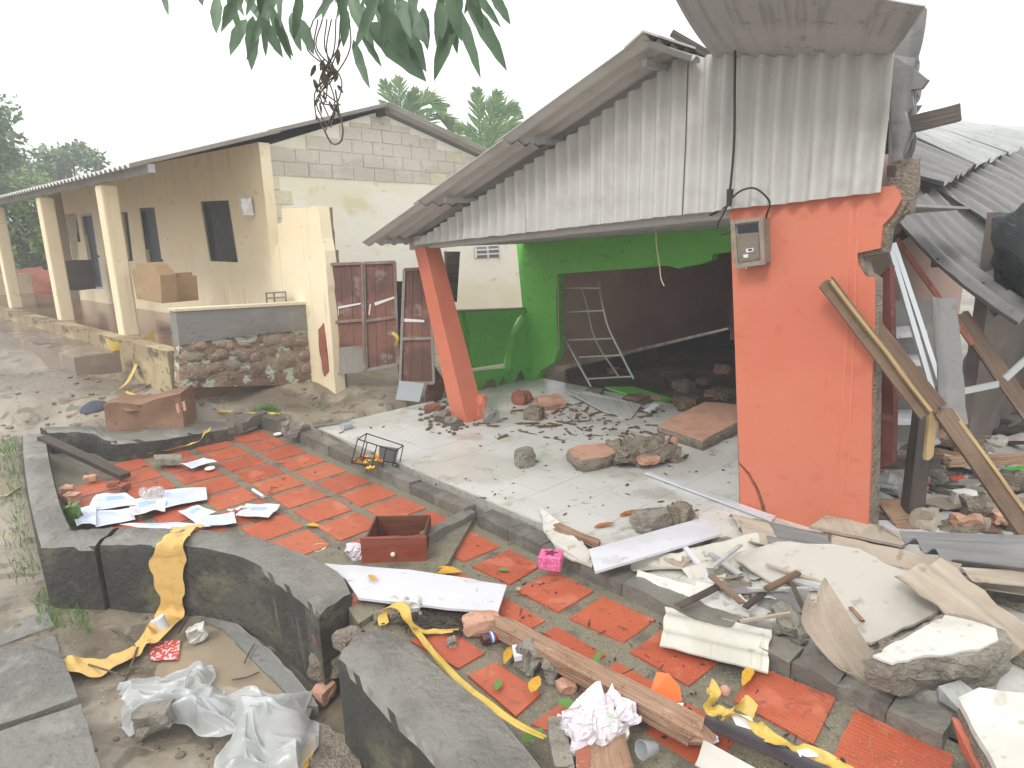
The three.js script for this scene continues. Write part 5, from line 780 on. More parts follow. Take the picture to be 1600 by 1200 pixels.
    part('painted_edge', prism(px3([[1487, 1122, 0.12], [1510, 1134, 0.12], [1552, 1200, 0.1], [1600, 1290, 0.08], [1570, 1290, -0.02], [1500, 1170, 0.0]]), V(0.02, -0.01, -0.02)), M.orange, w);
  }
  // timbers in the foreground
  const T = (a, b, w, h, m, label, amp = 0.008, jag = 0.06, up = UP) => obj('timber', splinter(G(...a), G(...b), h, w, up, amp, jag), m, label, 'timber');
  T([772, 972, 0.03], [1118, 1160, 0.04], 0.11, 0.08, M.woodRot, 'long rotten brown beam lying diagonally on the tiles', 0.014, 0.12);
  T([940, 1128, 0.02], [955, 1215, 0.03], 0.2, 0.05, M.woodRot, 'wide split wood piece at the bottom edge', 0.012, 0.06);
  T([905, 1128, 0.01], [912, 1215, 0.02], 0.06, 0.05, M.brick, 'narrow reddish wood piece at the bottom edge', 0.01, 0.05);
  T([868, 1122, 0.02], [882, 1210, 0.02], 0.08, 0.06, M.rock, 'grey weathered wood stump beside the dark wall', 0.012, 0.02);
  T([66, 684, 0.16], [196, 744, -0.02], 0.1, 0.05, M.woodDark, 'dark plank leaning from the patio wall onto the tiles', 0.003, 0.0);
  T([868, 822, 0.08], [940, 852, 0.08], 0.05, 0.05, M.woodRot, 'broken weathered stick beside the shelf board', 0.012, 0.05);
  T([1070, 855, 0.12], [1128, 925, 0.02], 0.035, 0.02, M.melamine, 'thin white lath standing among the sheet scraps', 0.002, 0.0);
  T([1054, 1105, 0.0], [1118, 1160, 0.0], 0.05, 0.02, M.melamine, 'short white strip beside the rotten beam', 0.003, 0.01);
  C('roof_sheet', [[1102, 1112, 0.04], [1092, 1135, 0.0], [1290, 1192, 0.05], [1275, 1215, 0.0]], { pitch: 0.19, amp: 0.03, phase: 0.5 }, mat('#38353a', [['streak', '#222', 0, 0, 0], ['mid', '#504a48', 0.5, 0.9, 0.6]].slice(1), { s: 0.8, r: 0.4 }), 'black curved sheet piece along the bottom edge');
  C('roof_sheet', [[1100, 1160, 0.02], [1085, 1190, 0.0], [1200, 1215, 0.03], [1180, 1235, 0.0]], { pitch: 0.19, amp: 0.02, phase: 0.1 }, M.plasterWhite, 'white curved sheet piece at the bottom edge');
}
// ---------------------------------------------------------------- things on the patio
{
  // drawer
  const d = thing('wooden_drawer', 'reddish brown wooden drawer with round knob standing on the tiles', 'drawer', G(617, 882, -0.05));
  const fl = G(566, 884, -0.055), fr = G(668, 882, -0.055), h = 0.2, U2 = fr.clone().sub(fl).setY(0).normalize(), B2 = V(U2.z, 0, -U2.x), Wd = fl.distanceTo(fr), D = 0.42;
  const bx = (u0, u1, y0, y1, b0, b1) => { const p = (u, b) => V(fl.x + U2.x * u + B2.x * b, fl.y + y1, fl.z + U2.z * u + B2.z * b); const c = p((u0 + u1) / 2, (b0 + b1) / 2); const g = new RoundedBoxGeometry(u1 - u0, y1 - y0, b1 - b0, 1, 0.003); g.applyMatrix4(new THREE.Matrix4().makeBasis(U2, UP, U2.clone().cross(UP))); g.translate(c.x, fl.y + (y0 + y1) / 2, c.z); return g; };
  part('front_panel', bx(0, Wd, 0, h, 0, 0.022), M.drawer, d); part('front_lip', bx(-0.004, Wd + 0.004, h, h + 0.012, -0.004, 0.024), M.drawer, d);
  part('side_panel', bx(0.02, 0.035, 0.01, h - 0.01, 0.0225, D), M.drawerIn, d); part('side_panel', bx(Wd - 0.035, Wd - 0.02, 0.01, h - 0.01, 0.0225, D), M.drawerIn, d);
  part('back_panel', bx(0.0355, Wd - 0.0355, 0.012, h - 0.012, D - 0.016, D), M.drawerIn, d); part('bottom_panel', bx(0.0355, Wd - 0.0355, 0.016, 0.024, 0.0225, D - 0.017), M.drawerIn, d);
  { const c = V(fl.x + U2.x * Wd * 0.49 - B2.x * 0.018, fl.y + h * 0.46, fl.z + U2.z * Wd * 0.49 - B2.z * 0.018), g = new THREE.SphereGeometry(0.018, 14, 10); g.translate(c.x, c.y, c.z); const k = part('knob', g, plain('#c9c4b4', 0.3), d); part('knob_stem', rod(c, c.clone().addScaledVector(B2, 0.016), 0.009), M.iron, k); }
  // papers: flat print
  const cv = (seed, tint) => { const c = document.createElement('canvas'); c.width = c.height = 128; const x = c.getContext('2d'), r = rng(seed); x.fillStyle = tint; x.fillRect(0, 0, 128, 128); x.fillStyle = '#8fa0c4'; for (let i = 0; i < 9; i++) x.fillRect(12, 14 + i * 11, 40 + r() * 60, 2.5); x.fillStyle = seed % 2 ? '#9db7d6' : '#b9c3da'; x.fillRect(14 + r() * 30, 70, 60, 34); const t = new THREE.CanvasTexture(c); t.colorSpace = THREE.SRGBColorSpace; const m = new THREE.MeshStandardMaterial({ map: t, roughness: 0.7, side: THREE.DoubleSide }); m.userData.s = 1; return m; };
  const pm = [cv(1, '#d3d6de'), cv(2, '#ccd3e0'), cv(3, '#d6d4d0'), cv(4, '#c8d2e2')];
  const sheet = (l, k, label, y = -0.045, wav = 0.012) => { const P = px3(l, y + k * 0.0035); const g = shell(10, 10, (u, v) => { const p = mixv(mixv(P[0], P[1], u), mixv(P[3], P[2], u), v); p.y += wav * (0.6 + noise3(u * 3 + k * 5, v * 3, k)) ; return p; }, 0.0015, UP, [1, 1]); obj('paper_sheet', g, pm[k % 4], label, 'paper', 'papers strewn over the patio'); };
  sheet([[150, 772], [196, 770], [225, 790], [135, 800]], 0, 'white paper at the back of the paper heap by the wall corner');
  sheet([[135, 798], [205, 796], [212, 812], [150, 824]], 1, 'white paper with green edge in the paper heap by the wall corner');
  sheet([[200, 785], [262, 775], [258, 800], [208, 812]], 2, 'crumpled grey paper in the middle of the paper heap', -0.045, 0.03);
  sheet([[252, 768], [322, 762], [324, 780], [258, 796]], 3, 'printed leaflet at the right end of the paper heap');
  sheet([[278, 800], [310, 790], [338, 802], [305, 815]], 4, 'striped paper below the printed leaflet');
  sheet([[300, 812], [366, 802], [370, 820], [310, 825]], 5, 'blue printed paper next to the yellow cloth');
  sheet([[385, 788], [438, 790], [420, 811], [368, 808]], 6, 'single printed photo sheet alone on the red tiles');
  sheet([[282, 726], [318, 716], [340, 722], [300, 732]], 7, 'small bluish paper beside the green-edged brick');
  sheet([[186, 820], [250, 818], [330, 822], [240, 829]], 8, 'long blue paper along the top of the curved wall', -0.02);
  sheet([[110, 798], [150, 790], [150, 820], [120, 822]], 9, 'lilac paper edge beside the wall corner');
  sheet([[355, 795], [388, 792], [372, 798], [356, 800]], 10, 'narrow cream paper strip on the red tiles');
  obj('plastic_scrap', chunk(G(238, 778, -0.03), 0.16, 0.06, 0.1, 0.3, 0.4, 0, 6), M.bag, 'clear plastic scrap on the paper heap', 'plastic');
  // green-edged brick, shells, lids
  { const b = thing('grey_brick', 'flat grey brick with green painted edge on the far tiles', 'brick', G(261, 725, -0.05)); const p = px3([[240, 710], [283, 710], [285, 718], [242, 718]], 0.03); part('brick_body', prism(ragged(p, 0.06, 0.004), V(0, -0.06, 0)), M.rock, b); const e = px3([[240, 722], [285, 722], [285, 724], [240, 724]], -0.02); part('painted_edge', prism(e, V(0, -0.02, 0)), plain('#6f9a4a', 0.6), b); }
  const disc = (px, py, y, r, m, label, name) => { const c = G(px, py, y), g = new THREE.LatheGeometry([[0, 0.002], [r * 0.7, 0.001], [r * 0.95, 0.004], [r, 0.01], [r * 0.97, 0.013], [r * 0.9, 0.008], [0, 0.006]].map(([x, z]) => new THREE.Vector2(x, z)), 26); g.rotateX(0.06); g.translate(c.x, c.y, c.z); obj(name, g, m, label, name.split('_').pop()); };
  disc(498, 857, -0.05, 0.058, plain('#dfdac8', 0.4), 'cream plastic disc on the tiles left of the drawer', 'plastic_disc');
  disc(434, 679, -0.05, 0.05, plain('#dcdcd8', 0.4), 'white disc at the far corner of the tiles', 'plastic_disc');
  disc(328, 733, -0.05, 0.05, plain('#d9d5cc', 0.5), 'small pale disc beside the bluish paper', 'plastic_disc');
  disc(810, 922, YB + 0.004, 0.018, plain('#a49a88', 0.4), 'small round coin-like cap on the lower tiles', 'bottle_cap');
  // cigarette-like white tube
  obj('white_tube', rod(G(395, 765, -0.02), G(412, 776, -0.02), 0.014, 12), M.paper, 'short white tube on the tiles', 'tube');
  obj('crumpled_paper', chunk(G(560, 870, -0.05), 0.14, 0.08, 0.1, 0.2, 0.4, 0, 6), mat('#d6cfd8', [['spots', '#b98a8f', 0.6, 0.8, 0.7], ['mid', '#8e97b8', 0.65, 0.85, 0.6]], { s: 0.15, r: 0.6 }), 'crumpled coloured paper beside the drawer', 'paper');
  // pink box with star hole
  { const c = G(861, 884, 0.03), b = thing('pink_box', 'small pink cardboard box with dark star opening on the kerb', 'box', c); const g = new RoundedBoxGeometry(0.15, 0.095, 0.13, 2, 0.006); rough(g, 0.004, 20); g.rotateY(-0.25); g.translate(c.x, c.y + 0.045, c.z); part('carton', g, mat('#d05a8e', [['spots', '#e8a5c0', 0.55, 0.75, 0.8], ['mid', '#b04478', 0.55, 0.85, 0.6]], { s: 0.14, r: 0.5 }), b); const s = []; for (let i = 0; i < 10; i++) { const a = i / 10 * 6.283, r = i % 2 ? 0.024 : 0.05; s.push(V(c.x + r * Math.cos(a), c.y + 0.098, c.z + r * Math.sin(a) * 0.9)); } part('star_opening', prism(s, V(0, -0.006, 0)), plain('#6a2434', 0.7), b); }
  // wire basket and artificial flowers
  { const bk = thing('wire_basket', 'small black wire basket lying on the kerb by the white floor', 'basket', G(585, 735, 0.05)); const p = (a, b, o = 0) => { const q = ONP(a, b, G(582, 735, 0.04), V(0.3, 0, 1)); return q.add(V(0.08 * o, 0, -0.28 * o)); };
    const wire = (a, b) => part('wire', rod(a, b, 0.0055, 6), M.black, bk);
    const c4 = [[559, 686], [618, 705], [612, 735], [549, 723]]; for (const o of [0, 0.6]) for (let i = 0; i < 4; i++) wire(p(...c4[i], o), p(...c4[(i + 1) % 4], o)); for (let i = 0; i < 4; i++) wire(p(...c4[i], 0), p(...c4[i], 0.6));
    for (const t of [0.25, 0.5, 0.75]) wire(mixv(p(...c4[0]), p(...c4[1]), t), mixv(p(...c4[3]), p(...c4[2]), t));
    const fl = thing('artificial_flowers', 'bright yellow and red artificial flowers beside the wire basket', 'flowers', G(568, 722, 0.04)); for (let k = 0; k < 26; k++) { const c = G(557 + rr(0, 40), 716 + rr(-6, 10) + (k > 18 ? 8 : 0), 0.1), n = 6, gs = []; for (let i = 0; i < n; i++) { const a = i / n * 6.28 + k; gs.push(leafGeo(c, c.clone().add(V(0.035 * Math.cos(a), 0.012 + 0.02 * R(), 0.035 * Math.sin(a))), 0.02, UP, 0)); } part(k % 5 === 4 ? 'leaf_cluster' : 'flower', mergeGeometries(gs), k % 5 === 4 ? M.grass : k % 3 ? plain('#e8b52c', 0.6) : plain('#d94f3a', 0.6), fl); }
    obj('grey_tray', prism([p(586, 702, 0.3), p(615, 706, 0.3), p(610, 728, 0.3), p(585, 722, 0.3)], V(0.01, 0, -0.02)), plain('#6f6d70', 0.6), 'grey tray inside the wire basket', 'tray');
  }
  // soda bottle
  { const a = G(752, 1000, -0.03), b = G(806, 985, -0.03), L = 0.2; const bt = thing('soda_bottle', 'small cola bottle with blue and red label and red cap on the tiles', 'bottle', a.clone().setY(-0.06)); const dir = b.clone().sub(a).normalize(); const e = a.clone().addScaledVector(dir, L);
    const lathe = (pr, m, nm) => { const g = new THREE.LatheGeometry(pr.map(([x, y]) => new THREE.Vector2(x, y)), 20); g.translate(0, -L / 2, 0); g.rotateZ(-Math.PI / 2); part(nm, frameGeo(g, a, e, UP), m, bt); };
    lathe([[0, 0.002], [0.026, 0], [0.031, 0.012], [0.031, 0.045], [0.029, 0.06], [0.031, 0.075], [0.031, 0.115], [0.024, 0.145], [0.013, 0.17], [0.012, 0.18], [0, 0.18]], plain('#4a1a14', 0.12, { clearcoat: 0.5 }), 'bottle_body'); lathe([[0.0318, 0.045], [0.0318, 0.085]], plain('#2f6fc0', 0.4), 'label'); lathe([[0.0321, 0.056], [0.0321, 0.068]], plain('#e9e6e6', 0.4), 'label_band'); lathe([[0.0321, 0.076], [0.0321, 0.085]], plain('#c9302c', 0.4), 'label_band'); lathe([[0, 0.2], [0.0145, 0.2], [0.0155, 0.195], [0.0155, 0.178], [0.0, 0.178]], plain('#d0302a', 0.35), 'cap'); }
  // plastic cup
  { const c = G(1012, 1175, 0.0), g = new THREE.LatheGeometry([[0, 0], [0.026, 0], [0.037, 0.075], [0.04, 0.077], [0.039, 0.08], [0.036, 0.077], [0.025, 0.003], [0, 0.003]].map(([x, y]) => new THREE.Vector2(x, y)), 26); g.rotateZ(1.25); g.rotateY(0.5); g.translate(c.x + 0.03, c.y + 0.02, c.z); obj('plastic_cup', g, plain('#c4c8c9', 0.25, { transmission: 0.5, thickness: 0 }), 'clear plastic cup lying on its side at the bottom edge', 'cup'); }
  // orange and white torn card
  P3('orange_card', [[1012, 1092, 0.02], [1026, 1050, 0.12], [1045, 1052, 0.12], [1062, 1072, 0.06], [1066, 1095, 0.01], [1040, 1100, 0.0]], plain('#ee7436', 0.5), 'torn bright orange card beside the rotten beam', 'card');
  P3('white_card', [[978, 1078, 0.04], [1004, 1086, 0.06], [1035, 1098, 0.04], [1068, 1098, 0.03], [1066, 1118, 0], [1050, 1122, 0], [1010, 1100, 0.01]], M.paper, 'torn white card below the orange card', 'card');
  P3('printed_wrapper', [[1140, 1112, 0.03], [1172, 1120, 0.03], [1190, 1145, 0.02], [1150, 1132, 0.02]], cv(5, '#dfe4f2'), 'blue and white printed wrapper beside the black sheet', 'wrapper');
  P3('printed_wrapper', [[1245, 1172, 0.03], [1275, 1168, 0.03], [1278, 1182, 0.02], [1250, 1182, 0.02]], cv(6, '#e6e2e6'), 'small white wrapper under the yellow tape at the bottom', 'wrapper');
  { const g = chunk(G(935, 1142, 0.0), 0.3, 0.1, 0.2, 0.4, 0.45, 0, 9); obj('printed_bag', g, mat('#ddd6da', [['spots', '#b98aa5', 0.74, 0.85, 0.7], ['mid', '#b9b3bd', 0.5, 0.85, 0.6], ['big', '#8fae8c', 0.75, 0.9, 0.4]], { s: 0.3, r: 0.3 }), 'crumpled white plastic bag with pink print near the bottom', 'bag'); }
  obj('white_fluff', chunk(G(640, 960, YB), 0.12, 0.07, 0.08, 0.3, 0.5, 0, 7), M.plasterWhite, 'tuft of white stuffing under the edge of the long white board', 'stuffing');
  obj('small_box', prism(px3([[800, 1008, 0.06], [812, 1006, 0.06], [816, 1024, 0.05], [804, 1026, 0.05]]), V(0, -0.03, 0)), M.paper, 'tiny white carton beside the rotten beam', 'carton');
  obj('orange_ball', (() => { const c = G(1132, 1084, 0.0), g = new THREE.IcosahedronGeometry(0.028, 3); rough(g, 0.006, 30); g.translate(c.x, c.y + 0.015, c.z); return g; })(), M.salmon, 'small round pinkish stone beside the yellow tape knot', 'stone');
}
function P3(name, l, m, label, cat) { return obj(name, prism(px3(l), V(0, -0.003, 0)), m, label, cat); }
// ---------------------------------------------------------------- yellow tape
{
  const tp = (l, w, label, dir, wob = 0.012) => obj('caution_tape', ribbon(px3(l), w, dir || (t => V(0.75, 0.25 + 0.9 * noise3(t * 9, l[0][0], 1), -0.6 + 0.5 * noise3(t * 7, 3, l[0][1])).normalize()), { seg: 90, wob: wob * 0.7, wf: 9 }), M.tape, label, 'tape', 'yellow caution tape');
  tp([[628, 948, 0.0], [640, 972, -0.03], [660, 998, -0.02], [690, 1035, 0.0], [720, 1065, 0.02], [770, 1105, 0.04], [815, 1135, 0.05], [852, 1152, 0.02]], 0.034, 'yellow caution tape running along the dark wall top');
  tp([[600, 975, -0.03], [598, 960, -0.01], [612, 945, 0.04], [630, 950, 0.05], [640, 972, 0.0], [665, 985, -0.02], [712, 985, -0.03]], 0.06, 'loop of yellow caution tape below the white board', null, 0.02);
  tp([[1130, 1118, 0.02], [1165, 1122, 0.04], [1200, 1150, 0.03], [1240, 1168, 0.02], [1290, 1185, 0.02], [1330, 1210, 0.02]], 0.06, 'yellow caution tape along the black sheet at the bottom', null, 0.02);
  tp([[1108, 1070, 0.06], [1118, 1085, 0.05], [1105, 1105, 0.02], [1140, 1110, 0.05], [1160, 1100, 0.04], [1180, 1115, 0.02]], 0.07, 'knotted bundle of yellow tape beside the ribbed tiles', null, 0.035);
  tp([[232, 708, -0.04], [262, 703, -0.04], [295, 694, 0.03], [312, 688, 0.08], [320, 678, 0.13], [328, 668, 0.16]], 0.05, 'yellow tape climbing over the far patio wall');
  tp([[292, 641, 0.12], [340, 642, 0.12], [380, 644, 0.1], [440, 646, 0.08]], 0.05, 'yellow tape lying behind the patio on the dirt');
  const yb = FP(205, 535, 1.6);
  obj('caution_tape', ribbon([yb.clone().add(V(-0.3, 0.05, 0.1)), yb.clone().add(V(-0.1, 0.0, 0.25)), yb.clone().add(V(0.2, 0.02, 0.2)), yb.clone().add(V(0.35, 0.08, 0.0))], 0.13, () => V(0, 1, 0.1).normalize(), { wob: 0.04 }), M.tape, 'yellow tape tied round the foot of the porch column', 'tape', 'yellow caution tape');
  tp([[205, 536, yb.y + 0.02], [212, 560, yb.y - 0.16], [208, 580, yb.y - 0.25], [196, 600, 0.44], [170, 612, 0.42], [130, 622, 0.35], [100, 628, 0.32]], 0.07, 'yellow tape trailing from the column across the dirt to the left', t => V(0.9, 0.3, 0.2).normalize());
  tp([[228, 535, yb.y + 0.02], [236, 552, yb.y - 0.12], [244, 575, 0.5], [243, 595, 0.43], [215, 606, 0.4], [198, 611, 0.38], [212, 618, 0.36]], 0.06, 'yellow tape hanging from the column and folding back on the dirt', t => V(0.9, 0.3, 0.2).normalize());
  // yellow cloth over the wall
  const top = px3([[300, 815, 0.0], [286, 826, 0.125], [268, 846, 0.12], [262, 858, 0.1]]), f = [G(262, 856, 0.1)]; const w0 = G(262, 853, 0.1), nrm = V(0.15, 0, 1).normalize();
  const onW = (a, b) => ONP(a, b, w0.clone().addScaledVector(nrm, 0.035), nrm);
  const pts = [G(296, 822, 0.02), G(284, 830, 0.125), G(266, 851, 0.125), onW(262, 872), onW(263, 905), onW(268, 935), onW(266, 958), ...[[252, 978], [222, 1008], [190, 1032], [150, 1052], [110, 1052], [76, 1064]].map(([a, b]) => { const q = G(a, b, -0.42); q.y = Math.max(groundH(q.x, q.z), -0.47) + 0.045; return q; })];
  obj('yellow_cloth', ribbon(pts, t => (0.2 + 0.035 * Math.sin(t * 23) + 0.02 * Math.sin(t * 61)) * (t > 0.95 ? 0.6 : 1), t => V(1, 0, -0.12).lerp(V(0.5, 0.05, 0.85), sstep(0.45, 0.75, t)).normalize(), { seg: 160, wob: 0.04, wf: 16 }), M.cloth, 'long mustard yellow cloth draped over the curved wall into the basin', 'cloth');
}
// ---------------------------------------------------------------- basin litter
{
  // crumpled clear plastic bag
  const crump = (c, hgt, sd, n = 84) => shell(n, n, (u, v) => { const P = px3(c, -0.44), p = mixv(mixv(P[0], P[1], u), mixv(P[3], P[2], u), v); const e = Math.min(u, 1 - u, v, 1 - v), k = sstep(0, 0.2, e), wv = v + 0.12 * noise3(u * 3, v * 2, sd); const r1 = noise3(u * 2.2 + sd, v * 2.4, 1), r2 = 1 - Math.abs(noise3(u * 2.6 + sd, wv * 8, 4)), r3 = 1 - Math.abs(noise3(u * 5 + sd, wv * 19, 8)); p.y += k * hgt * (0.45 + 0.5 * r1) + (0.2 + 0.8 * k) * (0.05 * r2 * r2 * r2 + 0.012 * r3 * r3) - 0.012; p.x += 0.05 * noise3(u * 5 + sd, v * 5, 2); p.z += 0.05 * noise3(u * 5, v * 5 + sd, 7); return p; }, 0.002, UP, [1, 1]);
  const b = thing('plastic_bag', 'large crumpled clear plastic bag lying in the muddy basin', 'bag', G(330, 1120, -0.45));
  part('bag_body', crump([[170, 1085], [330, 1030], [350, 1100], [195, 1140]], 0.12, 3), M.bag, b); part('bag_fold', crump([[285, 1080], [440, 1085], [380, 1150], [215, 1130]], 0.14, 9), M.bag, b); part('bag_tail', crump([[370, 1100], [492, 1082], [480, 1240], [330, 1230]], 0.2, 5), M.bag, b);
  obj('broken_stone', chunk(G(245, 1140, -0.46), 0.18, 0.12, 0.15, 0.3, 0.25), M.rock, 'pale stone under the edge of the plastic bag', 'stone');
  obj('paper_cup', chunk(G(310, 1000, -0.46), 0.11, 0.1, 0.09, 0.5, 0.2, 0.2, 5), M.plasterWhite, 'crushed white foam cup in the puddle', 'cup');
  obj('paper_cup', (() => { const c = G(254, 985, -0.43), g = new THREE.CylinderGeometry(0.045, 0.03, 0.1, 18); g.rotateZ(0.4); g.translate(c.x, c.y + 0.05, c.z); return g; })(), M.paper, 'white paper cup standing on the yellow cloth', 'cup');
  obj('red_wrapper', prism(px3([[232, 1002], [282, 1000], [278, 1030], [236, 1032]], -0.455), V(0, -0.004, 0)), mat('#d9cfc8', [['spots', '#c23a38', 0.35, 0.55, 0.95], ['mid', '#c98a3e', 0.7, 0.85, 0.6]], { s: 0.32, r: 0.4 }), 'red and white wrapper floating in the puddle', 'wrapper');
  obj('black_strap', ribbon([G(278, 990, -0.42), G(288, 975, -0.38), G(294, 960, -0.36), G(302, 955, -0.36)], 0.05, () => V(0.6, 0.5, 0.4).normalize(), { wob: 0.01 }), M.black, 'short black strap at the foot of the yellow cloth', 'strap');
  const twig = (l, y, r, label) => obj('twig', tube(px3(l, y), r, 16, 5), M.bark, label, 'twig');
  twig([[160, 980], [185, 988], [200, 1000], [216, 1015]], -0.42, 0.007, 'dark twig across the yellow cloth');
  twig([[215, 1012], [205, 1040], [195, 1065], [188, 1082]], -0.41, 0.008, 'long twig beside the yellow cloth towards the bag');
  twig([[138, 1038], [160, 1045], [195, 1056]], -0.36, 0.006, 'thin twig at the lower end of the yellow cloth');
  twig([[362, 1062], [385, 1058], [405, 1050]], -0.45, 0.006, 'forked twig in the puddle behind the bag');
  twig([[382, 1036], [390, 1018], [398, 1006]], -0.44, 0.005, 'upright twig in the puddle near the curved wall');
  obj('basin_leaf', leafGeo(G(492, 1150, -0.45), G(472, 1205, -0.48), 0.06, V(0, 1, 0.3)), M.yellowLeaf, 'yellowing leaf at the foot of the dark wall', 'leaf');
  obj('basin_slab', prism(ragged(px3([[490, 1125], [545, 1150], [570, 1215], [480, 1215]], -0.47), 0.08, 0.008), V(0, -0.05, 0)), M.core, 'brownish slab at the bottom of the wall gap', 'slab');
}
// ---------------------------------------------------------------- behind the patio: box, cap, sofa, crate
{
  const c = G(240, 664, 0.1), b = thing('cardboard_box', 'soaked brown cardboard box collapsed behind the patio wall', 'box', c);
  const g = new THREE.BoxGeometry(0.84, 0.36, 0.42, 12, 6, 6); const p = g.attributes.position; for (let i = 0; i < p.count; i++) { let x = p.getX(i), y = p.getY(i), z = p.getZ(i); if (y > 0.1) { y += 0.07 * (x / 0.42) * (x > 0 ? 1 : 0.1) - 0.03 * Math.max(0, 1 - Math.abs(x + 0.02) / 0.2); } x *= 1 - 0.12 * (0.18 - y) * (x < 0 ? -1 : 0.2); z += 0.03 * noise3(x * 5, y * 6, z * 4); y += 0.02 * noise3(x * 7, 3, z * 7); p.setXYZ(i, x, y, z); }
  const g2 = toCreasedNormals(g, 0.6); g2.rotateY(0.12); g2.translate(c.x, c.y + 0.16, c.z); part('carton', g2, M.cardboard, b);
  part('side_print', prism([[274, 632], [278, 630], [281, 644], [277, 646]].map(([a, d]) => ONP(a, d, c.clone().add(V(0, 0, 0.27)), V(-0.12, 0, 1))), V(0, 0, -0.01)), M.salmon, b); part('side_print', prism([[284, 628], [288, 626], [291, 641], [287, 643]].map(([a, d]) => ONP(a, d, c.clone().add(V(0, 0, 0.27)), V(-0.12, 0, 1))), V(0, 0, -0.01)), M.salmon, b);
  part('flap', shell(8, 6, (u, v) => { const q = mixv(mixv(G(196, 642, 0.36), G(245, 640, 0.32), u), mixv(G(186, 632, 0.4), G(240, 628, 0.34), u), v); return q; }, 0.008, UP, [0.5, 0.2]), M.cardboard, b);
  const k = G(150, 640, 0.2), cap = thing('baseball_hat', 'dark grey cap lying on the dirt beside the cardboard box', 'cap', k); const cg = new THREE.SphereGeometry(0.19, 20, 10, 0, 6.2832, 0, 1.5); cg.scale(1, 0.55, 0.85); rough(cg, 0.03, 6); cg.translate(k.x, k.y, k.z); part('crown', cg, M.clothGrey, cap); part('brim', prism([[125, 640], [140, 634], [148, 644], [132, 646]].map(([a, d]) => G(a, d, 0.2)), V(0, -0.015, 0)), M.clothGrey, cap);
  // sofa on the porch: stands where its foot meets the porch floor
  let off = 1.4; while (off > 0 && FP(252, 474, off).y < porchY) off -= 0.02;
  const so = thing('brown_sofa', 'tan brown sofa standing on the porch of the cream house', 'sofa', FP(252, 474, off)), S2 = (l, o) => l.map(([a, d]) => FP(a, d, off + o)), bk = k => yn.clone().multiplyScalar(-k);
  part('arm', prism(S2([[206, 424], [214, 412], [230, 410], [242, 418], [250, 430], [253, 474], [214, 467]], 0), bk(0.2)), M.sofa, so); part('seat_base', prism(S2([[212, 436], [249, 434], [253, 474], [214, 467]], -0.095), bk(0.5)), M.sofa, so);
  part('cushion', prism(S2([[216, 430], [247, 428], [249, 434], [214, 436]], -0.12), bk(0.45)), mat('#8f7350', [['big', '#7a6040', 0.4, 0.8, 0.6]], { s: 0.8, r: 0.8 }), so);
  obj('dark_crate', chunk(FP(126, 452, 0.6), 0.55, 0.6, 0.45, 0.7, 0.03), M.woodDark, 'dark brown box on the porch beside the far door', 'box');
  const wr = thing('wire_rack', 'small wire rack leaning on the cream facade above the end wall', 'rack', FP(430, 472, 0.15)); for (const [a, d, e, f] of [[416, 458, 446, 456], [416, 458, 417, 474], [446, 456, 447, 472], [428, 457, 429, 473], [417, 466, 447, 464]]) part('wire', rod(FP(a, d, 0.15), FP(e, f, 0.15), 0.012, 6), M.rustGrey, wr);
}
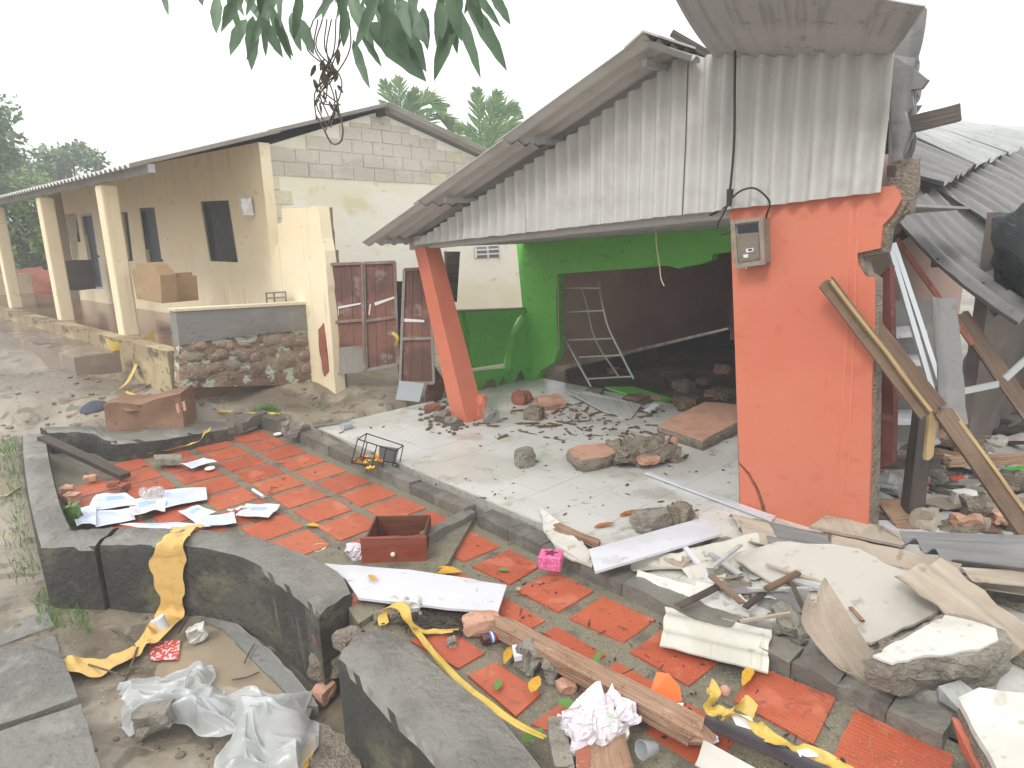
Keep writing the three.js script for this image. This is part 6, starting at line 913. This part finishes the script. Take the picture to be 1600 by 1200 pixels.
// ---------------------------------------------------------------- rubble pieces
{
  const ch = (name, px, py, y, sx, sy, sz, yaw, m, label, amp = 0.16, tilt = 0, group, n = 5) => obj(name, chunk(G(px, py, y), sx, sy, sz, yaw, amp, tilt, n), m, label, name.split('_').pop(), group);
  // white floor
  { const b = thing('broken_slab', 'salmon-topped broken slab in the middle of the white floor', 'slab', G(930, 728, 0.04)); const top = px3([[887, 702], [905, 695], [950, 692], [975, 688], [978, 700], [950, 712], [910, 718], [897, 712]], 0.18); part('slab_body', rockSlab(ragged(top.map(p => p.clone().add(V(0, -0.012, 0))), 0.05, 0.006), 0.13, 0.02, 4), M.core, b); part('slab_top', prism(ragged(top, 0.06, 0.004), V(0, -0.011, 0)), M.salmon, b); }
  { const b = thing('broken_slab', 'large salmon-topped slab leaning beside the orange wall', 'slab', G(1100, 690, 0.04)); const top = px3([[1028, 664, 0.2], [1100, 628, 0.26], [1152, 632, 0.26], [1170, 650, 0.22], [1098, 688, 0.16]]); part('slab_body', rockSlab(ragged(top.map(p => p.clone().add(V(0, -0.012, 0))), 0.06, 0.006), 0.13, 0.02, 4), M.core, b); part('slab_top', prism(ragged(top, 0.09, 0.005), V(0, -0.011, 0)), M.salmon, b); }
  ch('broken_rock', 820, 728, 0.04, 0.17, 0.16, 0.13, 0.5, M.rock, 'grey lump of masonry on the white floor near the column');
  ch('broken_rock', 1018, 828, 0.04, 0.26, 0.14, 0.17, 0.3, M.rock, 'rounded grey stone behind the white shelf board');
  ch('broken_rock', 1062, 820, 0.04, 0.17, 0.15, 0.15, 0.9, M.core, 'square grey stone behind the white shelf board');
  ch('mortar_heap', 1005, 722, 0.03, 0.62, 0.13, 0.34, 0.2, M.core, 'crumbled heap of grey mortar on the white floor', 0.4, 0, undefined, 9);
  ch('broken_brick', 1013, 722, 0.1, 0.2, 0.06, 0.13, 0.4, M.salmon, 'pinkish tile fragment in front of the mortar heap');
  ch('broken_brick', 1048, 708, 0.08, 0.05, 0.17, 0.12, 0.9, M.salmon, 'upright pinkish fragment in the mortar heap');
  ch('broken_brick', 858, 640, 0.03, 0.34, 0.16, 0.22, 0.4, M.salmon, 'salmon masonry block below the broken green wall');
  ch('broken_brick', 815, 632, 0.03, 0.2, 0.16, 0.18, 0.9, M.brick, 'reddish brick piece below the green side wall');
  ch('broken_rock', 835, 655, 0.03, 0.26, 0.14, 0.2, 1.3, M.core, 'grey lump of mortar below the green side wall');
  ch('broken_brick', 753, 655, 0.03, 0.1, 0.3, 0.12, 0.2, M.orange, 'orange plaster shard standing beside the column foot');
  ch('broken_brick', 767, 662, 0.03, 0.16, 0.16, 0.12, 0.5, M.plasterGrey, 'grey block beside the column foot');
  ch('broken_brick', 676, 640, 0.05, 0.2, 0.06, 0.12, 0.3, M.brick, 'red brick shard left of the column foot');
  ch('broken_brick', 694, 655, 0.04, 0.2, 0.09, 0.14, 1.0, M.rock, 'grey crumbs pushed up left of the column foot', 0.3);
  ch('broken_brick', 705, 662, 0.04, 0.14, 0.07, 0.12, 0.4, M.rock, 'small grey crumb heap at the column foot', 0.3);
  ch('broken_rock', 460, 680, 0.02, 0.2, 0.14, 0.15, 0.4, M.rock, 'weathered stone at the far end of the floor kerb', 0.3);
  obj('fallen_board', prism(px3([[888, 612, 0.12], [920, 612, 0.14], [1002, 632, 0.08], [985, 655, 0.06], [940, 640, 0.08]]), V(0, -0.02, 0)), M.fibreGrey, 'grey fallen board in front of the green doorway', 'board');
  obj('fallen_board', prism(px3([[945, 604, 0.1], [990, 604, 0.1], [1050, 622, 0.06], [1020, 628, 0.06]]), V(0, -0.03, 0)), M.green, 'green plaster slab fallen in the doorway', 'slab');
  obj('white_scrap', prism(ragged(px3([[1005, 640], [1022, 628], [1030, 632], [1015, 645]], 0.12), 0.05, 0.01), V(0, -0.01, 0)), M.paper, 'crumpled white paper in front of the doorway', 'paper');
  obj('plastic_bottle', rod(G(534, 668, 0.08), G(548, 664, 0.08), 0.045, 12), plain('#c7ccd0', 0.2, { transmission: 0.4, thickness: 0 }), 'clear plastic bottle lying at the far edge of the white floor', 'bottle');
  // patio and left
  ch('broken_rock', 106, 778, -0.06, 0.13, 0.11, 0.1, 0.4, M.salmon, 'beige stone in the corner inside the patio wall'); ch('broken_rock', 114, 786, -0.06, 0.12, 0.09, 0.1, 1.1, M.salmon, 'second beige stone in the corner inside the patio wall'); ch('broken_rock', 142, 750, -0.06, 0.11, 0.05, 0.07, 0.2, M.salmon, 'small pink shard inside the patio wall');
  ch('broken_rock', 178, 760, -0.06, 0.1, 0.05, 0.07, 0.2, M.brick, 'small brick shard near the end of the dark plank'); ch('broken_rock', 194, 763, -0.06, 0.1, 0.05, 0.07, 1.2, M.brick, 'second brick shard near the end of the dark plank');
  ch('green_bottle', 118, 818, -0.05, 0.09, 0.18, 0.09, 0.2, mat('#5f7a3c', [['mid', '#3c5226', 0.4, 0.8, 0.7]], { s: 0.2, r: 0.35 }), 'green litter squeezed in the patio wall corner', 0.2);
  // lower tiles
  ch('broken_brick', 752, 985, YB, 0.2, 0.09, 0.13, 0.2, M.salmon, 'tan half brick next to the cola bottle'); ch('broken_rock', 832, 1044, YB, 0.13, 0.11, 0.11, 0.5, M.rock, 'grey stone lump left of the rotten beam', 0.3); ch('broken_rock', 863, 1056, YB, 0.09, 0.08, 0.08, 1.1, M.rock, 'smaller grey stone left of the rotten beam', 0.25); ch('broken_rock', 706, 1009, YB, 0.05, 0.045, 0.05, 0.3, M.rock, 'tiny grey stone on the tile beside the tape'); ch('broken_brick', 885, 1076, YB, 0.09, 0.04, 0.07, 0.3, M.salmon, 'small tan shard beside the rotten beam');
  // heap under the broken sheets
  const grp = 'masonry chunks under the broken sheets', lab = 'masonry chunk in the heap under the broken sheets';
  const spots = [[1180, 900], [1215, 930], [1240, 880], [1270, 920], [1300, 945], [1310, 900], [1340, 930], [1360, 905], [1385, 950], [1410, 925], [1440, 960], [1330, 985], [1290, 990], [1250, 985], [1225, 990], [1420, 1000], [1400, 1060], [1460, 1060], [1520, 1045], [1550, 1000], [1500, 940], [1540, 930], [1580, 960], [1420, 880], [1380, 870], [1330, 865], [1460, 890], [1500, 900], [1560, 905], [1590, 1040], [1130, 870], [1100, 885], [1150, 855], [1180, 860], [1120, 905], [1060, 890], [1140, 935]];
  spots.forEach(([a, b], i) => ch('rubble_chunk', a + rr(-6, 6), b + rr(-5, 5), -0.03, rr(0.16, 0.3), rr(0.05, 0.11), rr(0.12, 0.24), rr(0, 3), [M.core, M.rock, M.rock, M.fibreTan][i % 4], lab, 0.25, rr(-0.2, 0.2), grp));
  // wrecked room
  const grp2 = 'rubble pieces on the floor of the wrecked room', lab2 = 'broken piece of rubble on the floor of the wrecked room';
  for (let i = 0; i < 90; i++) { const a = rr(1375, 1640), b = rr(640, 835); const flat = R() < 0.55; const m = [M.core, M.rock, M.plasterWhite, M.salmon, M.fibreGrey, M.ceilingBoard, M.woodRot, M.fibreTan][Math.floor(R() * 8)]; const sz = flat ? [rr(0.12, 0.38), rr(0.012, 0.03), rr(0.08, 0.26)] : [rr(0.08, 0.24), rr(0.06, 0.14), rr(0.08, 0.2)]; ch('rubble_piece', a, b, rr(0.02, 0.1), ...sz, rr(0, 3), m, lab2, 0.2, rr(-0.25, 0.25), grp2, 4); }
  for (let i = 0; i < 46; i++) { const a = rr(1630, 2050), b = rr(720, 1150), m = [M.core, M.rock, M.plasterWhite, M.fibreTan, M.fibreGrey][i % 5]; ch('rubble_piece', a, b, 0.03, rr(0.1, 0.4), rr(0.02, 0.12), rr(0.1, 0.3), rr(0, 3), m, 'broken piece of rubble beyond the right edge of the heap', 0.2, rr(-0.2, 0.2), 'rubble right of the heap', 4); }
  for (let i = 0; i < 16; i++) { const a = G(rr(900, 1140), rr(575, 640), 0.03); obj('rubble_piece', chunk(a, rr(0.1, 0.4), rr(0.05, 0.14), rr(0.1, 0.3), rr(0, 3), 0.25), [M.core, M.dirtFloor, M.salmon, M.wood][i % 4], 'dim rubble piece on the dark room floor behind the doorway', 'rubble', 'rubble inside the dark room'); }
}
// ---------------------------------------------------------------- fine litter that nobody could count
function stuff(name, geo, m, list, label, cat) {
  const im = new THREE.InstancedMesh(geo, m, list.length); im.name = numbered(name); im.userData = { kind: 'stuff', label, category: cat }; list.forEach((q, i) => im.setMatrixAt(i, q)); im.instanceMatrix.needsUpdate = true; scene.add(shadow(im)); return im;
}
const E3 = new THREE.Euler(), Q3 = new THREE.Quaternion();
const mtx = (p, sx, sy, sz, rx, ry, rz) => new THREE.Matrix4().compose(p, Q3.setFromEuler(E3.set(rx, ry, rz)).clone(), V(sx, sy, sz));
{
  const sliver = uvFix(rough(new THREE.BoxGeometry(1, 1, 1, 4, 1, 1), 0.2, 2.3, 5), 3), peb = uvFix(rough(new THREE.IcosahedronGeometry(1, 1), 0.25, 1.7, 8), 3);
  const slv = [], crumb = [], slv2 = [], grav = [], grit = [];
  const add = (L, n, f, y, a, b, s) => { for (let i = 0; i < n; i++) { const [px, py] = f(); const p = G(px, py, typeof y === 'function' ? 0 : y); if (typeof y === 'function') p.y = y(p); L.push(mtx(p, ...s(), rr(-0.1, 0.1), rr(0, 6.3), rr(-0.1, 0.1))); } };
  const gs = (m, s) => m + s * (R() + R() + R() - 1.5);
  // splinters and flakes over the white floor, denser below the doorway and at the column foot
  add(slv, 60, () => { let a, b; do { a = rr(520, 1150); b = 640 + 170 * Math.pow(R(), 1.3); } while (b < 680 - (a - 480) * 0.15 || b > 680 + (a - 480) * 0.46 - 12); return [a, b]; }, 0.05, 0, 0, () => { const l = 0.02 + 0.12 * R() * R(); return [l, 0.004, l * rr(0.1, 0.45)]; });
  add(slv, 95, () => [gs(930, 170), gs(655, 36)], 0.052, 0, 0, () => { const l = 0.04 + 0.28 * R() * R(); return [l, 0.01, l * rr(0.06, 0.35)]; });
  add(crumb, 45, () => { let a, b; do { a = rr(560, 1150); b = 640 + 170 * Math.pow(R(), 1.2); } while (b > 680 + (a - 480) * 0.46 - 12); return [a, b]; }, 0.048, 0, 0, () => { const s = 0.004 + 0.016 * R() * R(); return [s * rr(1, 2.4), s * 0.5, s]; });
  add(crumb, 150, () => [gs(960, 200), gs(660, 40)], 0.05, 0, 0, () => { const s = 0.006 + 0.03 * R() * R(); return [s, s * 0.6, s]; });
  add(crumb, 160, () => [gs(700, 35), gs(655, 22)], 0.05, 0, 0, () => { const s = rr(0.01, 0.04); return [s, s * 0.6, s]; });
  // patio
  add(slv2, 70, () => [rr(280, 720), rr(690, 880)].map((v, i) => v), -0.045, 0, 0, () => [rr(0.02, 0.09), 0.003, rr(0.002, 0.006)]);
  for (let k = slv2.length - 1; k >= 0; k--) { const e = slv2[k].elements, p = px3([[100, 715], [420, 660], [735, 805], [690, 875], [540, 930], [430, 845], [120, 835]], -0.045); if (!inPoly(e[12], e[14], p)) slv2.splice(k, 1); }
  add(slv2, 60, () => { const t = R(); return [lerp(700, 1300, t) + rr(-40, 60), lerp(880, 1180, t) + rr(-60, 90)]; }, YB + 0.006, 0, 0, () => [rr(0.02, 0.08), 0.003, rr(0.002, 0.006)]);
  add(slv2, 130, () => [gs(690, 60), gs(968, 18)], YB + 0.02, 0, 0, () => [rr(0.04, 0.16), 0.008, rr(0.004, 0.014)]);
  const dirt = []; add(dirt, 350, () => [rr(160, 740), rr(670, 940)], -0.043, 0, 0, () => { const s = 0.0015 + 0.008 * Math.pow(R(), 3); return [s * rr(1, 3), s * 0.5, s]; }); for (let k = dirt.length - 1; k >= 0; k--) { const e = dirt[k].elements, p = px3([[150, 715], [420, 660], [735, 805], [690, 875], [540, 930], [430, 845], [120, 835]], -0.045); if (!inPoly(e[12], e[14], p)) dirt.splice(k, 1); } add(dirt, 200, () => { const t = R(); return [lerp(700, 1300, t) + rr(-60, 80), lerp(870, 1180, t) + rr(-70, 90)]; }, YB + 0.004, 0, 0, () => { const s = 0.0015 + 0.008 * Math.pow(R(), 3); return [s * rr(1, 3), s * 0.5, s]; });
  stuff('dirt_specks', peb, M.dirtFloor, dirt, 'specks of dark dirt scattered over the red tiles', 'dirt');
  add(grit, 700, () => { const t = R(); return [lerp(680, 1330, t) + rr(-90, 90), lerp(850, 1190, t) + rr(-90, 90)]; }, YB + 0.002, 0, 0, () => { const s = rr(0.001, 0.0035); return [s, s, s]; });
  add(grit, 400, () => [rr(1100, 1500), rr(1040, 1200)], YB + 0.002, 0, 0, () => { const s = rr(0.001, 0.0035); return [s, s, s]; });
  // dirt
  const gy = p => groundH(p.x, p.z) + 0.002;
  add(grav, 700, () => [rr(0, 660), rr(545, 680)], gy, 0, 0, () => { const s = 0.004 + 0.035 * Math.pow(R(), 4); return [s * rr(1, 1.8), s * 0.5, s]; });
  for (let i = 0; i < 600; i++) { const p = V(rr(-9, -3.2), 0, rr(-8, -3)); if (sunkPolys.some(P => inPoly(p.x, p.z, P))) continue; p.y = groundH(p.x, p.z) + 0.002; const s = 0.004 + 0.03 * Math.pow(R(), 3); grav.push(mtx(p, s * rr(1, 1.6), s * 0.5, s, 0, rr(0, 6), 0)); }
  for (let i = 0; i < 160; i++) { const p = G(rr(60, 520), rr(960, 1200), -0.5); p.y = groundH(p.x, p.z) + 0.002; const s = 0.003 + 0.025 * Math.pow(R(), 4); grav.push(mtx(p, s, s * 0.6, s, 0, rr(0, 6), 0)); }
  add(crumb, 500, () => [rr(1370, 1620), rr(640, 850)], 0.055, 0, 0, () => { const s = rr(0.008, 0.05); return [s * rr(1, 2), s * 0.5, s]; });
  stuff('wood_splinters', sliver, M.wood, slv, 'brown splinters and flakes strewn over the white floor', 'splinters');
  stuff('twig_litter', sliver, M.woodDark, slv2, 'thin dark twigs scattered on the red tiles', 'twigs');
  stuff('plaster_crumbs', peb, M.core, crumb, 'crumbs of plaster and brick strewn over the floor', 'crumbs');
  stuff('gravel', peb, M.stoneB, grav, 'small stones and gravel on the dirt ground', 'gravel');
  stuff('pale_grit', peb, M.plasterWhite, grit, 'pale grit in the joints of the lower tiles', 'grit');
  // grass
  const bl = new THREE.BufferGeometry(); bl.setAttribute('position', new THREE.Float32BufferAttribute([-0.05, 0, 0, 0.05, 0, 0, 0.02, 0.6, 0.1, -0.05, 0, 0, 0.02, 0.6, 0.1, -0.02, 0.55, 0.1, 0.02, 0.6, 0.1, 0.0, 1, 0.35, -0.02, 0.55, 0.1], 3)); bl.computeVertexNormals();
  const gr = []; const blade = (p, h) => { p.y = groundH(p.x, p.z) - 0.005; gr.push(mtx(p, h * 0.9, h, h, rr(-0.4, 0.4), rr(0, 6.3), rr(-0.4, 0.4))); };
  for (let i = 0; i < 3600; i++) { const a = rr(265, 520); if (noise3(a * 0.03, 3, 1) < rr(-0.6, 0.3)) continue; blade(mixv(G(281, 606, 0.5), G(500, 604, 0.3), (a - 265) / 255).addScaledVector(yd, -0.03 - 0.35 * R() * R()), rr(0.04, 0.12)); }
  for (let i = 0; i < 900; i++) { const t = R(); blade(mixv(G(30, 700, -0.1), G(66, 900, -0.25), t).add(V(-0.06 - 0.25 * R() * R(), 0, rr(-0.1, 0.1))), rr(0.03, 0.09)); }
  for (let i = 0; i < 500; i++) blade(G(rr(60, 140), rr(930, 985), -0.35), rr(0.03, 0.09));
  stuff('grass', bl, M.grass, gr, 'short green grass along the low wall and patio wall', 'grass');
  // fallen leaves, each on its own
  const lf = (a, b, w, m, y, label) => obj('fallen_leaf', leafGeo(G(...a, y), G(...b, y), w, UP, -0.06), m, label, 'leaf');
  lf([968, 806], [1000, 798], 0.05, M.brownLeaf, 0.055, 'brown curled leaf on the white floor'); lf([928, 824], [962, 818], 0.05, M.brownLeaf, 0.055, 'orange-brown leaf beside the broken stick'); lf([672, 893], [722, 896], 0.1, M.yellowLeaf, YB + 0.02, 'large yellow leaf in front of the drawer'); lf([478, 820], [500, 824], 0.06, M.yellowLeaf, -0.04, 'small brown-yellow leaf on the upper tiles'); lf([576, 898], [588, 908], 0.035, M.yellowLeaf, 0.035, 'tiny yellow leaf lying on the long white board'); lf([925, 1045], [938, 1018], 0.035, M.grass, 0.02, 'slim green leaf beside the rotten beam'); lf([870, 1095], [910, 1112], 0.06, M.grass, 0.0, 'green leaf near the printed bag'); lf([775, 1078], [782, 1062], 0.04, M.grass, -0.03, 'pale green leaf on the lower tile'); lf([800, 1010], [788, 1040], 0.05, M.yellowLeaf, -0.02, 'yellow leaf beside the tiny white carton'); lf([830, 1082], [842, 1058], 0.06, M.yellowLeaf, 0, 'bright yellow leaf piece under the grey stone'); lf([895, 1128], [935, 1105], 0.05, M.yellowLeaf, 0.03, 'long yellow leaf above the printed bag'); lf([815, 1160], [850, 1140], 0.05, M.grass, 0.0, 'green leaf at the end of the long tape'); lf([1175, 1040], [1160, 1075], 0.05, M.yellowLeaf, 0.0, 'olive leaf beside the ribbed tile'); lf([778, 890], [796, 893], 0.04, M.grass, YB + 0.01, 'small green leaf on the tile beside the pink box');
}
// ---------------------------------------------------------------- mango tree reaching over the view
{
  const mt = thing('mango_tree', 'mango tree with long dark leaves hanging in from the top edge', 'tree', V(-4.4, -0.4, 0.2));
  const Z = 2.6;
  const leaf = (b, t, w, z = Z, dz = 0) => part('leaf', leafGeo(AZ(...b, z), AZ(...t, z + dz), w * 0.8, V(rr(-0.4, 0.4), 0.2, 1).normalize(), rr(0, 0.15)), M.mango, mt);
  // leaves one can tell apart
  for (const [b, t, w] of [[[575, 35], [668, 122], 0.12], [[722, -10], [676, 124], 0.085], [[712, 8], [751, 122], 0.055], [[728, 0], [796, 108], 0.075], [[552, 62], [577, 138], 0.045], [[565, 55], [597, 104], 0.03], [[385, 30], [358, 82], 0.06], [[395, 25], [393, 110], 0.055], [[405, 25], [442, 90], 0.05], [[415, 30], [415, 88], 0.035], [[430, 25], [454, 95], 0.035], [[340, -5], [338, 52], 0.05], [[370, 0], [346, 42], 0.05], [[255, -20], [262, 22], 0.03], [[310, -20], [316, 8], 0.03], [[455, 20], [470, 80], 0.05], [[470, 30], [490, 85], 0.05], [[610, 20], [665, 105], 0.1], [[620, 0], [670, 70], 0.09], [[690, 5], [690, 62], 0.05], [[765, -15], [798, 36], 0.05], [[590, 10], [640, 90], 0.09]]) leaf(b, t, w, Z + rr(-0.15, 0.15), rr(-0.08, 0.08));
  // dense cluster at the top
  for (let i = 0; i < 72; i++) { const k = R(), x = k < 0.55 ? rr(350, 560) : rr(540, 770), y = rr(-90, 15); const dx = rr(-55, 55), L = rr(55, 95), yy = x < 380 || x > 740 ? y - 30 : y; const g0 = [x, yy], g1 = [x + dx, yy + Math.sqrt(L * L - dx * dx * 0.8)]; leaf(g0, g1, rr(0.03, 0.055), Z + rr(-0.3, 0.5), rr(-0.12, 0.12)); }
  // dry hanging twigs
  for (let i = 0; i < 9; i++) { const x = 490 + i * 7; part('twig', tube([AZ(x, 30, Z), AZ(x - 3 + rr(-10, 10), 75, Z), AZ(512 + rr(-14, 22), 115, Z + 0.03), AZ(506 + rr(-18, 30), 155 + rr(-20, 15), Z), AZ(508 + rr(-20, 26), 185 + rr(-25, 25), Z)], 0.0028, 20, 5), M.bark, mt); }
  part('twig', tube([AZ(494, 180, Z), AZ(505, 200, Z), AZ(520, 225, Z), AZ(532, 222, Z), AZ(536, 205, Z), AZ(530, 175, Z), AZ(524, 140, Z)], 0.0035, 26, 5), M.bark, mt);
  for (let i = 0; i < 20; i++) { const b = [498 + rr(-10, 34), 60 + rr(0, 115)]; part('dry_leaf', leafGeo(AZ(...b, Z), AZ(b[0] + rr(-10, 10), b[1] + rr(10, 28), Z), rr(0.008, 0.018), V(rr(-1, 1), 0, 1).normalize(), 0.2), M.bark, mt); }
  part('branch', tube([V(-4.2, 3.6, 0), V(-3.0, 4.0, -1.0), AZ(380, -130, Z + 0.1), AZ(560, -75, Z), AZ(700, -60, Z), AZ(800, -70, Z)], 0.035, 30, 8), M.bark, mt);
  part('trunk', (() => { const g = new THREE.CylinderGeometry(0.16, 0.26, 4.6, 14, 10); rough(g, 0.05, 2.2); g.translate(-4.4, 1.8, 0.2); return g; })(), M.bark, mt);
}
// ---------------------------------------------------------------- palms and trees behind
function palm(px, py, z, fr, label) {
  const c = AZ(px, py, z), t = thing('coconut_palm', label, 'palm', V(c.x, 0.3, c.z)); part('trunk', rod(V(c.x + 0.4, 0.3, c.z), c, 0.16, 12), M.bark, t);
  for (const [tx, ty, droop, dz] of fr) {
    const e = AZ(tx, ty, z + dz), mid = mixv(c, e, 0.55).add(V(0, droop, 0)), cv = new THREE.CatmullRomCurve3([c, mid, e]), gs = [tube([c, mid, e], 0.025, 10, 4).toNonIndexed()], n = 34; gs[0].deleteAttribute('uv'); const L = cv.getLength();
    for (let i = 3; i <= n; i++) for (const s of [-1, 1]) { const u = i / n, p = cv.getPoint(u), tn = cv.getTangent(u), side = tn.clone().cross(V(0.1, 0.3, 1)).normalize().multiplyScalar(s), l = L * 0.3 * Math.sin(Math.PI * (0.18 + u * 0.72)); const q = p.clone().addScaledVector(side, l * rr(0.4, 0.62)).addScaledVector(tn, l * rr(0.7, 1)).add(V(0, -l * rr(0.1, 0.4), 0)); const g = leafGeo(p, q, 0.06, V(rr(-0.5, 0.5), 0.4, 1).normalize(), 0.05).toNonIndexed(); gs.push(g); }
    part('frond', mergeGeometries(gs), M.palm, t);
  }
}
palm(632, 235, 21, [[600, 128, 0.1, 0], [622, 122, 0.1, 0.5], [648, 140, 0.1, -0.5], [692, 165, 0.7, 0], [672, 145, 0.4, 1], [718, 200, 0.7, 0.5]], 'coconut palm rising behind the peak of the cream house');
palm(752, 255, 19, [[745, 140, 0.0, 0], [778, 145, 0.15, 0], [806, 165, 0.5, 0.4], [715, 195, 0.3, 0], [825, 205, 0.6, 0]], 'coconut palm between the cream house and the orange house roof');
function tree(name, px, py, z, rx, ry, n, m, label, seed, group) {
  const r0 = R; R = rng(seed); const c = AZ(px, py, z), t = thing(name, label, 'tree', V(c.x, groundH(c.x, c.z), c.z), group), y0 = groundH(c.x, c.z);
  part('trunk', tube([V(c.x, y0 - 0.1, c.z), V(c.x + rr(-0.3, 0.3), (y0 + c.y) / 2, c.z), V(c.x + rr(-0.3, 0.3), c.y + ry * 0.3, c.z)], 0.14, 10, 8), M.bark, t);
  const bl = []; for (let i = 0; i < 22; i++) { const a = rr(0, 6.3), e = rr(-0.8, 1), q = Math.sqrt(1 - e * e) * rr(0.4, 1); bl.push([V(c.x + rx * q * Math.cos(a), c.y + ry * e * rr(0.5, 1), c.z + rx * 0.8 * q * Math.sin(a)), rr(0.2, 0.42) * Math.min(rx, ry)]); }
  for (let i = 0; i < 8; i++) part('limb', tube([V(c.x, (y0 + c.y) / 2 + rr(0, 0.6), c.z), mixv(V(c.x, c.y, c.z), bl[i][0], 0.5), bl[i][0]], 0.05, 8, 5), M.bark, t);
  const pos = []; for (let i = 0; i < n; i++) { const [b, r] = bl[Math.floor(R() * bl.length)]; const a = rr(0, 6.3), e = rr(-1, 1), q = Math.sqrt(1 - e * e), rad = r * Math.pow(R(), 0.4) * 1.25; const p = V(b.x + rad * q * Math.cos(a), b.y + rad * e * 0.8, b.z + rad * q * Math.sin(a)); const d = V(rr(-1, 1), rr(-1, 0.4), rr(-1, 1)).normalize(), l = rr(0.14, 0.3), s = d.clone().cross(V(rr(-1, 1), rr(-1, 1), rr(-1, 1)).normalize()).normalize().multiplyScalar(l * 0.3); const m1 = p.clone().addScaledVector(d, l * 0.5), e1 = p.clone().addScaledVector(d, l), A = m1.clone().add(s), B = m1.clone().sub(s); for (const v of [p, A, e1, p, e1, B]) pos.push(v.x, v.y, v.z); }
  part('crown', fromTris(pos), m, t); R = r0;
}
const folB = mat('#7d9450', [['spots', '#5c7a3a', 0.35, 0.7, 0.8], ['mid', '#b0a95c', 0.6, 0.85, 0.6]], { s: 1.1, r: 0.7, extra: { transmission: 0.3, thickness: 0 } });
tree('broadleaf_tree', -52, 225, 22, 1.7, 2.2, 4200, M.foliage, 'dark leafy tree at the left edge of the sky', 11);
tree('broadleaf_tree', 115, 268, 32, 2.9, 1.4, 4200, M.foliage, 'rounded tree behind the cream house roof', 12);
tree('broadleaf_tree', 45, 355, 26, 2.4, 2.2, 5200, folB, 'yellow-green bushy tree seen between the porch columns', 13);
tree('broadleaf_tree', 85, 400, 30, 2.2, 2.0, 4200, M.foliage, 'green tree behind the middle porch column', 14);
tree('broadleaf_tree', -10, 310, 30, 3, 2.0, 4200, M.foliage, 'green tree low at the left edge behind the porch', 15);
tree('broadleaf_tree', 795, 235, 26, 1.3, 0.9, 2200, folB, 'small bushy tree beside the right palm', 16);
tree('broadleaf_tree', 690, 245, 27, 1.6, 0.9, 2200, folB, 'small bushy tree behind the back roof slope of the cream house', 17);
// red rubble heap and grey shed beyond the porch
obj('clay_heap', (() => { const c = AZ(35, 425, 22); const g = new THREE.SphereGeometry(1, 30, 14, 0, 6.283, 0, 1.57); g.scale(2.2, 0.85, 1.2); rough(g, 0.25, 2.5, 3); rough(g, 0.1, 8, 5); g.translate(c.x, groundH(c.x, c.z) - 0.1, c.z); return g; })(), M.brick, 'heap of reddish rubble beyond the porch', 'rubble');
obj('grey_shed', (() => { const c = AZ(70, 400, 27); return prism([V(c.x - 0.9, 0.7, c.z), V(c.x + 0.9, 0.7, c.z), V(c.x + 0.9, 2.4, c.z), V(c.x, 2.9, c.z), V(c.x - 0.9, 2.2, c.z)], V(0, 0, -1.5)); })(), M.plasterGrey, 'small grey shed seen between the porch columns', 'shed');
renderer.render(scene, camera);
